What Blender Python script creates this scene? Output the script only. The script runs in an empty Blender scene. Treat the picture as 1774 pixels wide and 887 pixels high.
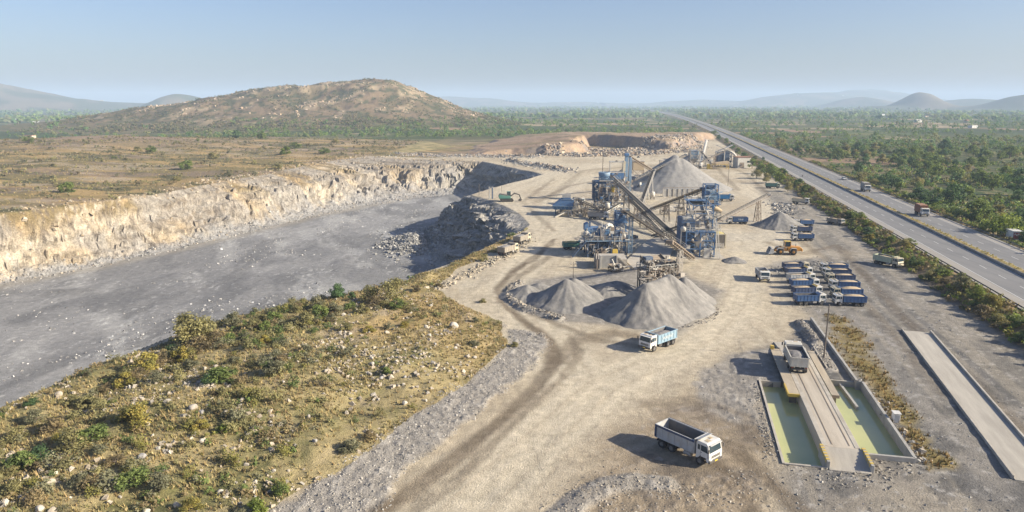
import bpy, bmesh, math, random
import numpy as np
from mathutils import Vector, Matrix
R = math.radians
random.seed(7)
rng = np.random.default_rng(11)
scene = bpy.context.scene
COL = scene.collection

# ------------------------------------------------------------------ camera of the place (a drone 42 m above the yard)
CAM_H = 42.0
PITCH = R(12.2)
FPX = 1221.0
def ray(px, py):
    xc = (px-887)/FPX; yc = -(py-443.5)/FPX
    return (xc, math.cos(PITCH)+yc*math.sin(PITCH), -math.sin(PITCH)+yc*math.cos(PITCH))
def at(px, py, z=0.0):                      # survey: where a sight line meets height z
    d = ray(px, py); t = (z-CAM_H)/d[2]
    return (d[0]*t, d[1]*t, z)
def at_y(px, py, y):                        # survey: where a sight line meets distance y
    d = ray(px, py); t = y/d[1]
    return (d[0]*t, y, CAM_H+d[2]*t)
def proj(x, y, z):
    z = z-CAM_H
    d = y*math.cos(PITCH)-z*math.sin(PITCH); u = y*math.sin(PITCH)+z*math.cos(PITCH)
    if d < 1: return (-9999, -9999)
    return (887+FPX*x/d, 443.5-FPX*u/d)

# ------------------------------------------------------------------ noise in numpy
def _h(ix, iy, seed):
    n = (ix.astype(np.int64)*374761393 + iy.astype(np.int64)*668265263 + seed*974634533) & 0xffffffff
    n = ((n ^ (n >> 13))*1274126177) & 0xffffffff
    n = ((n ^ (n >> 16))*2246822519) & 0xffffffff
    return ((n ^ (n >> 15)) & 0xffffff)/float(0xffffff)
def vn(x, y, seed=0):
    x = np.asarray(x, float); y = np.asarray(y, float)
    fx = np.floor(x); fy = np.floor(y); tx = x-fx; ty = y-fy
    tx = tx*tx*(3-2*tx); ty = ty*ty*(3-2*ty)
    a = _h(fx, fy, seed); b = _h(fx+1, fy, seed); c = _h(fx, fy+1, seed); d = _h(fx+1, fy+1, seed)
    return (a+(b-a)*tx)*(1-ty)+(c+(d-c)*tx)*ty
def fbm(x, y, sc, octv=4, seed=0, gain=.5):
    x = np.asarray(x, float)/sc; y = np.asarray(y, float)/sc
    s = 0; a = 1; t = 0
    for i in range(octv):
        c, n = math.cos(.7*i+.3), math.sin(.7*i+.3)
        s = s+a*vn(x*c-y*n+13.7*i, x*n+y*c-7.1*i, seed+i*17); t += a
        a *= gain; x = x*2.03; y = y*2.03
    return s/t
def worley(x, y, sc, seed=0):
    x = np.asarray(x, float)/sc; y = np.asarray(y, float)/sc
    fx = np.floor(x); fy = np.floor(y)
    best = np.full(x.shape, 9.0); ident = np.zeros(x.shape)
    for i in (-1, 0, 1):
        for j in (-1, 0, 1):
            cx = fx+i; cy = fy+j
            ox = _h(cx, cy, seed); oy = _h(cx, cy, seed+5)
            d = (cx+ox-x)**2+(cy+oy-y)**2
            m = d < best
            best = np.where(m, d, best); ident = np.where(m, _h(cx, cy, seed+9), ident)
    return np.sqrt(best), ident
def sstep(a, b, x):
    t = np.clip((np.asarray(x, float)-a)/(b-a), 0, 1); return t*t*(3-2*t)
def poly_sd(x, y, poly):                    # signed distance, > 0 inside
    x = np.asarray(x, float); y = np.asarray(y, float)
    d = np.full(x.shape, 1e18); ins = np.zeros(x.shape, bool)
    n = len(poly)
    for i in range(n):
        ax, ay = poly[i][:2]; bx, by = poly[(i+1) % n][:2]
        ex, ey = bx-ax, by-ay
        t = np.clip(((x-ax)*ex+(y-ay)*ey)/(ex*ex+ey*ey+1e-12), 0, 1)
        d = np.minimum(d, (x-ax-ex*t)**2+(y-ay-ey*t)**2)
        c = (ay > y) != (by > y)
        ins ^= c & (x < ex*(y-ay)/(ey if abs(ey) > 1e-9 else 1e-9)+ax)
    d = np.sqrt(d)
    return np.where(ins, d, -d)
def line_d(x, y, pts):
    x = np.asarray(x, float); y = np.asarray(y, float)
    d = np.full(x.shape, 1e18)
    for (ax, ay), (bx, by) in zip([p[:2] for p in pts[:-1]], [p[:2] for p in pts[1:]]):
        ex, ey = bx-ax, by-ay
        t = np.clip(((x-ax)*ex+(y-ay)*ey)/(ex*ex+ey*ey+1e-12), 0, 1)
        d = np.minimum(d, (x-ax-ex*t)**2+(y-ay-ey*t)**2)
    return np.sqrt(d)
def pxpoly(l, z=0): return [at(a, b, z)[:2] for a, b in l]

# ------------------------------------------------------------------ object helpers
def tag(o, label=None, cat=None, group=None, kind=None):
    if label: o['label'] = label
    if cat: o['category'] = cat
    if group: o['group'] = group
    if kind: o['kind'] = kind
    return o
def thing(name, label, cat, loc=(0, 0, 0), rz=0.0, group=None):
    o = bpy.data.objects.new(name, None); COL.objects.link(o)
    o.empty_display_size = .3
    o.location = loc; o.rotation_euler = (0, 0, rz)
    return tag(o, label, cat, group)
def link(name, mesh, parent=None):
    o = bpy.data.objects.new(name, mesh); COL.objects.link(o)
    if parent: o.parent = parent
    return o
def copy_tree(o, parent=None):
    c = o.copy(); COL.objects.link(c)
    if parent: c.parent = parent
    for ch in [k for k in o.children]: copy_tree(ch, c)
    return c
ORD = ['zeroth', 'first', 'second', 'third', 'fourth', 'fifth', 'sixth', 'seventh', 'eighth', 'ninth', 'tenth', 'eleventh', 'twelfth', 'thirteenth', 'fourteenth', 'fifteenth', 'sixteenth', 'seventeenth', 'eighteenth', 'nineteenth', 'twentieth']
def ordw(n):
    if n <= 20: return ORD[n]
    t = {2: 'twenty', 3: 'thirty', 4: 'forty', 5: 'fifty', 6: 'sixty', 7: 'seventy', 8: 'eighty', 9: 'ninety'}[n//10 % 10]
    return t+'-'+ORD[n % 10] if n % 10 else t[:-1]+'ieth'
def rank_labels(objs, place, per_row=9, desc=None):
    """label many alike things by look + place + their order along rows counted from the camera"""
    it = sorted(objs, key=lambda o: o.location.y)
    rows = [it[i:i+per_row] for i in range(0, len(it), per_row)]
    for r, row in enumerate(rows):
        row.sort(key=lambda o: proj(*o.location)[0])
        for k, o in enumerate(row):
            d = desc(o) if desc else o['desc']
            o['label'] = f"{d} {place}, {ordw(k+1)} from left, {ordw(r+1)} row from camera"
    for o in objs:
        if 'desc' in o: del o['desc']

class MB:
    """collects shapes, builds ONE mesh"""
    def __init__(s): s.v = []; s.f = []; s.sm = []
    def add(s, vs, fs, smooth=False, M=None):
        b = len(s.v)
        if M is not None: vs = [tuple(M @ Vector(v)) for v in vs]
        s.v += [tuple(v) for v in vs]; s.f += [tuple(i+b for i in f) for f in fs]; s.sm += [smooth]*len(fs)
        return s
    def box(s, c, d, M=None, taper=(1, 1)):
        x, y, z = d[0]/2, d[1]/2, d[2]/2; tx, ty = taper
        vs = [(c[0]+sx*x*(tx if sz > 0 else 1), c[1]+sy*y*(ty if sz > 0 else 1), c[2]+sz*z) for sz in (-1, 1) for sy in (-1, 1) for sx in (-1, 1)]
        return s.add(vs, [(0, 2, 3, 1), (4, 5, 7, 6), (0, 1, 5, 4), (2, 6, 7, 3), (0, 4, 6, 2), (1, 3, 7, 5)], False, M)
    def bar(s, p0, p1, w, h=None, M=None):
        h = h or w
        p0 = Vector(p0); p1 = Vector(p1); d = (p1-p0)
        if d.length < 1e-6: return s
        d.normalize(); up = Vector((0, 0, 1)) if abs(d.z) < .95 else Vector((1, 0, 0))
        a = d.cross(up).normalized(); b = a.cross(d).normalized()
        vs = [p+a*(i*w/2)+b*(j*h/2) for p in (p0, p1) for i, j in ((-1, -1), (1, -1), (1, 1), (-1, 1))]
        return s.add(vs, [(3, 2, 1, 0), (4, 5, 6, 7), (0, 1, 5, 4), (1, 2, 6, 5), (2, 3, 7, 6), (3, 0, 4, 7)], False, M)
    def tube(s, p0, p1, r0, r1=None, n=10, cap=True, M=None):
        r1 = r0 if r1 is None else r1
        p0 = Vector(p0); p1 = Vector(p1); d = (p1-p0).normalized()
        up = Vector((0, 0, 1)) if abs(d.z) < .95 else Vector((1, 0, 0))
        a = d.cross(up).normalized(); b = a.cross(d).normalized()
        vs = [p+a*(math.cos(2*math.pi*k/n)*r)+b*(math.sin(2*math.pi*k/n)*r) for p, r in ((p0, r0), (p1, r1)) for k in range(n)]
        s.add(vs, [((k+1) % n, k, n+k, n+(k+1) % n) for k in range(n)], True, M)
        if cap: s.add(vs, [tuple(range(n)), tuple(range(2*n-1, n-1, -1))], False, M)
        return s
    def lathe(s, prof, axis='z', n=20, c=(0, 0, 0), M=None):
        vs = []
        for r, h in prof:
            for k in range(n):
                a = 2*math.pi*k/n; u, w = r*math.cos(a), r*math.sin(a)
                vs.append({'z': (c[0]+u, c[1]+w, c[2]+h), 'y': (c[0]+u, c[1]+h, c[2]-w), 'x': (c[0]+h, c[1]+u, c[2]+w)}[axis])
        m = len(prof)
        fs = [(j*n+k, j*n+(k+1) % n, (j+1)*n+(k+1) % n, (j+1)*n+k) for j in range(m-1) for k in range(n)]
        return s.add(vs, fs, True, M)
    def prism(s, prof, y0, y1, M=None):      # prof: (x,z) outline, extruded along y
        n = len(prof)
        vs = [(x, y0, z) for x, z in prof]+[(x, y1, z) for x, z in prof]
        return s.add(vs, [tuple(range(n)), tuple(range(2*n-1, n-1, -1))]+[((k+1) % n, k, n+k, n+(k+1) % n) for k in range(n)], False, M)
    def quad(s, a, b, c, d, M=None): return s.add([a, b, c, d], [(0, 1, 2, 3)], False, M)
    def mesh(s, name, m):
        me = bpy.data.meshes.new(name)
        me.from_pydata(s.v, [], s.f)
        me.polygons.foreach_set('use_smooth', s.sm)
        if m: me.materials.append(m)
        me.validate(); me.update()
        return me
    def build(s, name, m, parent=None, bevel=0.0, fix=True):
        me = s.mesh(name, m)
        if fix or bevel:
            bm = bmesh.new(); bm.from_mesh(me)
            bmesh.ops.recalc_face_normals(bm, faces=bm.faces)
            if bevel:
                es = [e for e in bm.edges if len(e.link_faces) == 2 and e.calc_face_angle(0) > .5]
                bmesh.ops.bevel(bm, geom=es, offset=bevel, segments=1, affect='EDGES', clamp_overlap=True)
            bm.to_mesh(me); bm.free()
        return link(name, me, parent)
def np_mesh(name, v, f, m=None, smooth=False, col=None):
    """v (N,3), f (M,k) with one k"""
    me = bpy.data.meshes.new(name)
    v = np.ascontiguousarray(v, np.float32); f = np.ascontiguousarray(f, np.int32)
    k = f.shape[1]
    me.vertices.add(len(v)); me.vertices.foreach_set('co', v.ravel())
    me.loops.add(f.size); me.loops.foreach_set('vertex_index', f.ravel())
    me.polygons.add(len(f))
    me.polygons.foreach_set('loop_start', np.arange(0, f.size, k, dtype=np.int32))
    me.polygons.foreach_set('loop_total', np.full(len(f), k, np.int32))
    me.polygons.foreach_set('use_smooth', np.full(len(f), smooth, bool))
    if col is not None:
        a = me.color_attributes.new('Col', 'FLOAT_COLOR', 'POINT')
        c4 = np.ones((len(v), 4), np.float32); c4[:, :3] = col
        a.data.foreach_set('color', c4.ravel())
    if m: me.materials.append(m)
    me.update(calc_edges=True)
    return me

# ------------------------------------------------------------------ materials
def _new(name):
    m = bpy.data.materials.new(name); m.use_nodes = True
    nt = m.node_tree; b = nt.nodes['Principled BSDF']
    return m, nt, b
def nd(nt, t, **kw):
    n = nt.nodes.new(t)
    for k, v in kw.items(): setattr(n, k, v)
    return n
def mixc(nt, fac, a, b, mode='MIX'):
    n = nt.nodes.new('ShaderNodeMix'); n.data_type = 'RGBA'; n.blend_type = mode
    for sock, val in ((n.inputs[0], fac), (n.inputs[6], a), (n.inputs[7], b)):
        if hasattr(val, 'is_output'): nt.links.new(val, sock)
        elif isinstance(val, (int, float)): sock.default_value = val
        else: sock.default_value = (*val[:3], 1)
    return n.outputs[2]
def noise(nt, scale, detail=4, rough=.6, coord='Object', lo=.35, hi=.65, stretch=None):
    tc = nd(nt, 'ShaderNodeTexCoord'); src = tc.outputs[coord]
    if stretch:
        mp = nd(nt, 'ShaderNodeMapping'); mp.inputs['Scale'].default_value = stretch
        nt.links.new(src, mp.inputs[0]); src = mp.outputs[0]
    n = nd(nt, 'ShaderNodeTexNoise'); n.inputs['Scale'].default_value = scale
    n.inputs['Detail'].default_value = detail; n.inputs['Roughness'].default_value = rough
    nt.links.new(src, n.inputs['Vector'])
    mr = nd(nt, 'ShaderNodeMapRange'); mr.inputs[1].default_value = lo; mr.inputs[2].default_value = hi
    nt.links.new(n.outputs[0], mr.inputs[0])
    return mr.outputs[0], n.outputs[0]
def mat(name, col, col2=None, scale=2.0, rough=.7, metal=0.0, amt=.5, bump=0.0, coord='Object', bscale=None, spec=.5, dust=0.0, stretch=None, detail=5):
    m, nt, b = _new(name)
    c2 = col2 or tuple(c*.7 for c in col)
    f, _ = noise(nt, scale, detail, .65, coord, stretch=stretch)
    fm = nd(nt, 'ShaderNodeMath', operation='MULTIPLY'); nt.links.new(f, fm.inputs[0]); fm.inputs[1].default_value = amt
    c = mixc(nt, fm.outputs[0], col, c2)
    if dust:
        g = nd(nt, 'ShaderNodeNewGeometry'); sp = nd(nt, 'ShaderNodeSeparateXYZ'); nt.links.new(g.outputs['Normal'], sp.inputs[0])
        mr = nd(nt, 'ShaderNodeMapRange'); mr.inputs[1].default_value = -.4; mr.inputs[2].default_value = 1.0
        nt.links.new(sp.outputs[2], mr.inputs[0])
        f2, _ = noise(nt, 1.7, 5, .7, coord, .3, .7)
        mm = nd(nt, 'ShaderNodeMath', operation='MULTIPLY'); nt.links.new(mr.outputs[0], mm.inputs[0]); nt.links.new(f2, mm.inputs[1])
        m3 = nd(nt, 'ShaderNodeMath', operation='MULTIPLY'); nt.links.new(mm.outputs[0], m3.inputs[0]); m3.inputs[1].default_value = dust
        c = mixc(nt, m3.outputs[0], c, (.33, .27, .19))
    nt.links.new(c, b.inputs['Base Color'])
    b.inputs['Roughness'].default_value = rough; b.inputs['Metallic'].default_value = metal
    b.inputs['Specular IOR Level'].default_value = spec
    if bump:
        _, raw = noise(nt, bscale or scale*4, 6, .7, coord)
        bp = nd(nt, 'ShaderNodeBump'); bp.inputs['Strength'].default_value = bump; bp.inputs['Distance'].default_value = .1
        nt.links.new(raw, bp.inputs['Height']); nt.links.new(bp.outputs[0], b.inputs['Normal'])
    return m
def attr_mat(name, rough=.9, scale=1.0, amt=.35, bump=.5, bdist=.1, spec=.2, scale2=9.0, trans=0.0):
    m, nt, b = _new(name)
    a = nd(nt, 'ShaderNodeAttribute', attribute_name='Col')
    f, r1 = noise(nt, scale, 6, .7, 'Object', .25, .75)
    f2, r2 = noise(nt, scale2, 4, .7, 'Object', .3, .7)
    mr = nd(nt, 'ShaderNodeMapRange'); mr.inputs[3].default_value = 1-amt; mr.inputs[4].default_value = 1+amt; nt.links.new(f, mr.inputs[0])
    mr2 = nd(nt, 'ShaderNodeMapRange'); mr2.inputs[3].default_value = 1-amt*.8; mr2.inputs[4].default_value = 1+amt*.8; nt.links.new(f2, mr2.inputs[0])
    mu = nd(nt, 'ShaderNodeMath', operation='MULTIPLY'); nt.links.new(mr.outputs[0], mu.inputs[0]); nt.links.new(mr2.outputs[0], mu.inputs[1])
    vm = nd(nt, 'ShaderNodeVectorMath', operation='SCALE'); nt.links.new(a.outputs['Color'], vm.inputs[0]); nt.links.new(mu.outputs[0], vm.inputs['Scale'])
    nt.links.new(vm.outputs[0], b.inputs['Base Color'])
    b.inputs['Roughness'].default_value = rough; b.inputs['Specular IOR Level'].default_value = spec
    if bump:
        ad = nd(nt, 'ShaderNodeMath', operation='ADD'); nt.links.new(r1, ad.inputs[0]); nt.links.new(r2, ad.inputs[1])
        bp = nd(nt, 'ShaderNodeBump'); bp.inputs['Strength'].default_value = bump; bp.inputs['Distance'].default_value = bdist
        nt.links.new(ad.outputs[0], bp.inputs['Height']); nt.links.new(bp.outputs[0], b.inputs['Normal'])
    return m
MT = {}
def M_(k): return MT[k]
MT['tyre'] = mat('tyre_rubber', (.02, .02, .022), (.10, .085, .065), 3, .9, amt=.6)
MT['rim'] = mat('wheel_rim', (.22, .21, .20), (.12, .10, .08), 4, .6, amt=.7)
MT['chassis'] = mat('chassis_steel', (.045, .045, .05), (.12, .10, .08), 3, .7, dust=.5)
MT['glass'] = mat('dark_glass', (.025, .045, .06), (.06, .08, .09), 1.5, .12, amt=.5, spec=.6)
MT['white'] = mat('white_paint', (.72, .71, .68), (.5, .46, .40), 1.6, .45, amt=.45, dust=.35)
MT['cream'] = mat('cream_paint', (.60, .53, .38), (.42, .36, .26), 1.6, .55, amt=.5, dust=.4)
MT['palegreen'] = mat('pale_green_paint', (.46, .50, .36), (.34, .34, .24), 1.6, .6, amt=.5, dust=.4)
MT['blue'] = mat('blue_paint', (.02, .085, .23), (.05, .10, .19), 1.8, .5, amt=.6, dust=.35)
MT['brightblue'] = mat('bright_blue_paint', (.02, .22, .48), (.05, .2, .36), 1.8, .45, amt=.5, dust=.3)
MT['skyblue'] = mat('faded_blue_paint', (.20, .33, .43), (.30, .35, .37), 1.5, .55, amt=.6, dust=.35)
MT['navy'] = mat('navy_paint', (.022, .05, .13), (.05, .07, .12), 1.8, .55, amt=.6, dust=.3)
MT['grey'] = mat('grey_bed', (.44, .46, .48), (.36, .32, .27), 1.1, .55, amt=.6, dust=.3)
MT['whitebed'] = mat('pale_dusty_bed', (.58, .56, .50), (.42, .38, .31), 1.1, .6, amt=.6, dust=.3)
MT['dullgrey'] = mat('dull_grey_bed', (.27, .27, .28), (.33, .28, .22), 1.3, .65, amt=.6, dust=.5)
MT['brownbed'] = mat('dusty_brown_bed', (.30, .265, .22), (.22, .19, .155), 1.3, .75, amt=.6, dust=.4)
MT['green'] = mat('green_paint', (.06, .20, .17), (.10, .2, .14), 1.6, .5, amt=.5, dust=.35)
MT['rust'] = mat('rusty_red_bed', (.30, .12, .06), (.22, .12, .08), 1.6, .75, amt=.6, dust=.3)
MT['bedin'] = mat('bed_inside_steel', (.10, .11, .13), (.20, .17, .14), 1.6, .55, amt=.6, dust=.4)
MT['orange'] = mat('orange_paint', (.62, .27, .03), (.45, .22, .05), 1.8, .45, amt=.45, dust=.3)
MT['yellow'] = mat('yellow_paint', (.62, .42, .05), (.45, .33, .10), 2.5, .5, amt=.6, dust=.3)
MT['red'] = mat('red_paint', (.35, .05, .04), (.25, .08, .06), 2, .5)
MT['plate'] = mat('number_plate', (.70, .50, .05), None, 3, .5)
MT['lamp'] = mat('lamp_lens', (.65, .66, .65), (.5, .5, .5), 4, .15, spec=.7)
MT['gravel'] = mat('gravel_load', (.30, .28, .26), (.16, .15, .15), 9, .95, amt=1, bump=.8, bscale=14)
MT['sand'] = mat('sand_load', (.50, .39, .25), (.38, .29, .19), 5, .95, amt=.8, bump=.6, bscale=12)
MT['yellowsand'] = mat('yellow_stone_load', (.48, .40, .16), (.3, .25, .12), 6, .95, amt=.8, bump=.6, bscale=12)
MT['letter'] = mat('pale_lettering', (.62, .66, .66), None, 3, .6)
MT['lettergreen'] = mat('green_lettering', (.35, .58, .20), None, 3, .6)
# ------------------------------------------------------------------ layout of the place
HA = math.atan(.2206); HS, HC = math.sin(HA), math.cos(HA)
def to_uv(x, y): return x*HS+y*HC, x*HC-y*HS
def to_xy(u, v): return u*HS+v*HC, u*HC-v*HS
def road_x(y):
    y = np.asarray(y, float); return 71.5+.2206*y-1.1e-5*np.where(y > 0, y*y, 0)
def road_v(x, y): return (np.asarray(x, float)-road_x(y))*.9765       # metres right of the left guardrail
ROAD_W = 29.0; ROAD_Z = 2.0

RIM = [(-240, 40), (-228, 150), (-188, 256), (-170, 300), (-161, 342), (-151, 384), (-143, 423), (-131, 497), (-113, 560), (-82, 548), (-50, 536), (-22, 528),
       (-4, 486), (19, 432), (10, 405), (-2, 380), (-12, 352), (-19.5, 331), (-12, 316), (-4, 297), (3, 273), (6.4, 248), (3.5, 235), (-1.3, 222), (-6.5, 210), (-14, 189.5),
       (-22, 176), (-26, 164), (-38, 153), (-56, 138), (-63, 124), (-69, 107), (-72, 92), (-78, 76), (-92, 40)]
TOE = [(-215, 40), (-205, 150), (-179, 242), (-163, 268), (-147, 303), (-127, 354), (-111, 398), (-91, 438), (-60, 475), (-37, 493),
       (-22, 478), (-4, 437), (-10, 410), (-28, 388), (-41, 360), (-42, 322), (-35, 292), (-29, 262), (-25, 240), (-32, 205), (-42, 186), (-56, 168), (-72, 146), (-84, 126), (-90, 105), (-97, 80), (-112, 40)]
PLAT = [(-260, 40), (-228, 150), (-188, 256), (-170, 300), (-161, 342), (-151, 384), (-143, 423), (-131, 497), (-113, 560), (-96, 600), (-60, 690), (-120, 800), (-300, 880), (-560, 860), (-800, 640), (-700, 300), (-420, 60)]
MOUND = pxpoly([(380, 960), (470, 887), (560, 830), (640, 775), (720, 715), (800, 665), (862, 622), (892, 588), (868, 560), (820, 540), (792, 520), (752, 500), (800, 466), (842, 440), (880, 418), (912, 398), (918, 386)])
MOUND = MOUND+[(3.5, 235), (-1.3, 222), (-6.5, 210), (-14, 189.5), (-22, 176), (-26, 164), (-38, 153), (-56, 138), (-63, 124), (-69, 107), (-72, 92), (-78, 76), (-88, 50), (-60, 40), (-30, 42)]
GRAVEL = pxpoly([(460, 930), (635, 905), (722, 800), (828, 712), (918, 640), (952, 600), (938, 578), (890, 570), (868, 560), (892, 588), (862, 622), (800, 665), (720, 715), (640, 775), (560, 830), (470, 887)])
GREYLOT = pxpoly([(1340, 452), (1420, 445), (1500, 455), (1560, 500), (1640, 570), (1774, 700), (1900, 960), (1330, 960), (1352, 830), (1322, 740), (1300, 660), (1262, 640), (1300, 606), (1370, 596), (1402, 548), (1370, 530)])
GREYL = pxpoly([(1200, 690), (1215, 640), (1270, 612), (1330, 604), (1345, 660), (1310, 690), (1330, 745), (1260, 730)])
BROWN = pxpoly([(1060, 760), (1130, 700), (1215, 690), (1300, 700), (1340, 760), (1350, 815), (1340, 940), (960, 940), (985, 850), (1050, 800)])
GOLD = pxpoly([(1432, 545), (1470, 552), (1505, 590), (1530, 640), (1566, 690), (1600, 740), (1660, 815), (1610, 815), (1568, 760), (1530, 700), (1495, 655), (1460, 625), (1440, 590)])
SLAB = pxpoly([(1120, 418), (1150, 412), (1165, 440), (1150, 470), (1100, 470), (1085, 455)])
PILEYARD = pxpoly([(885, 512), (925, 485), (990, 476), (1060, 470), (1180, 470), (1250, 505), (1245, 530), (1160, 585), (1060, 560), (960, 555), (905, 540)])
BENCH = [(-25, 590), (0, 602), (30, 580), (60, 610), (70, 650), (78, 742), (108, 692), (140, 640), (150, 652), (170, 690), (190, 735), (215, 800), (260, 900), (150, 930), (20, 900), (-30, 780), (-40, 660)]
TRACKS = [([(640, 900), (760, 815), (860, 735), (930, 672), (962, 625), (955, 590), (905, 555), (868, 525), (862, 500), (890, 470), (935, 440), (960, 415)], 1.25, .8),
          ([(700, 900), (800, 822), (905, 720), (975, 655), (1005, 610), (985, 580)], .9, .5),
          ([(1110, 600), (1040, 590), (960, 560), (900, 530), (878, 505), (900, 478), (950, 445)], 1.2, .6),
          ([(1120, 585), (1060, 578), (1000, 590), (965, 625)], 2.2, .6),
          ([(1330, 420), (1390, 440), (1450, 425), (1560, 545), (1700, 680), (1790, 760)], 1.5, .5),
          ([(1360, 400), (1440, 455), (1530, 560), (1640, 690)], 1.2, .4),
          ([(1265, 770), (1330, 830), (1400, 900)], 1.2, .7), ([(1230, 790), (1290, 860), (1330, 930)], 1.0, .6),
          ([(1120, 700), (1200, 690), (1290, 720), (1330, 780)], 1.1, .5),
          ([(930, 350), (985, 322), (1050, 310)], 1.6, .45), ([(960, 400), (905, 350), (960, 310)], 1.3, .4), ([(950, 345), (1010, 295), (1150, 285)], 2.5, .35),
          ([(1280, 330), (1250, 300), (1240, 285)], 1.5, .5), ([(1330, 335), (1290, 300), (1255, 285)], 1.5, .45)]
TRACKS = [(pxpoly(p), w, a) for p, w, a in TRACKS]
ROADS = [pxpoly([(760, 930), (860, 830), (960, 740), (1040, 670), (1130, 630), (1220, 580), (1270, 530), (1290, 470), (1300, 420), (1260, 400)]), pxpoly([(1000, 650), (930, 560), (880, 500), (920, 440), (950, 390), (960, 345), (1010, 310), (1080, 300)]), pxpoly([(930, 420), (880, 330), (960, 300), (1050, 285), (1180, 280)]), pxpoly([(1290, 440), (1350, 400), (1330, 350), (1280, 320)])]
BERM_A = pxpoly([(900, 490), (884, 505), (884, 520), (905, 535), (935, 543), (968, 553)])
BERM_B = pxpoly([(960, 905), (1000, 868), (1052, 842), (1100, 834), (1150, 838)])
BERM_C = pxpoly([(1385, 560), (1397, 575), (1418, 603), (1440, 640)])
DITCH = pxpoly([(1658, 735), (1668, 790), (1690, 850), (1730, 920)])
WINDROWS = [pxpoly([(690, 271), (760, 270), (860, 271), (930, 272)]), pxpoly([(885, 279), (930, 287), (985, 296)]),
            pxpoly([(950, 268), (1020, 270), (1100, 268), (1180, 262), (1215, 256)]), pxpoly([(1000, 262), (1080, 262), (1160, 256), (1205, 246)])]
POND_L = (82.3, 108.3, 15.2, 20.6); POND_R = (85.9, 111.0, 24.2, 30.3)
def in_rect(u, v, r, g=0): return (u > r[0]-g) & (u < r[1]+g) & (v > r[2]-g) & (v < r[3]+g)
def lerp(a, b, t): return a+(np.asarray(b, float)-a)*np.asarray(t, float)[..., None]
REG = ['ground', 'quarry_floor', 'quarry_wall', 'scrubland', 'rocky_hill', 'farmland', 'mountains', 'quarry_bench']
HILLPK = [(-275, 1500, 86, 110, 250), (-245, 1480, 72, 150, 240), (-355, 1500, 86, 110, 260), (-440, 1500, 88, 140, 270), (-540, 1500, 76, 170, 260), (-170, 1480, 40, 120, 220), (-640, 1520, 40, 230, 240), (-400, 1330, 26, 330, 190), (-760, 1500, 26, 240, 220), (-660, 1440, 44, 190, 230)]
MOUNT = [(-4200, 4700, 175, 620, 900), (-3500, 4700, 150, 420, 800), (-2950, 4800, 45, 300, 700), (-2000, 4300, 98, 150, 300), (-1780, 4350, 52, 150, 300), (-2500, 5600, 60, 500, 500),
         (2545, 4500, 92, 115, 200), (2545, 4500, 26, 260, 300), (2230, 4400, 24, 130, 250), (2830, 4000, 72, 190, 250), (3150, 4000, 74, 260, 300), (3600, 5600, 78, 420, 400), (3150, 6500, 90, 300, 400),
         (3500, 8500, 150, 900, 700), (4400, 9500, 170, 900, 700), (2500, 9600, 80, 700, 500), (-500, 9500, 115, 700, 700), (-1500, 9600, 95, 700, 700), (900, 10000, 60, 900, 700), (5200, 9800, 110, 900, 700)]
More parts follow.
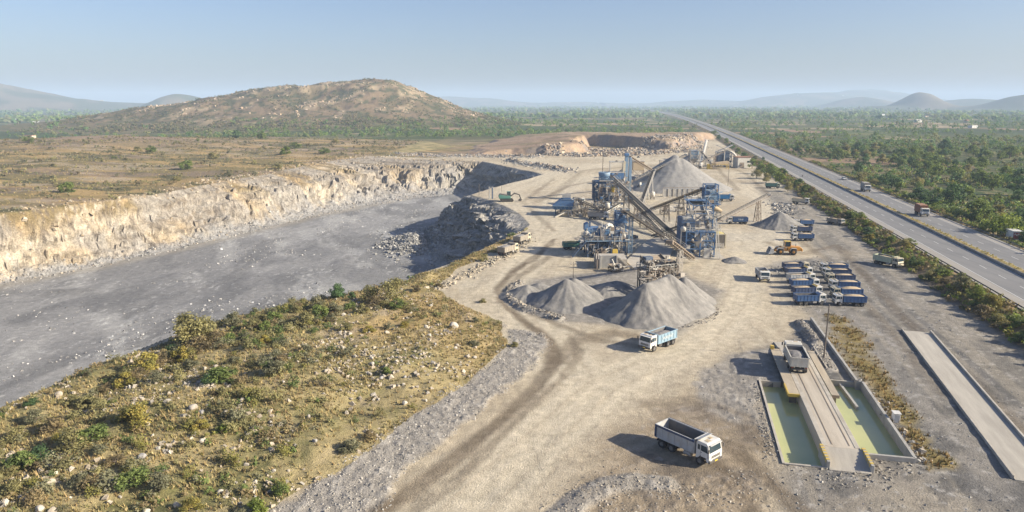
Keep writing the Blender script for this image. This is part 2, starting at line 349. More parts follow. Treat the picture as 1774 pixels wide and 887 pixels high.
def terr(x, y, full=True):
    x = np.asarray(x, float); y = np.asarray(y, float)
    u, v = to_uv(x, y); rv = road_v(x, y)
    r = np.hypot(x, y)
    n3 = fbm(x, y, 3.0, 4, 1); n1 = fbm(x, y, .9, 3, 2); n12 = fbm(x, y, 12, 4, 3); n60 = fbm(x, y, 60, 5, 4); n300 = fbm(x, y, 300, 4, 5)
    reg = np.zeros(x.shape, int)
    z = (n12-.5)*.5+(n3-.5)*.22
    near = r < 1100
    # ---- farmland everywhere beyond
    yard_poly = [(-113, 560), (-60, 560), (-30, 590), (0, 600), (60, 610), (110, 680), (190, 735), (215, 800), (262, 900), (320, 1000), (300, 900), (230, 700), (143, 324), (92, 60), (85, -50), (-90, -50), (-92, 40), (-60, 120), (-20, 200), (-8, 240), (-32, 320), (-26, 400), (-22, 528)]
    ysd = poly_sd(x, y, yard_poly)
    farm = (ysd < -4) | (rv > ROAD_W+1)
    reg[farm] = 5
    z = np.where(farm, (n60-.5)*2.5*sstep(0, 60, np.where(rv > ROAD_W, rv-ROAD_W-3, -ysd)), z)
    # ---- plateau west of the pit
    psd = poly_sd(x, y, PLAT)+(n60-.5)*18
    pl = sstep(-40, 10, psd)
    z = z+pl*(2.2+4.5*sstep(0, 200, psd)*n300*1.6+(n60-.5)*3*sstep(0, 40, psd))
    kn = np.exp(-(((x+350)/95)**2+((y-650)/90)**2)); z = z+kn*5
    reg[psd > -8] = 3
    z = z-8*sstep(700, 1300, r)*sstep(-150, -500, x)
    # ---- rocky hill and mountains
    hz = 0
    for cx, cy, h, sx, sy in HILLPK: hz = hz+(h*np.exp(-((x-cx)/sx)**2-((y-cy)/sy)**2))**4
    hz = hz**.25
    rid = np.abs(fbm(x, y, 90, 5, 21)-.5)*2
    hz = hz*(1+.28*(fbm(x, y, 120, 4, 8)-.5)-.16*rid)+np.where(hz > 8, (fbm(x, y, 22, 4, 9)-.5)*5, 0)
    z = z+hz; reg[(hz > 5) & (r > 1000)] = 4
    mz = 0
    for cx, cy, h, sx, sy in MOUNT: mz = mz+h*np.exp(-((x-cx)/sx)**2-((y-cy)/sy)**2)
    mz = mz*(1+.5*(fbm(x, y, 500, 5, 31)-.5)); z = z+mz; mz_ = mz; reg[(mz > 12) & (r > 2500)] = 6
    # ---- bench of overburden at the back of the quarry
    bsd = poly_sd(x, y, BENCH)+(fbm(x, y, 30, 5, 41)-.5)*30
    bz = sstep(0, 13, bsd)*(.35+.65*sstep(-30, 60, x))*(8.5+4*np.exp(-(((x-90)/40)**2+((y-700)/60)**2)))*sstep(960, 850, y)
    z = z+bz*(1+.25*(n12-.5)); reg[(bsd > 0)] = 7
    # ---- rubble windrows at the back
    wr = np.full(x.shape, 1e9)
    for k, w in enumerate(WINDROWS): wr = np.minimum(wr, line_d(x, y, w)/(5.5 if k < 2 else 10))
    wz = np.clip(1-wr*wr, 0, 1); z = z+wz*(1.1+1.2*(n12-.5)*2+1.6*(n3-.5))
    # ---- mound
    msd = poly_sd(x, y, MOUND)+(n12-.5)*5
    mm = sstep(-1, 5, msd)
    z = z+mm*(.5+1.5*sstep(0, 28, msd)+(n12-.5)*1.6+(n3-.5)*.5)*np.where(y < 170, 1, .5)
    reg[msd > 0] = 3
    # ---- berms, ditch
    for B, h, w in ((BERM_A, .6, 1.5), (BERM_B, .4, 1.8), (BERM_C, .8, 1.3)):
        d = line_d(x, y, B); z = z+h*np.clip(1-(d/w)**2, 0, 1)*(.6+.8*n3)
    # ---- gravel lumps in the yard
    gsd = poly_sd(x, y, GRAVEL)+(n3-.5)*3
    lot = poly_sd(x, y, GREYLOT)+(n12-.5)*5; gl = poly_sd(x, y, GREYL)+(n3-.5)*3; br = poly_sd(x, y, BROWN)+(n12-.5)*6
    z = z+sstep(-.5, 1, gsd)*(.15+(n1-.5)*.4)+sstep(-1, 1, np.maximum(gl, np.minimum(br, -(y-74))))*(n1-.5)*.35
    # ---- pit
    rsd = poly_sd(x, y, RIM); tsd = poly_sd(x, y, TOE)
    gul = (fbm(x, y, 9, 4, 51)-.5)*.35+(fbm(x, y, 2.6, 3, 52)-.5)*.12
    t = np.clip(rsd/(np.abs(rsd)+np.abs(np.minimum(tsd, 0))+1e-6), 0, 1); t = np.where(tsd > 0, 1, np.where(rsd < 0, 0, t))
    tt = np.clip(t+gul*4*t*(1-t), 0, 1)
    farw = sstep(-30, -50, x)*sstep(300, 380, y)                    # the far face has a sloped upper bench
    prof_a = np.interp(tt, [0, .12, .25, .55, .8, 1], [0, -3.5, -9, -16, -18.6, -20])
    prof_b = np.interp(tt, [0, .3, .5, .62, .78, .9, 1], [0, -2.2, -4.5, -9.5, -16.5, -18.8, -20])
    prof_c = np.interp(tt, [0, .12, .35, .62, .85, 1], [0, -1.2, -5.5, -12, -17.5, -20]); spur = sstep(-62, -45, x)*sstep(225, 250, y)*sstep(400, 370, y)
    pz = prof_a*(1-farw)+prof_b*farw; pz = pz*(1-spur)+prof_c*spur
    rough = sstep(.02, .2, t)*sstep(1, .85, t)
    step = (n3-.5)*2.2+(n1-.5)*1.4
    heap = 4.2*np.exp(-(((x+44)/9)**2+((y-312)/17)**2)); heap2 = 1.0*np.exp(-(((x+150)/9)**2+((y-228)/5)**2))
    pz = pz+rough*step+np.where(tsd > 0, (n12-.5)*.8+(n3-.5)*.25+heap*(1+.5*(n3-.5))+heap2, 0)
    inpit = rsd > 0
    zq = np.round((pz+3*n12)/2.6)*2.6-3*n12; pz = pz+(zq-pz)*.55*sstep(.08, .2, t)*sstep(.8, .65, t)
    z = np.where(inpit, z*sstep(.6, 0, t)+pz, z)
    reg[inpit] = 2; reg[tsd > 0] = 1
    # ---- highway bank
    on = sstep(-8.5, -1.5, rv)*(1-sstep(ROAD_W+1.5, ROAD_W+7, rv))
    zr = ROAD_Z-.12-.35*sstep(-.6, .8, rv)*(1-sstep(ROAD_W-.8, ROAD_W+.6, rv))
    z = z*(1-on)+zr*on+on*(n3-.5)*.25*(1-sstep(-1, 0, rv)*(1-sstep(ROAD_W, ROAD_W+1, rv)))
    # ---- ponds and the flat ground under the built things
    flat = in_rect(u, v, (78, 128, 14, 33), 0); z = np.where(flat, z*.35, z)
    z = np.where(in_rect(u, v, POND_L, .12) | in_rect(u, v, POND_R, .12), -2.2, z)
    if not full: return z, reg
    # =============================== colours (base albedo of what lies there)
    c = np.zeros(x.shape+(3,))
    big = fbm(x, y, 35, 4, 71)
    yard = lerp(np.array([.47, .405, .30]), [.39, .325, .235], sstep(.3, .7, big)); yard = lerp(yard, [.50, .44, .345], sstep(.5, .75, fbm(x, y, 8, 4, 72))*.5)
    dirs = fbm(u*.16, v, 1.6, 4, 73); yard = lerp(yard, [.29, .235, .17], sstep(.52, .75, dirs)*.5*sstep(.35, .6, fbm(x, y, 22, 3, 173)))
    road = np.minimum.reduce([line_d(x, y, P) for P in ROADS]); yard = lerp(yard, [.50, .435, .33], sstep(12, 3, road+(n12-.5)*7)*.85); str_ = vn(road*.62+n60*2+n12*.8, road*0+n60*3, 176)*.75+vn(road*1.9+n12*1.2, road*0, 177)*.25; yard = lerp(yard, [.38, .315, .235], sstep(.52, .8, str_)*.5*sstep(22, 8, road)); yard = lerp(yard, [.56, .49, .38], sstep(.45, .2, str_)*.4*sstep(20, 6, road))
    grav = lerp(np.array([.30, .272, .238]), [.225, .205, .18], n3); grav = lerp(grav, [.37, .34, .30], sstep(.55, .8, n1)*.8)
    lotc = lerp(np.array([.235, .215, .19]), [.15, .142, .134], sstep(.35, .7, fbm(u*.3, v, 5, 4, 74))); lotc = lerp(lotc, [.33, .285, .225], sstep(.5, .7, big)*.7); lotc = lerp(lotc, [.10, .096, .092], sstep(.56, .7, fbm(u*.5, v, 2.2, 4, 178))*.65); lotc = lerp(lotc, [.30, .265, .215], sstep(.55, .75, vn(v*.8+n12, u*.015, 179))*.5); lotc = lerp(lotc, [.34, .32, .295], sstep(.62, .8, n1)*.7)
    brc = lerp(np.array([.28, .225, .16]), [.17, .14, .11], sstep(.4, .7, fbm(x, y, 6, 4, 75))); brc = lerp(brc, [.33, .30, .27], sstep(.6, .8, n1)*.5); brc = lerp(brc, [.36, .295, .22], sstep(.5, .7, fbm((u+v)*.2, u-v, 1.5, 4, 175))*.5)
    c[:] = yard
    stripR = sstep(-3, 2, 0*x+(v-44))*sstep(420, 300, y)
    c = lerp(c, lotc, stripR*.85)
    c = lerp(c, brc, sstep(-2, 3, br)); c = lerp(c, lotc, sstep(-2, 2, lot)); c = lerp(c, grav, sstep(-1, 1, gl))
    c = lerp(c, grav*1.12, sstep(-.6, .8, gsd))
    c = lerp(c, grav*.95, sstep(-2, 2, poly_sd(x, y, PILEYARD)+(n12-.5)*6))
    wcol = lerp(np.array([.34, .29, .24]), [.2, .2, .21], worley(x, y, 3.5, 77)[1]); c = lerp(c, wcol, np.clip(wz*2, 0, 1))
    plant = np.exp(-(((x-60)/45)**2+((y-270)/90)**2)); c = lerp(c, [.40, .37, .32], plant*sstep(.4, .6, fbm(x, y, 14, 4, 78))*.5)
    for P, w, a in TRACKS:
        d = line_d(x, y, P)+(n3-.5)*1.2*w+(n12-.5)*1.2
        c = lerp(c, [.145, .112, .078], np.clip(a*1.15*sstep(w*1.5, w*.3, d)*(.4+.9*n3), 0, 1))
    for B, w in ((BERM_A, 1.8), (BERM_B, 2.2), (BERM_C, 1.6)): c = lerp(c, grav, sstep(w, w*.6, line_d(x, y, B)))
    gd = sstep(-1, 2, poly_sd(x, y, GOLD)+(n3-.5)*3)*sstep(.25, .5, n3*.6+n12*.4)
    c = lerp(c, lerp(np.array([.30, .21, .085]), [.17, .15, .06], n12), gd)
    # scrub
    g1 = fbm(x, y, 7, 5, 81); g2 = fbm(x, y, 30, 4, 82); g3 = fbm(x, y*1.0, 1.6, 4, 83)
    scrub = lerp(np.array([.335, .27, .14]), [.21, .185, .085], sstep(.38, .66, g1)); scrub = lerp(scrub, [.36, .24, .11], sstep(.52, .75, g2)*.6); scrub = lerp(scrub, [.095, .10, .04], sstep(.56, .74, g3*.5+g1*.5)*.85)
    scrub = lerp(scrub, [.36, .29, .20], sstep(.56, .74, fbm(x, y, 4, 4, 84)*.6+fbm(x, y, 22, 3, 85)*.4)*.75)
    isp = (reg == 3)
    platc = lerp(np.array([.31, .22, .105]), [.18, .145, .07], sstep(.42, .58, fbm(x, y*2, 34, 5, 86))); platc = lerp(platc, [.20, .15, .115], sstep(.52, .62, fbm(x, y*2.2, 55, 4, 186))*.7); platc = lerp(platc, [.08, .08, .042], sstep(.52, .66, fbm(x, y*1.6, 14, 4, 87))*.85)
    platc = lerp(platc, [.36, .29, .21], sstep(.58, .7, fbm(x, y*2, 26, 4, 88))*.6); platc = lerp(platc, [.26, .19, .14], kn*.8)
    c = np.where(isp[..., None], np.where((x < -100)[..., None] & (psd > -8)[..., None], platc, scrub), c)
    # farmland: patchwork of fields
    wd, wid = worley(x+40*(n60-.5), y*.75+40*(n300-.5), 85, 91)
    fld = np.zeros(x.shape+(3,))
    pal = [(.075, .085, .035), (.10, .11, .045), (.30, .22, .135), (.055, .07, .03), (.14, .14, .055), (.25, .17, .11), (.065, .08, .035), (.32, .25, .16), (.10, .095, .045), (.05, .065, .03)]
    for k, p in enumerate(pal): fld[(wid*len(pal)).astype(int) == k] = p
    fld = lerp(fld, [.065, .09, .032], sstep(.42, .62, fbm(x, y, 45, 5, 92))*.75); fld = lerp(fld, [.25, .19, .11], sstep(.45, .65, g1)*.65*sstep(900, 200, r))
    fld = lerp(fld, [.07, .085, .04], sstep(1500, 4000, r)*.6)
    c = np.where((reg == 5)[..., None], fld, c)
    bf = (reg == 5) & (rv < 0) & (x > -130) & (y < 860)
    c = np.where(bf[..., None], lerp(platc, fld, sstep(620, 820, y)*.5), c)
    # bench
    bc = lerp(np.array([.27, .18, .125]), [.31, .235, .165], n12); bc = lerp(bc, [.17, .14, .075], sstep(.5, .65, fbm(x, y*2, 30, 4, 180))*.6); cut = sstep(0, 3, bsd)*sstep(13, 8, bsd)
    cutc = lerp(np.array([.38, .275, .18]), [.28, .20, .145], worley(x, y, 5, 93)[1]); cutc = lerp(cutc, [.20, .18, .17], sstep(.45, .6, fbm(x, y, 16, 4, 94))*.7); bc = lerp(bc, cutc, cut)
    c = np.where((reg == 7)[..., None], bc, c)
    # hill
    hr = fbm(x, y*.6, 26, 5, 95); hh = np.clip(hz/70, 0, 1)
    hc = lerp(np.array([.15, .118, .066]), [.20, .145, .09], sstep(.35, .65, fbm(x, y, 60, 4, 96)))
    hc = lerp(hc, [.33, .255, .165], sstep(.55-.08*hh, .68-.08*hh, hr)*sstep(8, 28, hz)*.85); hc = lerp(hc, [.055, .068, .033], sstep(.52, .62, fbm(x, y, 13, 4, 97))*.75)
    hc = lerp(hc, [.10, .105, .045], sstep(20, 7, hz)*.5)
    c = np.where((reg == 4)[..., None], hc, c)
    mc = lerp(np.array([.08, .09, .055]), [.17, .14, .10], sstep(.45, .7, fbm(x, y, 160, 4, 98))); c = np.where((reg == 6)[..., None], mc, c)
    # pit
    al = fbm(x*.5+y*.2, y*.16-x*.05, 6, 5, 101)                # drag marks along the pit
    pc = lerp(np.array([.265, .257, .25]), [.205, .20, .197], sstep(.35, .65, fbm(x, y, 28, 4, 102))); pc = lerp(pc, [.35, .34, .325], sstep(.5, .72, al)*.65); pc = lerp(pc, [.145, .142, .142], sstep(.52, .70, fbm(x, y*.4, 9, 5, 103))*.65); pc = lerp(pc, [.33, .29, .23], sstep(12, 3, tsd)*.5*sstep(-60, -90, x)); fl = fbm(x*1.0, y*.4, 1.1, 3, 104)*.62+al*.22+fbm(x, y*.5, 16, 3, 208)*.16; pc = lerp(pc, [.47, .46, .44], sstep(.62, .70, fl)*.5)
    pc = lerp(pc, [.50, .49, .47], sstep(.74, .84, n1*.5+n3*.5)*.8*sstep(.4, .6, big)); pc = lerp(pc, [.42, .33, .2], np.exp(-(((x+78)/5)**2+((y-122)/6)**2))*.0)
    pc = lerp(pc, [.17, .165, .16], np.clip(heap2, 0, 1)); pc = lerp(pc, [.22, .215, .21], np.clip(heap/2, 0, 1))
    sa = y+.35*x+np.where(x > -40, x*1.2, 0); wi1 = sstep(.35, .65, fbm(sa, z*1.4, 13, 4, 61)); wi2 = sstep(.3, .7, fbm(sa, z*1.3, 3.2, 4, 62))
    hgt = np.clip(-(z-0)/20, 0, 1)
    wc = lerp(np.array([.44, .375, .285]), [.40, .31, .20], wi1*.8); wc = lerp(wc, [.49, .445, .37], sstep(.5, 1, wi2)*.6)
    wc = lerp(wc, [.36, .245, .11], sstep(.5, .15, hgt)*sstep(.45, .62, fbm(sa, z*2, 20, 4, 105))*.75); wc = lerp(wc, [.20, .15, .075], sstep(.34, .10, hgt)*sstep(.3, .5, n12*.6+wi2*.3)*.95)
    wc = lerp(wc, [.30, .275, .245], sstep(.48, .64, fbm(sa, z*1.2, 24, 5, 106))*.75); lay = vn(z*.6+fbm(sa, z*0, 16, 3, 109)*4, sa*.04, 108); wc = lerp(wc, [.22, .175, .125], sstep(.66, .82, lay*.65+wi2*.35)*.7); wc = lerp(wc, [.12, .098, .078], sstep(.57, .68, fbm(sa+z*.8, z*1.1-sa*.3, 1.9, 4, 107)*.65+n1*.35)*.8)
    grey_side = sstep(-75, -30, x)*sstep(540, 500, y)           # fresh grey rock faces round the spur
    gw = lerp(np.array([.25, .24, .225]), [.38, .35, .31], wi2); gw = lerp(gw, [.13, .12, .10], sstep(.55, .68, fbm(sa+z, z*1.1-x*.5, 2.4, 4, 110))*.8); wc = lerp(wc, gw, grey_side)
    wc = lerp(wc, [.27, .26, .25], sstep(.62, .9, t+.12*(wi2-.5))*.9)
    scw = sstep(150, 120, y)*sstep(-120, -60, x); wc = lerp(wc, scrub, scw*sstep(.5, 0, t))
    c = np.where((reg == 2)[..., None], wc, c); c = np.where((reg == 1)[..., None], pc, c)
    # highway bank
    bank = (sstep(-9, -7, rv)*(1-sstep(-.5, .4, rv))+sstep(ROAD_W-.4, ROAD_W+.5, rv)*(1-sstep(ROAD_W+4, ROAD_W+7, rv)))
    bkc = lerp(np.array([.27, .19, .10]), [.13, .12, .055], sstep(.4, .6, fbm(x, y, 5, 4, 111))); bkc = lerp(bkc, [.15, .12, .10], sstep(-5, -7.5, rv)*.8*(rv < 0))  # darker strip at the bank foot: shrub shadow painted into the ground colour
    c = lerp(c, bkc, bank)
    pondm = in_rect(u, v, POND_L, .12) | in_rect(u, v, POND_R, .12); c[pondm] = (.13, .15, .07)
    c = c*(.86+.28*n1[..., None]*.6+.28*n3[..., None]*.4)
    return z, reg, np.clip(c, 0, .8)

def zat(x, y): return float(terr(np.array([x]), np.array([y]), False)[0][0])

# ------------------------------------------------------------------ the ground as one polar sheet, split where its kind changes
def build_ground():
    th = np.concatenate([np.linspace(-75, -46, 60, endpoint=False), np.linspace(-46, 46, 1150, endpoint=False), np.linspace(46, 75, 61)])
    rr = [4.0]
    while rr[-1] < 13800:
        r = rr[-1]
        rr.append(r+(3 if r < 45 else max(.34, (.0044 if r < 210 else .0034 if r < 560 else .0044 if r < 620 else .0052 if r < 1900 else .012)*r)))
    rr = np.array(rr); T, RR = np.meshgrid(np.radians(th), rr, indexing='xy')
    X = RR*np.sin(T); Y = RR*np.cos(T)
    nr, nt_ = X.shape
    z, reg, c = terr(X.ravel(), Y.ravel())
    V = np.stack([X.ravel(), Y.ravel(), z], 1)
    q = np.where(reg == 2)[0]; px_, py_, pz_ = V[q].T                     # break the rock faces in three dimensions
    e = 1.5; g0 = poly_sd(px_, py_, RIM); gx = poly_sd(px_+e, py_, RIM)-g0; gy = poly_sd(px_, py_+e, RIM)-g0; gl = np.hypot(gx, gy)+1e-6
    sa = py_+.35*px_+np.where(px_ > -40, px_*1.2, 0); amp = sstep(-.5, -3, pz_)*sstep(-20, -15, pz_)*(1+.9*sstep(-60, -30, px_))
    dd = ((fbm(sa, pz_*1.3, 5.5, 4, 141)-.5)*5.0+(fbm(sa+pz_, pz_*1.2-sa*.4, 1.7, 3, 142)-.5)*2.2)*amp
    V[q, 0] += gx/gl*dd; V[q, 1] += gy/gl*dd
    i = np.arange(nr*nt_).reshape(nr, nt_)
    F = np.stack([i[:-1, :-1].ravel(), i[:-1, 1:].ravel(), i[1:, 1:].ravel(), i[1:, :-1].ravel()], 1)
    fr = reg[F[:, 0]]
    m = attr_mat('earth_and_rock', .95, .55, .28, .8, .25, .15, 5.0); mw = attr_mat('fractured_rock', .95, .35, .42, 1.0, .6, .15, 1.6)
    for k, nm in enumerate(REG):
        f = F[fr == k]
        if not len(f): continue
        used, inv = np.unique(f.ravel(), return_inverse=True)
        me = np_mesh(nm, V[used], inv.reshape(-1, 4), mw if nm == 'quarry_wall' else m, nm != 'quarry_wall', c[used])
        tag(link(nm, me), kind='structure')
    print('ground', nr, nt_, len(V))
build_ground()
# ------------------------------------------------------------------ highway
def ribbon(name, v0, v1, z, m, y0=-60, y1=9000, z1=None, kind='structure', parent=None, thick=0):
    ys = [y0]
    while ys[-1] < y1: ys.append(ys[-1]+max(6, .03*abs(ys[-1])))
    mb = MB(); z1 = z if z1 is None else z1
    for a, b in zip(ys[:-1], ys[1:]):
        p = [(float(road_x(yy))+vv/.9765, yy, zz) for yy in (a, b) for vv, zz in ((v0, z), (v1, z1))]
        mb.quad(p[0], p[1], p[3], p[2])
    o = mb.build(name, m, parent, fix=False)
    if not parent: tag(o, kind=kind)
    return o
def road_pt(y, v, z=0): return (float(road_x(y))+v/.9765, y, z)
def road_rot(y): return math.atan2(1, .2206-2.2e-5*max(y, 0))        # heading of the road (angle from +x)
# asphalt with wheel wear along the road and bleached shoulders
def road_mat(name, c1, c2, c3):
    m, nt, b = _new(name)
    f, _ = noise(nt, .12, 6, .65, 'Object', .3, .7); f2, r2 = noise(nt, 6, 3, .6, 'Object', .3, .7)
    f3, _ = noise(nt, .55, 4, .6, 'Object', .42, .62, stretch=(1, .05, 1))
    c = mixc(nt, f, c1, c2); h = nd(nt, 'ShaderNodeMath', operation='MULTIPLY'); nt.links.new(f3, h.inputs[0]); h.inputs[1].default_value = .55
    c = mixc(nt, h.outputs[0], c, c3); h2 = nd(nt, 'ShaderNodeMath', operation='MULTIPLY'); nt.links.new(f2, h2.inputs[0]); h2.inputs[1].default_value = .25
    c = mixc(nt, h2.outputs[0], c, tuple(k*1.3 for k in c1))
    nt.links.new(c, b.inputs['Base Color']); b.inputs['Roughness'].default_value = .85; b.inputs['Specular IOR Level'].default_value = .3
    return m
ASPH = road_mat('asphalt', (.185, .18, .178), (.145, .142, .142), (.225, .215, .205))
SHOUL = road_mat('bleached_shoulder', (.30, .275, .245), (.25, .23, .205), (.33, .30, .26))
LINE = mat('road_paint', (.62, .61, .58), (.30, .29, .28), 3, .7, amt=.6)
KERB = mat('kerb_concrete', (.30, .28, .25), (.12, .11, .10), .6, .9, amt=.9)
MEDS = mat('median_soil', (.34, .24, .10), (.17, .15, .055), .55, .95, amt=1, bump=.6)
ribbon('highway', .3, 28.7, ROAD_Z, ASPH)
ribbon('road_shoulder', .35, 3.7, ROAD_Z+.012, SHOUL); ribbon('road_shoulder', 25.8, 28.65, ROAD_Z+.012, SHOUL)
for v in (3.95, 13.1, 17.2, 25.55): ribbon('edge_line', v-.11, v+.11, ROAD_Z+.024, LINE, y1=2500)
mb = MB()
for v in (8.65, 21.4):
    y = -40
    while y < 1600:
        a, b = y, y+4.0
        p = [road_pt(a, v-.1, ROAD_Z+.022), road_pt(a, v+.1, ROAD_Z+.022), road_pt(b, v+.1, ROAD_Z+.022), road_pt(b, v-.1, ROAD_Z+.022)]
        mb.quad(*p); y += 10.5
tag(mb.build('lane_dashes', LINE, fix=False), kind='structure')
# raised median: two kerb faces, kerb tops and planted soil
ribbon('median_kerb', 13.9, 13.9, ROAD_Z-.05, KERB, z1=ROAD_Z+.62); ribbon('median_kerb', 13.9, 14.2, ROAD_Z+.62, KERB)
ribbon('median_kerb', 16.3, 16.3, ROAD_Z+.45, KERB, z1=ROAD_Z-.05); ribbon('median_kerb', 16.05, 16.3, ROAD_Z+.45, KERB)
ribbon('median_soil', 14.2, 16.05, ROAD_Z+.66, MEDS, z1=ROAD_Z+.5)
GALV = mat('weathered_galvanised_rail', (.16, .15, .145), (.08, .07, .06), 1.5, .6, .3, amt=.6)
def guardrail(v, label, side):
    t = thing('guardrail', label, 'guardrail', road_pt(120, v, ROAD_Z))
    L = Vector(t.location)
    ys = [30]
    while ys[-1] < 1800: ys.append(ys[-1]+max(4, .02*ys[-1]))
    mb = MB(); prof = [(0, .50), (.06, .56), (0, .65), (.06, .74), (0, .80)]
    for a, b in zip(ys[:-1], ys[1:]):
        for (o0, h0), (o1, h1) in zip(prof[:-1], prof[1:]):
            q = [Vector(road_pt(yy, v+side*oo, ROAD_Z+hh))-L for yy, oo, hh in ((a, o0, h0), (b, o0, h0), (b, o1, h1), (a, o1, h1))]
            mb.quad(*q)
            q2 = [p+Vector((-side*.03, 0, 0)) for p in q]; mb.quad(*q2[::-1])
    mb.build('rail', GALV, t, fix=False)
    mb = MB(); y = 32
    while y < 900:
        x0 = Vector(road_pt(y, v-side*.09, ROAD_Z-.2))-L; mb.bar(x0, x0+Vector((0, 0, 1.02)), .12, .14); y += 4
    o = mb.build('post', GALV, t); tag(o, kind='stuff')
guardrail(0.05, 'dull metal guardrail along the quarry side edge of the highway', 1)
guardrail(28.95, 'dull metal guardrail along the farmland side edge of the highway', -1)
# ---- overhead line of the far utility poles is too thin to see; poles stand as things of their own
POLE = mat('pole_steel', (.11, .095, .085), (.20, .16, .12), 2, .8, amt=.7)
def utility_pole(px, py, h, label, arms=1, r=.13, z=0):
    p = at(px, py, z)
    t = thing('utility_pole', label, 'utility pole', (p[0], p[1], z-.05), .2, 'utility poles standing in the quarry yard')
    MB().tube((0, 0, -.5), (.06*h/10, 0, h), r, r*.7, 10).build('post', POLE, t)
    if arms:
        MB().bar((-.8, 0, h-.6), (.8, 0, h-.5), .09, .09).bar((-.6, 0, h-.55), (0.02, 0, h-1.2), .05).bar((.6, 0, h-.55), (0.02, 0, h-1.2), .05).build('crossarm', POLE, t)
        for s in (-.7, 0.05, .7): MB().lathe([(0, 0), (.06, 0), (.08, .08), (.05, .14), (.07, .2), (0, .24)], 'z', 8, (s, 0, h-.46)).build('insulator', M_('lamp'), t)
    return t
utility_pole(1427, 622, 9.6, 'tall dark pole beside the low wall just past the weighbridge', 0, .14)
utility_pole(1261, 322, 11, 'thin pole right behind the bright blue truck below the big cone', 1)
utility_pole(1225, 318, 4, 'short post in front of the big grey gravel cone', 0)
utility_pole(830, 338, 5.5, 'lone thin pole at the tip of the rock spur over the pit', 0)
utility_pole(993, 482, 4.2, 'thin pole with crossarm behind the small front gravel pile', 1, .09)
utility_pole(869, 333, 3.2, 'short thin post between gate pillars and the green tarpaulin heap', 0, .1)
# ------------------------------------------------------------------ dump trucks
TK = {}
def wheel_proto(kind):                       # tyre with its rim as child; axis along y
    w = .28 if kind == 'single' else .56; r = .52
    t = MB().lathe([(.27, -w/2), (.44, -w/2), (.5, -w/2+.03), (r, -w/2+.07), (r, -.015), (r-.05, 0), (r, .015) if kind != 'single' else (r, .02), (r, w/2-.07), (.5, w/2-.03), (.44, w/2), (.27, w/2)], 'y', 22).mesh('wheel_'+kind, M_('tyre'))
    d = w/2
    if kind == 'single': prof = [(.28, d-.02), (.25, d-.05), (.17, d+.02), (.10, d+.05), (.05, d+.06), (0, d+.06)]
    else: prof = [(.28, d-.02), (.25, d-.10), (.15, d-.15), (.12, d-.03), (.05, d-.01), (0, d-.01)]
    mb = MB().lathe(prof, 'y', 18)
    for k in range(8):
        a = k*math.pi/4; yy = d+.005 if kind == 'single' else d-.1
        mb.tube((.14*math.cos(a), yy, .14*math.sin(a)), (.14*math.cos(a), yy+.03, .14*math.sin(a)), .018, n=6)
    return t, mb.mesh('rim_'+kind, M_('rim'))
WH = {k: wheel_proto(k) for k in ('single', 'dual')}
def text_mesh(s, size, m):
    c = bpy.data.curves.new('lettering', 'FONT'); c.body = s; c.size = size; c.extrude = .004; c.align_x = 'CENTER'; c.align_y = 'CENTER'; c.resolution_u = 2
    o = bpy.data.objects.new('lettering', c); COL.objects.link(o)
    dg = bpy.context.evaluated_depsgraph_get(); me = bpy.data.meshes.new_from_object(o.evaluated_get(dg)); me.name = 'lettering'
    bpy.data.objects.remove(o); me.materials.clear(); me.materials.append(m)
    return me
def heap_mesh(L, W, h, m, seed, front=.0):
    nx, ny = 22, 12; xs = np.linspace(-1, 1, nx); ys = np.linspace(-1, 1, ny); X, Y = np.meshgrid(xs, ys, indexing='ij')
    Z = h*np.clip(1-((X-front)/1.05)**2, 0, 1)*np.clip(1-(Y/1.15)**2, 0, 1)+(fbm(X*3+seed, Y*3, .5, 3, seed)-.5)*.18
    V = np.stack([X*L/2, Y*W/2, Z], -1).reshape(-1, 3); i = np.arange(nx*ny).reshape(nx, ny)
    F = np.stack([i[:-1, :-1].ravel(), i[1:, :-1].ravel(), i[1:, 1:].ravel(), i[:-1, 1:].ravel()], 1)
    return np_mesh('load', V, F, m, True)
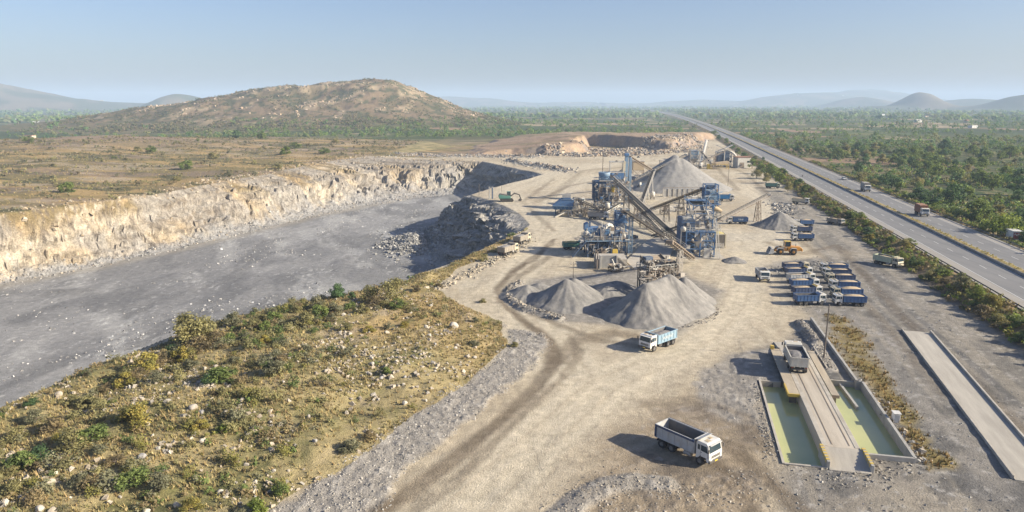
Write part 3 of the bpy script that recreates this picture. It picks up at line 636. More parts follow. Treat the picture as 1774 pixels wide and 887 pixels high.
def make_truck(cab='white', bed='blue', load=None, axles=3, trim=None, low=0.0, fill=.7, text=None, text_m='letter', high=1.3, stripe=None, vintage=False):
    """forward +x, wheels on z=0, all parts below one Empty"""
    t = bpy.data.objects.new('dump_truck', None); COL.objects.link(t); t.empty_display_size = .3
    Cm, Bm = M_(cab), M_(bed); Tm = M_(trim or bed)
    back = -3.5 if axles == 3 else -2.75
    # chassis
    ch = MB()
    for s in (-.42, .42): ch.box(((back+.2+3.3)/2, s, .82), (3.3-back-.2, .1, .26))
    for x in (-3.2, -2.2, -.8, .6, 1.6): ch.box((max(x, back+.3), 0, .82), (.12, .84, .16))
    ax = [2.5, -1.25, -2.58] if axles == 3 else [2.2, -1.7]
    for x in ax: ch.tube((x, -1.0, .52), (x, 1.0, .52), .1, n=8)
    ch.box((ax[1], 0, .5), (.45, .5, .42))
    if axles == 3: ch.box((ax[2], 0, .5), (.45, .5, .42))
    ch.box((back+.12, 0, .7), (.12, 2.0, .22)); ch.tube((.9, .2, .7), (.9, .2, 1.2), .14, n=8)
    ch.build('chassis', M_('chassis'), t)
    for s in (-1, 1):
        for k, x in enumerate(ax):
            tm, rm = WH['single' if k == 0 else 'dual']
            wo = link('wheel', tm, t); wo.location = (x, s*(1.03 if k == 0 else .93), .52); wo.rotation_euler = (0, 0, 0 if s > 0 else math.pi)
            link('rim', rm, wo)
    ft = MB().tube((.45, -1.0, .78), (1.35, -1.0, .78), .29, n=12); ft.bar((.6, -1, 1.05), (.6, -1, 1.13), .1).build('fuel_tank', M_('dullgrey'), t)
    MB().box((.9, .98, .78), (.8, .4, .5)).build('battery_box', M_('chassis'), t, .03)
    # cab
    fx = 3.72 if axles == 3 else 3.35; bx = fx-1.72
    prof = [(bx, .78), (bx+.35, .78), (bx+.42, 1.08), (bx+1.26, 1.08), (bx+1.38, .70), (fx-.02, .62), (fx, 1.45), (fx-.03, 1.62), (fx-.24, 2.62), (fx-.42, 2.76), (bx+.1, 2.78), (bx, 2.6)]
    if vintage: prof = [(bx, .85), (bx+.3, .85), (bx+.42, 1.1), (bx+1.26, 1.1), (bx+1.38, .72), (fx, .68), (fx, 1.55), (fx-.12, 1.68), (fx-.2, 2.5), (fx-.34, 2.62), (bx+.1, 2.64), (bx, 2.5)]
    cb = MB().prism(prof, -1.17, 1.17).build('cab', Cm, t, .035)
    z0, z1 = 1.74, 2.52
    def sx(z): return fx-.03-(z-1.62)*.21 if not vintage else fx-.12-(z-1.68)*.1
    n = Vector((1, 0, .21)).normalized()*.012
    q = [Vector((sx(z0), -1.02, z0)), Vector((sx(z0), 1.02, z0)), Vector((sx(z1), .98, z1)), Vector((sx(z1), -.98, z1))]
    ws = MB(); ws.quad(*[p+n for p in q])
    wso = ws.build('windscreen', M_('glass'), cb)
    for yy in (.9, 1.75): MB().bar(q[0]+n*2+Vector((0, yy, .02)), q[0]+n*2+Vector((-.1, yy-.55, .45)), .02).build('wiper', M_('chassis'), cb)
    for s in (-1, 1):
        y = s*1.182
        MB().quad((sx(1.78)-.14, y, 1.72), (bx+.62, y, 1.80), (bx+.62, y, 2.45), (sx(2.45)-.16, y, 2.45)).build('side_window', M_('glass'), cb)
        MB().quad((bx+.50, y, 1.84), (bx+.20, y, 1.84), (bx+.20, y, 2.42), (bx+.50, y, 2.42)).build('rear_side_window', M_('glass'), cb)
        d = MB(); zc = 1.12
        for a, b in (((bx+.56, zc), (bx+.56, 2.52)), ((fx-.22, zc), (fx-.2, 1.7)), ((bx+.56, zc), (fx-.22, zc))): d.bar((a[0], s*1.176, a[1]), (b[0], s*1.176, b[1]), .02)
        d.box((bx+.68, s*1.185, 1.6), (.16, .03, .05)); d.build('door', M_('chassis'), cb)
        MB().box((fx+.02, s*1.36, 2.1), (.08, .2, .46)).bar((fx-.15, s*1.16, 2.45), (fx+.02, s*1.36, 2.32), .03).bar((fx-.1, s*1.16, 1.75), (fx+.02, s*1.36, 1.9), .03).build('mirror', M_('chassis'), cb, .015)
        MB().box((fx+.055, s*.88, .93), (.05, .34, .2)).build('headlight', M_('lamp'), cb, .02)
        MB().box((bx+.85, s*1.02, .56), (.5, .34, .06)).box((bx+.62, s*1.1, .9), (.06, .16, .7)).build('step', M_('chassis'), cb)
    MB().box((fx+.0, 0, .78), (.22, 2.36, .34)).build('bumper', M_('chassis') if not vintage else Cm, t, .04)
    g = MB()
    for k in range(4): g.box((fx+.012, 0, 1.14+k*.085), (.03, 1.55, .045))
    g.build('grille', M_('chassis'), cb)
    MB().box((fx+.12, 0, .76), (.02, .5, .13)).build('number_plate', M_('plate'), t)
    vs = MB().box((fx-.1, 0, 2.62), (.3, 2.0, .04)); vs.build('sun_visor', M_(cab), cb)
    MB().box((bx+.7, .35, 2.8), (.35, .4, .04)).box((bx+.9, -.4, 2.79), (.5, .6, .02)).build('roof_hatch', M_('sand') if cab == 'white' else Cm, cb)
    # dump body: floor, two ribbed sides, front wall with guard, tailgate
    bf = bx-.18; W = 1.22; h0 = 1.12; high = high+.12; h1 = h0+high; bl = bf-back
    bo = MB(); bo.box(((bf+back)/2, 0, h0+.05), (bl, 2*W-.1, .1))
    for s in (-1, 1):
        bo.box(((bf+back)/2, s*(W-.03), (h0+h1)/2), (bl, .07, high))
        bo.box(((bf+back)/2, s*(W+.02), h1+.02), (bl+.04, .15, .1))
        nrib = 7
        for k in range(nrib):
            x = back+.12+(bl-.24)*k/(nrib-1); bo.box((x, s*(W+.03), (h0+h1)/2-.02), (.09, .07, high-.02))
        bo.box(((bf+back)/2, s*(W+.025), h0+.06), (bl, .06, .14))
    bo.box((bf-.04, 0, (h0+h1)/2+.12), (.09, 2*W-.04, high+.24))
    body = bo.build('dump_body', Bm, t)
    inn = MB()
    for s in (-1, 1): inn.box(((bf+back)/2, s*(W-.078), (h0+h1)/2), (bl-.2, .014, high-.06))
    inn.box((bf-.105, 0, (h0+h1)/2), (.014, 2*W-.2, high-.04)); inn.box(((bf+back)/2, 0, h0+.115), (bl-.12, 2*W-.16, .014)); inn.build('body_lining', M_('bedin'), body)
    MB().prism([(bf-.02, h1+.13), (bf+.62, h1+.36), (bf+.62, h1+.42), (bf-.02, h1+.2)], -1.1, 1.1).build('cab_guard', Tm, body, .01)
    tg = MB().box((back-.02, 0, (h0+h1)/2), (.08, 2*W-.1, high))
    for k in (-1, -.33, .33, 1): tg.box((back-.075, k*1.05, (h0+h1)/2), (.05, .09, high-.1))
    tg.box((back-.07, 0, h1-.04), (.07, 2*W-.06, .1)); tg.build('tailgate', Bm if not stripe else M_('grey'), body)
    if stripe:
        sp = MB()
        for s in (-1, 1): sp.box(((bf+back)/2, s*(W+.105), h1-.03), (bl+.02, .03, .26)); sp.box((back+.1, s*(W+.085), (h0+h1)/2-.1), (.24, .03, high-.25))
        sp.build('stripe', M_(stripe), body)
    for s in (-1, 1): MB().box((back+.05, s*.95, .98), (.05, .2, .14)).build('tail_lamp', M_('red'), t)
    if load:
        lo = link('load', heap_mesh(bl-.2, 2*W-.2, .55*fill+.15, M_(load), abs(hash((cab, bed, load))) % 50 if False else len(cab)*7+len(bed)*3, -.05), body)
        lo.location = ((bf+back)/2, 0, h0+.15+fill*(high-.25))
    if text:
        me = text_mesh(text, .72, M_(text_m))
        for s in (-1, 1):
            lt = link('lettering', me, body); lt.location = ((bf+back)/2, s*(W+.082), (h0+h1)/2+.02); lt.rotation_euler = (R(90), 0, 0 if s < 0 else math.pi)
    return t
def put(t, front, rear, label, group=None, s=1.0, z=0, cat='dump truck', flat=False):
    """front, rear: where the front and the last axle stand (world x,y)"""
    dx, dy = front[0]-rear[0], front[1]-rear[1]; a = math.atan2(dy, dx)
    cx, cy = (front[0]+rear[0])/2, (front[1]+rear[1])/2
    off = .2*s
    t.scale = (s, s, s); t.rotation_euler = (0, 0, a); t.location = (cx+off*math.cos(a), cy+off*math.sin(a), z)
    return tag(t, label, cat, group)
def put_at(t, px, py, ang, label, group=None, s=1.0, z=0, cat='dump truck'):
    p = at(px, py, z); t.scale = (s, s, s); t.rotation_euler = (0, 0, R(ang)); t.location = (p[0], p[1], z)
    return tag(t, label, cat, group)
RA = math.degrees(math.pi/2-HA)                 # the yard's main axis: 77.6 deg from +x
T = make_truck('white', 'grey', 'gravel', fill=.06, stripe='navy', high=1.35)
put(T, at(1222, 800)[:2], at(1153, 769)[:2], 'white tipper with empty grey body and navy rim turning beside the ponds', s=1.1)
for c in T.children:
    if c.name.startswith('dump_body'): c['label'] = 'pale grey tipper body with a navy rim'
T = make_truck('white', 'skyblue', 'gravel', fill=.55, text='WARPAT')
put(T, at(1122, 607)[:2], at(1160, 593)[:2], 'white cab tipper with faded blue body driving past the front gravel piles', s=1.06)
T = make_truck('white', 'whitebed', 'gravel', fill=.55, high=1.25)
p0 = at(1383, 647, .85); T.scale = (1.08,)*3; T.rotation_euler = (0, 0, R(RA)); T.location = (p0[0]+HS*3.4, p0[1]+HC*3.4, .852)
tag(T, 'white tipper seen from behind standing on the weighbridge deck', 'dump truck')
T = make_truck('white', 'grey', 'sand', fill=.3, axles=2)
put_at(T, 1320, 484, -97, 'white tipper facing the camera alone left of the parked rows', s=.95)
GL = 'tippers parked in two facing rows'
lot = [make_truck('white', 'blue', None), make_truck('white', 'blue', 'sand', fill=.8, trim='cream'), make_truck('cream', 'navy', 'sand', fill=.75, trim='cream'), make_truck('white', 'grey', 'sand', fill=.6, trim='yellow', text='IIIII'), make_truck('white', 'navy', 'sand', fill=.7, trim='yellow'), make_truck('cream', 'blue', 'sand', fill=.9)]
used = set()
def lot_truck(i):
    if i in used: return copy_tree(lot[i])
    used.add(i); return lot[i]
LW = ['front left', 'second left', 'third left', 'fourth left', 'fifth left', 'last left']
Lrow = [(1401, 527, 0, 'blue tipper with empty body, nearest truck of the left parked row'), (1396, 513, 4, 'tipper with cream tailgate and sand load, second nearest of left parked row'),
        (1392, 500, 1, 'blue tipper with sand load, third nearest of left parked row'), (1386, 490, 3, 'pale ribbed tipper with yellow guard, fourth nearest of left parked row'),
        (1382, 479, 4, 'navy tipper with sand load, fifth nearest of left parked row'), (1377, 470, 2, 'cream tipper at the far end of the left parked row')]
Rrow = [(1471, 529, 1, 'blue tipper heaped with sand, nearest truck of the right parked row'), (1466, 516, 5, 'cream cab blue tipper, second nearest of right parked row'),
        (1462, 503, 1, 'white cab blue tipper, third nearest of right parked row'), (1455, 491, 2, 'cream cab navy tipper, fourth nearest of right parked row'),
        (1449, 481, 4, 'yellow guard navy tipper, fifth nearest of right parked row'), (1444, 472, 1, 'blue tipper at the far end of the right parked row')]
for rowx, (row, ang) in enumerate(((Lrow, 4), (Rrow, 175))):
    for k, (px, py, i, lab) in enumerate(row):
        put_at(lot_truck(i), px, py, ang+(-2, 1.5, -1, 2, 0, -1.5)[k], lab, GL, s=.88)
G3 = 'tippers parked in a line near the small cone'
for k, (px, py, i, lab) in enumerate([(1390, 417, 1, 'blue tipper in the group of three, nearest the wheel loader'), (1388, 404, 4, 'navy tipper in the middle of the group of three'), (1392, 392, 1, 'blue tipper, farthest in the group of three above the loader')]):
    put_at(lot_truck(i), px, py, 176+k*2, lab, G3, s=.9)
put_at(make_truck('cream', 'palegreen', 'sand', fill=.6, vintage=True, trim='cream'), 1537, 460, -62, 'old pale green tipper parked at the foot of the shrub bank', s=1.0)
put_at(make_truck('dullgrey', 'brownbed', 'sand', fill=.7), 1447, 389, -62, 'dusty grey tipper half hidden under the highway shrubs', s=.85)
put_at(make_truck('white', 'cream', 'sand', fill=.8, vintage=True), 1386, 353, -25, 'cream tipper below the shrub bank beyond the small cone', s=.95)
put_at(make_truck('palegreen', 'green', 'yellowsand', fill=.5, vintage=True), 1338, 326, -12, 'dark green tipper under the trees beside the highway', s=.95)
put_at(make_truck('white', 'brightblue', 'gravel', fill=.5), 1255, 348, -8, 'bright blue tipper with white cab in front of the big cone', s=1.05)
put_at(make_truck('white', 'blue', None, text='TSBSB'), 1277, 388, 176, 'lettered blue tipper crossing the yard right of the screening tower', s=.98)
put_at(make_truck('white', 'green', 'yellowsand', fill=.9, text='WORKE', text_m='lettergreen'), 993, 432, 8, 'green tipper heaped with yellow stone left of the crusher', s=.88)
put_at(make_truck('white', 'dullgrey', 'gravel', fill=.6), 1036, 380, -12, 'dull grey tipper loading under the conveyor near the feeder', s=1.05)
GE = 'dusty tippers on the pit edge road'
t1 = make_truck('cream', 'brownbed', 'gravel', fill=.75)
put(t1, at(896, 435)[:2], at(862, 446)[:2], 'dusty brown tipper on the pit edge, nearer of the two', GE, s=1.02)
put(copy_tree(t1), at(914, 417)[:2], at(893, 425)[:2], 'dusty brown tipper on the pit edge, farther of the two', GE, s=1.02)
put_at(make_truck('white', 'cream', None), 1000, 352, -40, 'white tipper reversing to the blue feed hopper', s=.9)
# ---- wheel loader
def make_loader():
    t = thing('wheel_loader', 'orange wheel loader with lowered grey bucket standing above the parked trucks', 'wheel loader')
    O = M_('orange')
    for s in (-1, 1):
        for x in (1.55, -1.6):
            w_ = MB().lathe([(.38, -.3), (.68, -.3), (.78, -.2), (.8, 0), (.78, .2), (.68, .3), (.38, .3)], 'y', 22).build('wheel', M_('tyre'), t, fix=False)
            w_.location = (x, s*1.1, .8); rm = MB().lathe([(.40, .22), (.34, .14), (.2, .18), (.18, .28), (0, .28)], 'y', 16)
            rm.build('rim', M_('orange'), w_, fix=False); w_.rotation_euler = (0, 0, 0 if s > 0 else math.pi)
    rear = MB().prism([(-3.6, 1.05), (-.5, .8), (-.3, 1.0), (-.3, 2.0), (-1.0, 2.15), (-3.2, 2.0), (-3.7, 1.7)], -.85, .85).build('engine_hood', O, t, .06)
    MB().box((-3.68, 0, 1.25), (.3, 1.9, .7)).build('counterweight', O, t, .08); MB().tube((-2.2, .3, 2.0), (-2.2, .3, 2.75), .07, n=8).build('exhaust', M_('chassis'), t)
    MB().prism([(-.3, .8), (2.1, .8), (2.2, 1.3), (1.2, 1.75), (-.1, 1.5)], -.62, .62).build('front_frame', O, t, .04)
    cab = MB().prism([(-.9, 1.95), (.55, 1.95), (.62, 2.2), (.5, 3.25), (-.85, 3.25)], -.75, .75).build('cab', M_('glass'), t)
    fr = MB()
    for x, x2 in ((-.9, -.85), (.56, .5)):
        for s in (-1, 1): fr.bar((x, s*.76, 1.95), (x2, s*.76, 3.25), .1)
    fr.box((-.18, 0, 1.98), (1.6, 1.62, .1)); fr.build('cab_frame', O, cab); MB().box((-.18, 0, 3.32), (1.65, 1.7, .14)).build('cab_roof', M_('yellow'), cab, .04)
    for s in (-1, 1):
        MB().prism([(.85, 1.75), (1.0, 1.55), (2.3, .95), (3.35, .5), (3.45, .7), (2.5, 1.35), (1.3, 2.0)], s*.55-.08, s*.55+.08).build('lift_arm', O, t)
        for x in (1.55, -1.6): MB().prism([(x-.95, 1.2), (x-.6, 1.75), (x+.6, 1.75), (x+.95, 1.2), (x+.85, 1.2), (x+.55, 1.65), (x-.55, 1.65), (x-.85, 1.2)], s*1.1-.32, s*1.1+.32).build('mudguard', M_('grey'), t)
        MB().tube((1.1, s*.3, 1.2), (2.6, s*.3, 1.05), .09, n=8).build('lift_cylinder', M_('grey'), t)
    MB().prism([(3.3, .25), (4.5, .12), (4.5, .18), (3.45, .4), (3.3, .8), (3.45, 1.35), (3.95, 1.65), (3.9, 1.72), (3.3, 1.45), (3.15, .8)], -1.45, 1.45).build('bucket', M_('grey'), t, fix=True)
    bs = MB()
    for s in (-1, 1): bs.prism([(3.3, .28), (4.5, .14), (3.95, 1.65), (3.4, 1.4), (3.25, .8)], s*1.46-.03, s*1.46+.03)
    bs.build('bucket_side', M_('grey'), t)
    p = at(1361, 440); t.location = (p[0], p[1], 0); t.rotation_euler = (0, 0, R(172)); t.scale = (1.13,)*3
make_loader()
# ---- covered lorries, cars and a motorbike on the highway
def highway_truck(y, v, bodycol, label):
    t = bpy.data.objects.new('lorry', None); COL.objects.link(t); t.empty_display_size = .3
    src = make_truck('white', bodycol, None, high=2.0)
    for c in list(src.children): c.parent = t
    bpy.data.objects.remove(src)
    MB().prism([(-3.9, 3.1), (1.75, 3.1), (1.75, 3.45), (1.2, 3.6), (-3.4, 3.6), (-3.9, 3.4)], -1.18, 1.18).build('tarpaulin', M_('rust' if bodycol == 'rust' else 'dullgrey'), t, .08)
    t.location = road_pt(y, v, ROAD_Z+.01); t.rotation_euler = (0, 0, road_rot(y)+math.pi); t.scale = (1.1,)*3
    return tag(t, label, 'lorry', 'lorries driving on the highway')
pa = at(1596, 373, ROAD_Z); highway_truck(pa[1], float(road_v(pa[0], pa[1])), 'rust', 'lorry with rust red body on the far highway carriageway')
pa = at(1499, 331, ROAD_Z); highway_truck(pa[1], float(road_v(pa[0], pa[1])), 'dullgrey', 'lorry with dull grey covered body on the far carriageway')
def car(px, py, col, label, flip):
    p = at(px, py, ROAD_Z); t = thing('car', label, 'car', (p[0], p[1], ROAD_Z+.01), road_rot(p[1])+(math.pi if flip else 0), 'small vehicles on the highway')
    MB().prism([(-2.1, .35), (2.1, .35), (2.15, .75), (1.1, .92), (-2.0, .98), (-2.15, .8)], -.85, .85).build('body', M_(col), t, .06)
    cb = MB().prism([(1.0, .93), (.35, 1.42), (-1.3, 1.45), (-1.9, .98)], -.74, .74).build('windows', M_('glass'), t, .03)
    MB().box((-.5, 0, 1.46), (1.6, 1.4, .05)).build('roof', M_(col), t, .02)
    for s in (-1, 1):
        for x in (1.3, -1.3): MB().tube((x, s*.68, .32), (x, s*.88, .32), .32, n=14).build('wheel', M_('tyre'), t)
        MB().box((2.1, s*.6, .68), (.08, .35, .14)).build('headlight', M_('lamp'), t)
car(1462, 311, 'white', 'small pale car on the far carriageway beyond both lorries', True)
def motorbike(px, py, label):
    p = at(px, py, ROAD_Z); t = thing('motorbike', label, 'motorbike', (p[0], p[1], ROAD_Z), road_rot(p[1]), 'small vehicles on the highway')
    for x in (.65, -.65): MB().lathe([(.2, -.05), (.28, -.06), (.31, 0), (.28, .06), (.2, .05)], 'y', 14, (x, 0, .31)).build('wheel', M_('tyre'), t)
    MB().bar((-.65, 0, .31), (.1, 0, .62), .1).bar((.65, 0, .31), (.4, 0, 1.0), .07).box((0, 0, .5), (.5, .25, .35)).build('frame', M_('chassis'), t)
    MB().box((.12, 0, .82), (.5, .28, .2)).build('fuel_tank', M_('red'), t, .05); MB().box((-.4, 0, .82), (.7, .26, .1)).build('seat', M_('tyre'), t, .03); MB().bar((.38, -.36, 1.02), (.38, .36, 1.02), .04).build('handlebar', M_('chassis'), t)
motorbike(1390, 306, 'small dark motorbike on the near carriageway of the highway')
# ------------------------------------------------------------------ crushing plant
MT['plantblue'] = mat('plant_blue_paint', (.035, .135, .32), (.10, .16, .24), 1.4, .65, amt=.75, dust=.3)
MT['plantdark'] = mat('plant_dark_blue', (.03, .075, .16), (.09, .11, .14), 1.4, .65, amt=.8, dust=.35)
MT['plantpale'] = mat('plant_faded_blue', (.13, .25, .40), (.26, .29, .31), 1.1, .65, amt=.7, dust=.3)
MT['steel'] = mat('dusty_steel', (.36, .33, .30), (.46, .41, .34), 1.2, .7, amt=.8, dust=.5)
MT['dsteel'] = mat('dark_steel', (.09, .085, .08), (.18, .15, .12), 1.2, .7, amt=.7, dust=.4)
MT['bsteel'] = mat('brown_steel', (.20, .15, .115), (.32, .26, .2), 1.2, .75, amt=.7, dust=.5)
MT['belt'] = mat('belt_rubber', (.03, .029, .028), (.07, .062, .055), .9, .9, amt=.7)
MT['pwhite'] = mat('plant_white', (.60, .58, .53), (.42, .37, .30), 1.2, .6, amt=.6, dust=.4)
MT['concrete'] = mat('concrete', (.40, .385, .355), (.27, .25, .225), .7, .9, amt=.8, bump=.4, bscale=9)
MT['concrete2'] = mat('pale_concrete', (.46, .42, .36), (.31, .27, .22), .5, .92, amt=.8, bump=.4, bscale=7, detail=8)
MT['pile'] = mat('crushed_grey_stone', (.27, .252, .23), (.155, .147, .138), .5, .95, amt=1, bump=1.0, bscale=5, stretch=(1, 1, .35), detail=9)
MT['pile2'] = mat('fine_grey_stone', (.29, .275, .255), (.20, .19, .18), .3, .95, amt=1, bump=.8, bscale=4, stretch=(1, 1, .25), detail=9)

def local(t, p): return tuple(Vector(p)-Vector(t.location))
def conveyor(name_label, tail, head, w=1.1, legs=(.4, .75), frame='steel', walk=True, cover=None, depth=.8, ground=0):
    tail, head = Vector(tail), Vector(head)
    t = thing('conveyor', name_label, 'conveyor', (tail.x, tail.y, 0), 0, 'belt conveyors of the crushing plant')
    o = Vector(t.location); a = tail-o; b = head-o; d = (b-a); L = d.length; d.normalize()
    side = d.cross(Vector((0, 0, 1))).normalized(); up = side.cross(d).normalized()
    P = lambda s, x, z: a+d*s+side*x+up*z
    fr = MB(); n = max(4, int(L/2.2)); st = L/n
    for s in (-w/2-.1, w/2+.1):
        fr.bar(P(0, s, 0), P(L, s, 0), .14, .2); fr.bar(P(0, s, -depth), P(L, s, -depth), .1, .12)
        for k in range(n): fr.bar(P(k*st, s, 0), P((k+.5)*st, s, -depth), .07); fr.bar(P((k+.5)*st, s, -depth), P((k+1)*st, s, 0), .07)
    for k in range(n+1): fr.bar(P(k*st, -w/2-.1, -depth), P(k*st, w/2+.1, -depth), .07); fr.bar(P(k*st, -w/2-.1, -.02), P(k*st, w/2+.1, -.02), .08)
    fr.build('frame', M_(frame), t, fix=False)
    be = MB(); N = max(2, int(L/3))
    for k in range(N):
        s0, s1 = L*k/N, L*(k+1)/N
        be.quad(P(s0, -w/2, .24), P(s1, -w/2, .24), P(s1, -w*.2, .12), P(s0, -w*.2, .12)); be.quad(P(s0, -w*.2, .12), P(s1, -w*.2, .12), P(s1, w*.2, .12), P(s0, w*.2, .12)); be.quad(P(s0, w*.2, .12), P(s1, w*.2, .12), P(s1, w/2, .24), P(s0, w/2, .24))
    be.quad(P(0, -w/2, -.3), P(0, w/2, -.3), P(L, w/2, -.3), P(L, -w/2, -.3))
    be.build('belt', M_('belt'), t, fix=False)
    ro = MB()
    for k in range(int(L/1.4)): ro.bar(P(k*1.4+.5, -w/2-.08, .09), P(k*1.4+.5, w/2+.08, .09), .09)
    tag(ro.build('idler_rollers', M_('dsteel'), t, fix=False), kind='stuff')
    for s, z in ((.1, -.08), (L-.1, -.08)): MB().tube(P(s, -w/2, z), P(s, w/2, z), .3, n=14).build('pulley', M_('dsteel'), t)
    MB().box((0, 0, 0), (.8, .6, .6), Matrix.Translation(P(L-.6, w/2+.5, -.05))).build('drive_motor', M_('plantdark'), t)
    MB().box((0, 0, 0), (.9, w+.5, .8), Matrix.Translation(P(L+.15, 0, -.5)) @ Matrix.Rotation(math.atan2(d.y, d.x), 4, 'Z')).build('head_chute', M_(frame), t)
    if walk:
        wk = MB(); wk.bar(P(.5, w/2+.5, -.1), P(L-.3, w/2+.5, -.1), .5, .06)
        wk.build('walkway', M_('steel'), t, fix=False)
        hr = MB(); hr.bar(P(.5, w/2+.92, .9), P(L-.3, w/2+.92, .9), .06); hr.bar(P(.5, w/2+.92, .45), P(L-.3, w/2+.92, .45), .045)
        for k in range(int(L/2)+1): hr.bar(P(min(.5+k*2, L-.3), w/2+.92, -.1), P(min(.5+k*2, L-.3), w/2+.92, .9), .05)
        hr.build('handrail', M_('pwhite'), t, fix=False)
    if cover:
        cv = MB()
        for k in range(6):
            a0, a1 = math.pi*k/6, math.pi*(k+1)/6
            q = [P(s, -math.cos(aa)*(w/2+.12), .2+math.sin(aa)*.6) for s, aa in ((1, a0), (L-.5, a0), (L-.5, a1), (1, a1))]; cv.quad(*q)
        cv.build('cover', M_(cover), t, fix=False)
    for f in legs:
        lg = MB(); c = P(L*f, 0, -depth); h = c.z-ground
        if h < 1.2: continue
        feet = []
        for s in (-1, 1):
            for q in (-1, 1):
                top = P(L*f+q*.45, s*(w/2+.05), -depth); ft = Vector((top.x+side.x*s*.07*h+d.x*q*.05*h, top.y+side.y*s*.07*h+d.y*q*.05*h, ground-.1)); lg.bar(top, ft, .2); feet.append((top, ft))
        m = max(1, int(h/2.4))
        for i, j in ((0, 1), (2, 3), (0, 2), (1, 3)):
            for k in range(m):
                A0 = feet[i][0].lerp(feet[i][1], k/m); A1 = feet[i][0].lerp(feet[i][1], (k+1)/m); B0 = feet[j][0].lerp(feet[j][1], k/m); B1 = feet[j][0].lerp(feet[j][1], (k+1)/m)
                lg.bar(A0, B1, .09); lg.bar(A1, B1, .1)
        lg.build('trestle', M_(frame), t, fix=False)
    return t
def frame_box(mb, x0, x1, y0, y1, z0, z1, nz=3, w=.2, brace=True, bw=.09, nx=1):
    for i in range(nx+1):
        x = x0+(x1-x0)*i/nx
        for y in (y0, y1): mb.bar((x, y, z0), (x, y, z1), w)
    for k in range(nz+1):
        z = z0+(z1-z0)*k/nz
        if k > 0:
            for y in (y0, y1): mb.bar((x0, y, z), (x1, y, z), w*.8)
            for x in (x0, x1): mb.bar((x, y0, z), (x, y1, z), w*.8)
        if brace and k < nz:
            zz = z0+(z1-z0)*(k+1)/nz
            for y in (y0, y1):
                for i in range(nx):
                    xa, xb = x0+(x1-x0)*i/nx, x0+(x1-x0)*(i+1)/nx; mb.bar((xa, y, z), (xb, y, zz), bw); mb.bar((xb, y, z), (xa, y, zz), bw)
            for x in (x0, x1): mb.bar((x, y0, z), (x, y1, zz), bw); mb.bar((x, y1, z), (x, y0, zz), bw)
    return mb
def rail(mb, x0, x1, y0, y1, z, sides='nsew'):
    segs = {'n': ((x0, y1), (x1, y1)), 's': ((x0, y0), (x1, y0)), 'e': ((x1, y0), (x1, y1)), 'w': ((x0, y0), (x0, y1))}
    for k in sides:
        (ax, ay), (bx, by) = segs[k]
        for h in (.55, 1.1): mb.bar((ax, ay, z+h), (bx, by, z+h), .085)
        n = max(1, int(math.hypot(bx-ax, by-ay)/1.5))
        for i in range(n+1): mb.bar((ax+(bx-ax)*i/n, ay+(by-ay)*i/n, z), (ax+(bx-ax)*i/n, ay+(by-ay)*i/n, z+1.1), .085)
    return mb
def hopper(mb, cx, cy, z0, z1, a, b, c=.6, cb=None):
    cb = cb or b
    vs = [(cx-c, cy-c, z0), (cx+c, cy-c, z0), (cx+c, cy+c, z0), (cx-c, cy+c, z0), (cx-a, cy-b, z1), (cx+a, cy-b, z1), (cx+a, cy+b, z1), (cx-a, cy+b, z1)]
    return mb.add(vs, [(0, 1, 5, 4), (1, 2, 6, 5), (2, 3, 7, 6), (3, 0, 4, 7), (3, 2, 1, 0)])
def stair(mb, p0, p1, w=.7):
    p0, p1 = Vector(p0), Vector(p1); d = p1-p0; hd = Vector((d.x, d.y, 0)).normalized(); s = Vector((-hd.y, hd.x, 0))
    for k in (-w/2, w/2): mb.bar(p0+s*k, p1+s*k, .1, .2); mb.bar(p0+s*k+Vector((0, 0, 1)), p1+s*k+Vector((0, 0, 1)), .06); mb.bar(p0+s*k, p0+s*k+Vector((0, 0, 1)), .06); mb.bar(p1+s*k, p1+s*k+Vector((0, 0, 1)), .06)
    n = int(abs(d.z)/.25)
    for i in range(n): q = p0+d*((i+.5)/n); mb.bar(q-s*w/2, q+s*w/2, .22, .04)
    return mb
def vib_screen(t, x0, x1, p0, p1, col='steel', side='pwhite', h=1.0):
    """inclined screen box: p0=(y,z) low end, p1=(y,z) high end"""
    mb = MB(); a = Vector((0, p0[0], p0[1])); b = Vector((0, p1[0], p1[1])); d = b-a
    mb.quad((x0, a.y, a.z), (x1, a.y, a.z), (x1, b.y, b.z), (x0, b.y, b.z)); mb.quad((x0, a.y, a.z-.5), (x1, a.y, a.z-.5), (x1, b.y, b.z-.5), (x0, b.y, b.z-.5))
    n = 9
    for k in range(n): q = a+d*(k/(n-1)); mb.bar((x0, q.y, q.z+.05), (x1, q.y, q.z+.05), .1, .08)
    sc = mb.build('screen_mesh', M_(col), t, fix=False)
    for x in (x0, x1):
        w = MB(); w.add([(x, a.y, a.z-.7), (x, b.y, b.z-.7), (x, b.y, b.z+.45), (x, a.y, a.z+.45)], [(0, 1, 2, 3)]); w.bar((x, a.y, a.z+.45), (x, b.y, b.z+.45), .14); w.bar((x, a.y, a.z-.7), (x, b.y, b.z-.7), .14)
        for k in range(5): q = a+d*(k/4); w.bar((x, q.y, q.z-.7), (x, q.y, q.z+.45), .1)
        w.build('screen_side', M_(side), t, fix=False)
    m = a+d*.5; MB().tube((x0-.3, m.y, m.z+.5), (x1+.3, m.y, m.z+.5), .28, n=12).build('exciter_shaft', M_('dsteel'), t)
    MB().box((x1+.5, m.y, m.z+.3), (.6, .7, .7)).build('motor', M_('plantdark'), t)

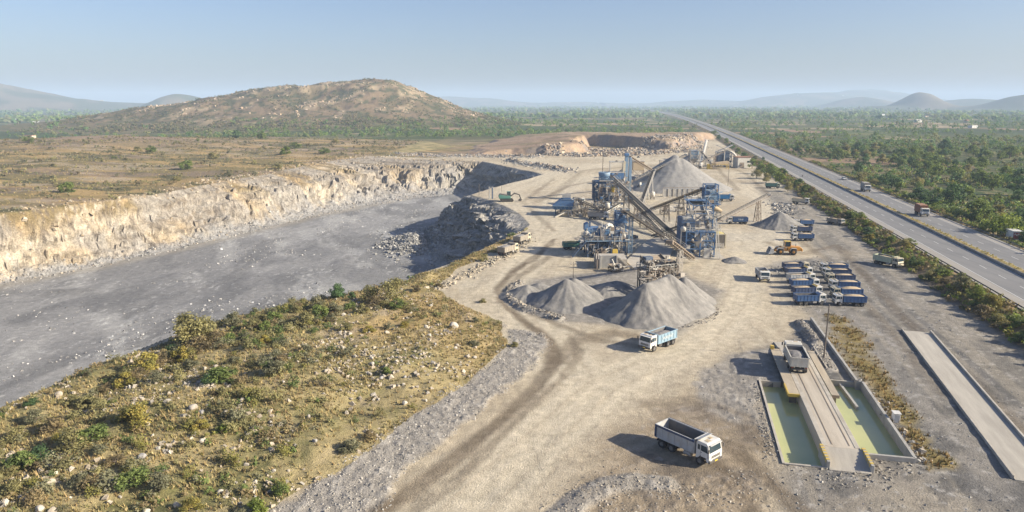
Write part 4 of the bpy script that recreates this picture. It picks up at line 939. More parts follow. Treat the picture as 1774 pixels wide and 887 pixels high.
# ---- conveyors (tail, head measured in metres)
C_A = conveyor('long main conveyor falling from the blue silo to the screening tower', at_y(1186, 424, 197), at_y(1057, 304, 297), 1.3, (.2, .45, .7, .9), 'dsteel')
C_B = conveyor('second long conveyor from lattice tower down to screening tower foot', at_y(1186, 432, 187), at_y(1082, 364, 198), 1.2, (), 'bsteel')
C_C = conveyor('short steep conveyor feeding the screen house on the front pile', at_y(1200, 446, 186), at_y(1161, 416, 162), 1.1, (), 'bsteel')
C_D = conveyor('dark conveyor climbing right to the head of the conveyor tower', at_y(1128, 361, 274), at_y(1222, 325, 214), 1.2, (.35, .62), 'dsteel')
C_E = conveyor('dark conveyor dropping stone on top of the big grey cone', at_y(1097, 312, 350), at_y(1188, 267, 361), 1.2, (.3, .6), 'dsteel')
C_F = conveyor('conveyor on tall trestle feeding the small cone at right', at_y(1243, 381, 242), at_y(1331, 336, 256), .9, (.8,), 'bsteel')
C_G = conveyor('pale conveyor pointing at the camera before the big cone', at_y(1110, 352, 297), at_y(1131, 295, 330), 1.1, (.5, .85), 'pwhite')
C_H = conveyor('far white conveyor climbing away in the distant plant', at_y(1213, 290, 470), at_y(1224, 243, 545), 1.6, (.4, .8), 'pwhite', cover='pwhite')
C_I = conveyor('short conveyor from the tall pale blue column to the dark one', at_y(1128, 293, 342), at_y(1092, 271, 316), 1.0, (), 'bsteel', walk=False)
C_J = conveyor('short conveyor from the feed hopper over the dull grey tipper', at_y(1041, 363, 258), at_y(999, 344, 268), 1.0, (.6,), 'bsteel')
C_K = conveyor('brown far conveyor slanting right to the dark shed', at_y(1215, 280, 462), at_y(1253, 262, 466), 1.0, (.6,), 'bsteel')
C_L = conveyor('short low conveyor leaving the crusher house to the screening tower', at_y(1130, 408, 212), at_y(1186, 388, 203), .9, (.5,), 'dsteel', walk=False)
def tower_thing(label, loc, name='plant_tower', cat='plant tower', rz=0):
    return thing(name, label, cat, loc, rz)
# ---- screening tower
t = tower_thing('blue screening tower with inclined grey screen deck at plant centre', (52.5, 198, 0), 'screening_tower', 'screening tower', R(-4))
frame_box(MB(), -3.6, 4.2, -5.5, 5.5, 0, 7.1, 3, .34, True, .12, 2).build('frame', M_('plantblue'), t, fix=False)
frame_box(MB(), -1.4, 4.2, -1.5, 8.5, 7.1, 14, 3, .26, False).build('upper_frame', M_('plantblue'), t, fix=False)
vib_screen(t, -.9, 3.0, (-3.2, 7.6), (11.2, 14.6))
e = MB().box((-2.9, 0, 5.6), (3.6, 8, 9.4)).build('enclosure', M_('plantdark'), t)
eb = MB()
for k in range(5): eb.box((-2.9, 0, 1.6+k*2.0), (3.72, 8.1, .16))
for k in range(6): eb.box((-4.72, -3.9+k*1.56, 5.6), (.1, .14, 9.3)); 
eb.build('stiffener', M_('plantblue'), e)
MB().box((-3.1, -2, 10.55), (2.4, 2.5, .45)).box((-2.2, 1.6, 10.75), (1.2, 1.2, .9)).build('roof_machinery', M_('pwhite'), e)
MB().box((.3, -4.4, 7.2), (8.2, 2.6, .16)).build('platform', M_('plantblue'), t); rail(MB(), -3.6, 4.3, -5.6, -3.2, 7.28, 'sew').build('railing', M_('pwhite'), t, fix=False)
MB().box((3.7, 2, 10.6), (1.2, 9, .12)).build('platform', M_('steel'), t); rail(MB(), 3.1, 4.4, -2.5, 6.4, 10.66, 'sen').build('railing', M_('pwhite'), t, fix=False)
MB().box((1, 8.8, 14.2), (6, 3.4, .14)).build('platform', M_('plantblue'), t); rail(MB(), -2, 4, 7.1, 10.5, 14.27, 'swe').build('railing', M_('plantpale'), t, fix=False)
hopper(MB(), .1, -4.5, 1.2, 4.6, 1.3, 1.3, .35).build('hopper', M_('steel'), t); MB().lathe([(1.3, 4.6), (1.3, 5.2), (.25, 6.4), (.2, 7)], 'z', 14, (.1, -4.5, 0)).build('chute', M_('steel'), t)
MB().box((2.2, -5.9, 1.35), (1.9, .5, 2.7)).build('control_cabinet', M_('pwhite'), t, .03)
stair(MB(), (4.9, -8.4, 0), (4.9, -4.2, 7.1)).build('stair', M_('pwhite'), t, fix=False); stair(MB(), (4.9, -3, 7.1), (4.9, 2, 10.6)).build('stair', M_('pwhite'), t, fix=False)
MB().bar((-4.9, -4.6, 7.4), (-5.0, -4.8, .4), .3).lathe([(0, 0), (.6, .1), (.8, .8), (.6, 1.5), (0, 1.7)], 'z', 12, (-4.4, -4.6, 7.0)).build('down_pipe', M_('pwhite'), t)
for (x, y, z, s) in ((-1, 2, 1.2, 1.6), (2.4, 1.5, 1.0, 1.5), (1, -2, 3.0, 1.3)): MB().lathe([(0, 0), (s*.6, 0), (s*.7, s*.5), (s*.45, s*.9), (s*.5, s*1.1), (0, s*1.1)], 'z', 14, (x, y, z)).build('cone_crusher', M_('plantdark'), t)
MB().box((1.2, -3, -.02), (11.5, 9, .3)).build('foundation', M_('concrete2'), t)
# ---- conveyor tower behind it
t = tower_thing('tall blue lattice tower carrying the conveyor head beside screening tower', (59.6, 211, 0), 'lattice_tower', 'lattice tower')
frame_box(MB(), -1.9, 1.9, -1.6, 1.6, 0, 18.4, 7, .24, True, .1).build('frame', M_('plantblue'), t, fix=False)
MB().box((0, .4, 14.8), (3.4, 2.6, 3.0)).build('cladding', M_('plantpale'), t); MB().box((0, 0, 17.6), (2.2, 2, 1.3)).build('drive_housing', M_('plantdark'), t, .08)
for z, m in ((12.6, 'plantblue'), (9.2, 'steel'), (5.4, 'steel')):
    MB().box((0, -.3, z), (5.4, 4.4, .14)).build('platform', M_(m), t); rail(MB(), -2.7, 2.7, -2.5, 1.9, z+.07, 'sew').build('railing', M_('pwhite' if z < 10 else 'plantpale'), t, fix=False)
MB().box((-4.4, .2, 12.9), (4.6, 2.6, .9)).build('side_bin', M_('plantblue'), t, .05); MB().tube((1, -1.4, 11.5), (3.2, -1.6, 10.4), .9, .5, 12).build('discharge_cone', M_('sand'), t)
stair(MB(), (2.6, -6.5, .0), (2.6, -2.3, 5.4)).build('stair', M_('pwhite'), t, fix=False); stair(MB(), (-2.5, -2.6, 5.4), (2.2, -2.7, 9.2)).build('stair', M_('pwhite'), t, fix=False)
# ---- crusher house on the left
t = tower_thing('blue crusher house on dark legs with bent white duct', (25.2, 196, 0), 'crusher_house', 'crusher house', R(3))
frame_box(MB(), -4.2, 4.4, -3.2, 3.2, 0, 4.5, 1, .3, True, .12, 3).build('frame', M_('plantdark'), t, fix=False)
MB().box((.1, 0, 4.65), (10.2, 7.6, .2)).build('platform', M_('plantpale'), t); rail(MB(), -5, 5.2, -3.8, 3.8, 4.75, 'sewn').build('railing', M_('pwhite'), t, fix=False)
b = MB().box((-1.2, .6, 6.3), (6.2, 4.6, 3.1)).build('crusher_body', M_('plantblue'), t, .08)
mb = MB(); [mb.box((-4.1+k*1.2, -1.76, 6.3), (.14, .12, 3.0)) for k in range(5)]; mb.box((-1.2, -1.78, 7.2), (6.3, .12, .16)); mb.build('stiffener', M_('plantpale'), b)
MB().prism([(-4.9, 7.2), (-3.9, 7.4), (-3.9, 9.4), (-4.9, 8.9)], -1.4, 1.4).build('feed_chute', M_('plantblue'), t)
MB().box((-3.2, .8, 8.6), (.5, .5, 1.8)).build('stack', M_('plantdark'), t)
d = MB(); pts = [(-.2, -2.3, 4.8), (-.1, -2.3, 6.6), (.3, -2.2, 7.8), (1.1, -1.8, 8.6), (2.0, -1.0, 8.9), (2.8, -.2, 8.3)]
for p, q in zip(pts[:-1], pts[1:]): d.tube(p, q, .55, n=12)
d.build('duct', M_('pwhite'), t); MB().lathe([(0, 0), (1.0, 0), (1.25, .9), (1.0, 2.0), (.3, 2.4), (0, 2.4)], 'z', 16, (2.6, .4, 6.2)).build('dust_collector', M_('pwhite'), t)
MB().lathe([(0, -.5), (1.3, -.5), (1.3, .5), (0, .5)], 'y', 20, (3.9, -2.4, 5.9)).build('flywheel', M_('plantdark'), t); MB().lathe([(0, -.3), (.9, -.3), (.9, .3), (0, .3)], 'y', 18, (-4.6, -2.2, 6.4)).build('fan_housing', M_('pwhite'), t)
MB().box((4.2, 1.2, 5.6), (1.6, 1.8, 1.8)).build('motor', M_('plantdark'), t, .1); MB().box((3.4, -2.9, 1.2), (1.5, 1.2, 2.0)).build('pump', M_('yellow'), t, .1)
for k, (x0, z0, x1, z1) in enumerate(((4.6, 4.8, 6.4, 3.0), (3.2, 5.2, 6.8, 6.2), (2.0, 4.2, 5.8, 1.2), (1, 3.4, -1.4, .2))): MB().bar((x0, -2.6+.5*k, z0), (x1, -2.2+.5*k, z1), .45, .3).build('chute', M_('pwhite' if k % 2 else 'steel'), t)
stair(MB(), (-8.5, -3.4, .1), (-4.9, -3.4, 4.6)).build('stair', M_('plantdark'), t, fix=False)
MB().box((-.5, 1, 2.0), (6.5, 3.8, 3.6)).build('lower_hopper', M_('plantdark'), t, .1)
# ---- twin lattice towers beside it
t = tower_thing('blue lattice tower with stacked platforms right of the crusher house', (31.2, 199.5, 0), 'lattice_tower', 'lattice tower')
frame_box(MB(), -1.6, 1.3, -1.4, 1.4, 0, 12.0, 6, .2, True, .1).build('frame', M_('plantblue'), t, fix=False)
for z in (3.5, 6.2, 8.8, 11.4): MB().box((0, 0, z), (3.8, 3.4, .14)).build('platform', M_('plantblue'), t); 
rail(MB(), -1.9, 1.9, -1.7, 1.7, 11.47).build('railing', M_('plantpale'), t, fix=False); MB().box((-.4, .3, 5.0), (2.0, 1.8, 2.2)).build('bin', M_('plantpale'), t, .1); MB().box((0, .2, 9.8), (2.2, 1.8, 1.8)).build('bin', M_('plantblue'), t, .1)
MB().lathe([(0, -.4), (.5, -.4), (.5, .4), (0, .4)], 'x', 14, (.2, 0, 12.3)).build('head_drum', M_('dsteel'), t)
t = tower_thing('slim steel lattice mast standing right of the blue lattice tower', (33.6, 196.5, 0), 'lattice_mast', 'lattice mast')
frame_box(MB(), -.5, .5, -.5, .5, 0, 10.6, 9, .13, True, .07).build('frame', M_('plantpale'), t, fix=False); MB().box((0, 0, .1), (1.8, 1.8, .5)).build('footing', M_('concrete'), t); MB().box((0, 0, 10.7), (1.3, 1.3, .12)).build('cap_plate', M_('steel'), t)
# ---- concrete retaining wall in front of the crusher house
t = thing('retaining_wall', 'grey concrete retaining wall with sloping wing in front of crusher house', 'retaining wall', (25, 179, 0), R(-2))
MB().box((0, 0, 1.75), (4.6, .6, 3.5)).box((-2.1, -.25, 1.75), (.45, 1.0, 3.6)).box((2.2, -.2, 1.75), (.35, .9, 3.6)).build('wall', M_('concrete'), t, .04)
MB().prism([(2.4, -.1), (5.4, -.1), (5.2, .3), (2.4, 3.1)], -.1, .35).build('wing_wall', M_('concrete2'), t); MB().bar((2.4, -.2, 3.2), (5.6, -.2, .4), .35).build('coping', M_('concrete2'), t)
MB().bar((-2.9, -1.4, 0), (-2.7, .3, 4.4), .35).bar((-3.4, .2, 0), (-3.2, .4, 4.6), .25).bar((-3.4, .3, 4.5), (-1.5, .3, 5.6), .22).build('steel_prop', M_('bsteel'), t)
MB().box((1, 4.2, 1.2), (8, 7.5, 2.2)).build('earth_ramp', M_('concrete2'), t)
# ---- blue silo block with ring hopper
t = tower_thing('tall blue silo block with ring hopper at the head of the long conveyor', (36.6, 284, 0), 'silo', 'silo', R(-3))
frame_box(MB(), -3.2, 3.6, -3, 3, 0, 11.6, 4, .3, True, .12, 2).build('frame', M_('plantdark'), t, fix=False)
MB().box((-1.0, 0, 8.4), (4.4, 4.4, 6.6)).build('bin', M_('plantblue'), t, .1); hopper(MB(), -1, 0, 3.2, 5.1, 2.2, 2.2, .5).build('bin_cone', M_('plantblue'), t)
MB().box((-3.6, -.5, 8.2), (1.2, 3.6, 7.2)).build('elevator_casing', M_('plantdark'), t, .06)
MB().lathe([(1.5, 0), (2.3, 1.6), (2.4, 2.6), (2.2, 2.7), (2.1, 1.7), (1.3, .2)], 'z', 22, (.6, .6, 12.4)).build('ring_hopper', M_('plantpale'), t); frame_box(MB(), -1.4, 2.6, -1.4, 2.4, 11.6, 13.6, 1, .16).build('hopper_frame', M_('plantblue'), t, fix=False)
for z in (3.1, 6.2, 9.4, 11.8): MB().box((1.2, -2.2, z), (5.6, 2.4, .12)).build('platform', M_('steel'), t); rail(MB(), -1.6, 4, -3.4, -1.0, z+.06, 'sew').build('railing', M_('pwhite' if z < 10 else 'plantpale'), t, fix=False)
for (x, y, z, s, m) in ((2.2, -2.2, 4.4, 1.5, 'plantdark'), (3.2, -1.6, 7.6, 1.2, 'pwhite'), (-.5, -2.8, 1.2, 1.3, 'bsteel'), (2.4, -3.4, 1.4, 1.4, 'plantdark'), (5.4, -3.0, 1.6, 1.2, 'pwhite')): MB().lathe([(0, -s*.5), (s*.8, -s*.5), (s, -s*.2), (s, s*.3), (s*.5, s*.7), (0, s*.7)], 'z', 14, (x, y, z)).build('drum', M_(m), t)
MB().lathe([(1.0, -.2), (1.3, -.25), (1.35, 0), (1.3, .25), (1.0, .2)], 'y', 18, (5.2, -3.4, 5.2)).build('flywheel', M_('bsteel'), t); MB().lathe([(0, -.6), (1.4, -.6), (1.4, .6), (0, .6)], 'x', 16, (3.9, -2.4, 8.6)).build('yellow_guard', M_('yellow'), t)
for k in range(6): MB().bar((2+.6*k, -3.2, 5.6-.7*k), (3.6+.7*k, -3.6, 3.4-.5*k), .3).build('chute', M_('bsteel' if k % 2 else 'steel'), t)
stair(MB(), (7.6, -3.8, 0), (4.2, -3.8, 3.2)).build('stair', M_('steel'), t, fix=False)
MB().bar((.0, 2.2, 11), (.0, 2.2, 21.5), .22).build('mast', M_('dsteel'), t)
# ---- control tower behind
t = tower_thing('pale blue elevator column beside white framed control deck at back', (48.2, 312, 0), 'elevator_tower', 'elevator tower')
MB().box((2.2, 0, 10), (1.4, 1.6, 20)).box((3.9, 0, 9.4), (1.2, 1.6, 18.8)).build('elevator_casing', M_('plantpale'), t, .05); MB().box((2.2, 0, 20.1), (1.9, 2.1, 1.2)).build('elevator_head', M_('plantblue'), t, .08)
frame_box(MB(), -5.2, 1.4, -2, 2, 0, 12.4, 4, .24, True, .1, 2).build('frame', M_('steel'), t, fix=False); MB().box((-2, 0, 12.5), (7.2, 4.6, .2)).build('platform', M_('pwhite'), t)
MB().lathe([(0, -1.6), (1.5, -1.6), (1.5, 1.6), (0, 1.6)], 'y', 18, (-4, -.6, 10.9)).build('drum', M_('plantblue'), t); MB().box((-1, -.6, 10.9), (3.8, 3.4, 2.8)).build('bin', M_('plantblue'), t, .06)
frame_box(MB(), -5, .6, -1.8, 1.8, 12.6, 16.8, 1, .18, False).build('deck_frame', M_('pwhite'), t, fix=False); MB().box((-2.2, 0, 16.95), (6.2, 4.2, .22)).build('roof', M_('pwhite'), t); MB().lathe([(0, 0), (.7, 0), (.6, .4), (0, .6)], 'z', 12, (-2, 0, 17.06)).build('roof_fan', M_('dsteel'), t)
MB().prism([(.5, 12.6), (1.6, 13), (1.7, 17.2), (.9, 17.4)], -1.2, 1.2).build('wind_board', M_('cream'), t)
for k in range(5): MB().bar((-3+1.2*k, -2.4, 9-.8*k), (-1.4+1.1*k, -2.8, 6.6-.9*k), .35).build('chute', M_('bsteel' if k % 2 else 'steel'), t)
MB().box((2.8, -2.0, 6.6), (3.0, 1.8, .12)).build('platform', M_('steel'), t); rail(MB(), 1.3, 4.3, -2.9, -1.1, 6.66, 'sew').build('railing', M_('cream'), t, fix=False)
# ---- feed hopper on the left
t = tower_thing('blue feed hopper with sloping sides at the left end of plant', (20.0, 269, 0), 'feed_hopper', 'feed hopper', R(-6))
vs = [(-3.6, -2.2, 2.4), (3.2, -2.2, 2.4), (3.2, 2.2, 2.4), (-3.6, 2.2, 2.4), (-4.3, -3, 3.9), (3.6, -3, 3.9), (3.6, 3, 3.9), (-4.3, 3, 3.9), (-1.2, -2.6, 6.4), (3.8, -3.0, 6.4), (3.8, 3.0, 6.4), (-1.2, 2.6, 6.4)]
MB().add(vs, [(0, 1, 5, 4), (1, 2, 6, 5), (2, 3, 7, 6), (3, 0, 4, 7), (4, 5, 9, 8), (5, 6, 10, 9), (6, 7, 11, 10), (7, 4, 8, 11), (3, 2, 1, 0)]).build('hopper', M_('plantblue'), t, fix=False)
mb = MB(); [mb.bar((-3.9+1.5*k, -2.75, 2.5), (-4.2+1.5*k, -3.05, 3.9), .16) for k in range(6)]; mb.bar((-4.3, -3.05, 3.9), (3.6, -3.05, 3.9), .2); mb.bar((-1.2, -2.65, 6.4), (3.8, -3.05, 6.4), .2); mb.build('rib', M_('plantpale'), t)
frame_box(MB(), -3.2, 3, -2, 2, 0, 2.5, 1, .28).build('frame', M_('plantdark'), t, fix=False); MB().lathe([(0, -1.2), (.8, -1.2), (.8, 1.2), (0, 1.2)], 'y', 14, (-2, -1.6, 1.0)).build('drum', M_('dsteel'), t)
MB().bar((1.0, -3, 1.8), (-3.2, -6.2, .1), .7, .4).bar((1.6, -3, 2.0), (2.0, -3.8, .1), .45).bar((2.6, -3, 2.0), (3.2, -3.8, .1), .45).build('prop', M_('concrete2'), t)
frame_box(MB(), 3.8, 6.4, -2, 1.4, 0, 6.2, 3, .16, True, .09).build('stair_frame', M_('steel'), t, fix=False); MB().box((.8, 3.2, 7.0), (3.4, .4, 1.4)).build('back_board', M_('pwhite'), t)
MB().box((2, 5.5, 2.9), (8, 5, 5.8), taper=(.8, .7)).build('earth_ramp', M_('concrete2'), t)
# ---- screen house on the front pile
t = tower_thing('dusty screen house on thin legs above the front gravel pile', (33.0, 153.5, 0), 'screen_house', 'screen house', R(24))
frame_box(MB(), -4.2, 3.6, -2.0, 2.2, 1.0, 6.0, 2, .2, True, .09, 3).build('frame', M_('bsteel'), t, fix=False)
for k, (x, y) in enumerate(((-3.8, -1.8), (0, -1.9), (3.2, -1.8), (-3.8, 2), (3.2, 2))): MB().bar((x, y, 0), (x, y, 8.2), .24).build('leg', M_('dsteel'), t)
MB().box((-.3, .1, 6.1), (8.4, 4.8, .16)).build('platform', M_('bsteel'), t); rail(MB(), -4.4, 3.8, -2.3, 2.5, 6.18, 'sewn').build('railing', M_('pwhite'), t, fix=False)
vib_screen(t, -3.2, 2.2, (-2.0, 6.0), (3.0, 8.2), 'bsteel', 'dsteel')
mb = MB(); rr_ = random.Random(3)
for k in range(60): x = -4.2+7*rr_.random(); y = -2.6+4.5*rr_.random(); z = 5.6+2.4*rr_.random(); mb.bar((x, y, z), (x+rr_.uniform(-1, 1), y+rr_.uniform(-.6, .6), z+rr_.uniform(-1.5, .8)), .07+.12*rr_.random())
mb.build('pipework', M_('pwhite'), t, fix=False)
for k, x in enumerate((-4.0, -1.2, 2.0)): MB().bar((x, -2, 5.4), (x-.6+.7*k, -3.6, 2.6), .8, .5).build('chute', M_('dsteel' if k != 1 else 'bsteel'), t)
for k in range(3): MB().lathe([(0, -.5), (.6, -.5), (.7, 0), (.6, .5), (0, .5)], 'x', 12, (-3+2.8*k, -1.2, 7.2)).build('drum', M_('dsteel'), t)
MB().box((-2, 1.8, 7.6), (2, 1.4, 1.8)).build('motor_house', M_('plantdark'), t, .06)
pts = [(-.6, -2.6, 5.4), (-.4, -3.6, 3.6), (0, -4.2, 2.2), (.5, -4.4, 1.4)]
mb = MB(); [mb.tube(p, q, .2, n=8) for p, q in zip(pts[:-1], pts[1:])]; mb.build('hose', M_('pwhite'), t)
frame_box(MB(), 3.1, 4.0, -2.9, -2.0, 0, 10.2, 6, .11, True, .06).build('lattice_post', M_('steel'), t, fix=False); MB().box((3.5, -2.4, 10.3), (1.0, 1.0, .25)).build('head_plate', M_('dsteel'), t, .03)
# ---- far plant
t = thing('shed', 'far cream shed with flat brown roof beside the highway trees', 'shed', (155, 478, 0), R(6))
MB().box((0, 0, 3.4), (9, 8, 7)).build('wall', M_('pwhite'), t); MB().box((0, 0, 7.05), (9.8, 8.8, .3)).build('roof', M_('rust'), t); MB().box((-1.6, -4.03, 1.8), (3, .08, 3.4)).build('door', M_('bsteel'), t); MB().box((2.6, -4.03, 4), (1.4, .08, 1.2)).build('window', M_('glass'), t)
t = tower_thing('far dark blue plant block with arched pale duct', (144.5, 486, 0), 'plant_block', 'plant block')
frame_box(MB(), -4, 4.5, -4, 4, 0, 10, 3, .35, True, .16, 2).build('frame', M_('plantdark'), t, fix=False); MB().box((0, .5, 5.8), (7.2, 6.4, 7.2)).build('bin', M_('plantdark'), t, .1)
mb = MB(); P_ = [(2 + 5.2*math.sin(a)*1.3, -2, 4+6.4*math.cos(a)) for a in np.linspace(-.5, 1.75, 9)]; [mb.tube(p, q, .7, n=10) for p, q in zip(P_[:-1], P_[1:])]; mb.build('duct', M_('pwhite'), t)
mb = MB(); mb.bar((-6, -2, 9.6), (5.5, -2, 14.6), 2.6, .4); mb.bar((-5.5, -2.2, 14.4), (4, -2.2, 10.4), 2.6, .4); mb.build('canopy', M_('pwhite'), t); MB().bar((-.4, -4.4, 0), (-.4, -4.4, 10), .5).build('post', M_('pwhite'), t)
t = tower_thing('far grey hopper frame left of the white conveyor', (122, 476, 0), 'hopper_frame', 'hopper frame')
frame_box(MB(), -3, 3, -3, 3, 0, 12, 3, .4, True, .16).build('frame', M_('steel'), t, fix=False); MB().box((0, 0, 8.6), (5, 5, 5.4)).build('bin', M_('plantpale'), t, .1); hopper(MB(), 0, 0, 3, 5.9, 2.5, 2.5, .6).build('bin_cone', M_('steel'), t)
t = tower_thing('far yellow screen on legs in front of the dark plant block', (136, 466, 0), 'screen_house', 'screen house')
frame_box(MB(), -5, 6, -2, 2, 0, 3, 1, .25).build('frame', M_('yellow'), t, fix=False); MB().prism([(-5, 3), (6, 3), (6, 5.2), (-5, 3.8)], -2, 2).build('screen_box', M_('sand'), t, .05); MB().box((-6.6, 0, 1.6), (2, 2.5, 3.2)).build('engine', M_('yellow'), t, .1)
t = tower_thing('mid distance grey gantry left of the big cone top', (93, 420, 0), 'gantry', 'gantry')
frame_box(MB(), -5, 5, -2, 2, 0, 9, 2, .35, False).build('frame', M_('steel'), t, fix=False); MB().box((0, 0, 9.1), (11, 5, .3)).build('platform', M_('steel'), t)
t = tower_thing('pale bin house on steel legs behind the dark conveyor', (72, 405, 0), 'bin_house', 'bin house')
frame_box(MB(), -3, 3, -2.5, 2.5, 0, 5, 1, .3).build('frame', M_('bsteel'), t, fix=False); MB().box((0, 0, 7.4), (6.4, 5.4, 4.8)).build('bin', M_('sand'), t, .08); MB().box((0, 0, 10), (7, 6, .3)).build('roof', M_('steel'), t)
t = thing('panel_wall', 'grey concrete panel wall at foot of the big gravel cone', 'panel wall', (79, 324, 0), R(2))
MB().box((0, 0, 1.7), (19, .35, 3.6)).build('wall', M_('concrete'), t); mb = MB(); [mb.box((-9.4+2.35*k, -.25, 1.8), (.3, .3, 4)) for k in range(9)]; tag(mb.build('pilaster', M_('concrete2'), t), kind='stuff'); MB().bar((-9.5, -.3, 4.2), (9.5, -.3, 4.3), .16).build('pipe', M_('bsteel'), t)
for px, py, sx, lab, nm, cat_ in ((1130, 345, 1.0, 'small dusty water tank on legs before the pale conveyor', 'water_tank', 'water tank'), (1052, 366, .9, 'small white tank below the blue silo block', 'water_tank', 'water tank')):
    p = at(px, py); t = thing(nm, lab, cat_, (p[0], p[1], 0)); MB().lathe([(0, 1.2), (1.1*sx, 1.2), (1.1*sx, 3.0), (.9*sx, 3.3), (.3, 3.5), (0, 3.5)], 'z', 16).build('tank', M_('pwhite'), t); frame_box(MB(), -.8, .8, -.8, .8, -.1, 1.2, 1, .12).build('stand', M_('dsteel'), t, fix=False)
# ---- pipework, hoses, cable trays and small chutes that wrap every machine
def clutter(t, box, n, cols, seed, w=(.08, .22)):
    rk = random.Random(seed)
    for j, cm in enumerate(cols):
        mb = MB()
        for k in range(n):
            x, y, z = rk.uniform(box[0], box[1]), rk.uniform(box[2], box[3]), rk.uniform(box[4], box[5]); ww = rk.uniform(*w); kind = rk.random()
            if kind < .45: mb.bar((x, y, z), (x+rk.uniform(-3, 3), y+rk.uniform(-.6, .6), z+rk.choice((0, 0, rk.uniform(-2, 2)))), ww)
            elif kind < .75: mb.bar((x, y, z), (x+rk.uniform(-.3, .3), y, max(0, z-rk.uniform(1, 4))), ww)
            elif kind < .9: mb.box((x, y, z), (rk.uniform(.4, 1.1), rk.uniform(.4, 1.1), rk.uniform(.4, 1.2)))
            else: mb.tube((x, y, z), (x+rk.uniform(-1, 1), y+.2, z-rk.uniform(.4, 1.4)), ww*2.2, ww*1.6, 8)
        tag(mb.build('pipework', M_(cm), t, fix=False), kind='stuff')
def find(lab): return [o for o in COL.objects if o.get('label', '').startswith(lab)][0]
clutter(find('blue screening tower'), (-4.6, 4.6, -6.4, -1, .5, 13), 34, ('steel', 'pwhite', 'dsteel'), 1)
clutter(find('blue crusher house'), (-4.6, 6.5, -4.2, -1.5, .3, 8.5), 30, ('steel', 'pwhite', 'bsteel', 'plantdark'), 2)
clutter(find('blue lattice tower with'), (-1.8, 2.2, -2, 0, 1, 12), 12, ('pwhite', 'plantpale'), 3)
clutter(find('tall blue silo block'), (-3.5, 6.5, -4.2, -2, .4, 11), 40, ('steel', 'bsteel', 'plantblue', 'pwhite'), 4)
clutter(find('pale blue elevator'), (-5, 5, -3.2, -1.5, .4, 12), 26, ('steel', 'bsteel', 'pwhite'), 5)
clutter(find('blue feed hopper'), (2.5, 7.5, -3.4, 0, .3, 6.5), 18, ('steel', 'pwhite', 'bsteel'), 6)
clutter(find('tall blue lattice tower carrying'), (-2.4, 2.6, -2.6, -1, .5, 17), 22, ('pwhite', 'bsteel', 'plantpale'), 7)
clutter(find('far grey hopper'), (-3, 14, -5, -3, .3, 9), 20, ('steel', 'pwhite'), 8, (.15, .4))
clutter(find('dusty screen house'), (-4.4, 4, -3.6, -.5, 3, 8.4), 24, ('bsteel', 'steel', 'dsteel'), 9)
# more small machines standing between the towers
for k, (px, py, h, lab, cm) in enumerate([(1010, 372, 2.6, 'small grey generator box between feed hopper and dull grey tipper', 'steel'), (1072, 382, 3.4, 'dusty transfer hopper under the long main conveyor', 'bsteel'), (1095, 352, 3.0, 'dusty blue pump house behind the long main conveyor', 'plantblue'), (1150, 372, 3.6, 'brown transfer hopper where the dark conveyor starts', 'bsteel'), (1178, 366, 2.6, 'low grey screen frame before the conveyor tower', 'steel'), (1065, 470, 1.8, 'low steel frame at the foot of the retaining wall', 'bsteel'), (1200, 352, 3.2, 'pale switch cabin left of the conveyor tower', 'pwhite'), (1110, 330, 3.6, 'dark blue mill between the pale conveyor and silo', 'plantdark')]):
    p = at(px, py); t = thing('transfer_station', lab, 'machine', (p[0], p[1], 0), R(7*k-20))
    frame_box(MB(), -1.4, 1.4, -1, 1, 0, h*.6, 1, .16).build('frame', M_('dsteel'), t, fix=False); hopper(MB(), 0, 0, h*.35, h, 1.6, 1.2, .5).build('hopper', M_(cm), t)
    MB().lathe([(0, -.5), (.5, -.5), (.55, 0), (.5, .5), (0, .5)], 'y', 12, (1.9, 0, .8)).build('drum', M_('steel'), t); clutter(t, (-2, 2.4, -1.6, 0, .2, h), 9, ('steel', 'pwhite'), 20+k)
conveyor('low grey conveyor between crusher house and the lattice towers', at_y(1046, 432, 192), at_y(1100, 408, 204), .9, (.5,), 'steel', walk=False)
conveyor('brown return conveyor under the long main conveyor', at_y(1150, 408, 222), at_y(1092, 345, 262), .9, (.4, .8), 'bsteel')
conveyor('small pale conveyor before the blue silo block', at_y(1040, 372, 262), at_y(1075, 352, 276), .8, (.6,), 'pwhite', walk=False)
conveyor('far pale conveyor leaning left beside the white conveyor', at_y(1232, 284, 480), at_y(1214, 262, 500), 1.2, (.6,), 'pwhite')
# ---- concrete slab in the yard
sl = MB(); P_ = [at(a, b)[:2] for a, b in ((1122, 418), (1152, 412), (1165, 436), (1150, 468), (1098, 468), (1084, 455))]
n_ = len(P_); sl.add([(x, y, .5) for x, y in P_]+[(x, y, -.3) for x, y in P_], [tuple(range(n_))]+[(k, (k+1) % n_, n_+(k+1) % n_, n_+k) for k in range(n_)]); tag(sl.build('concrete_slab', M_('concrete2')), kind='structure')
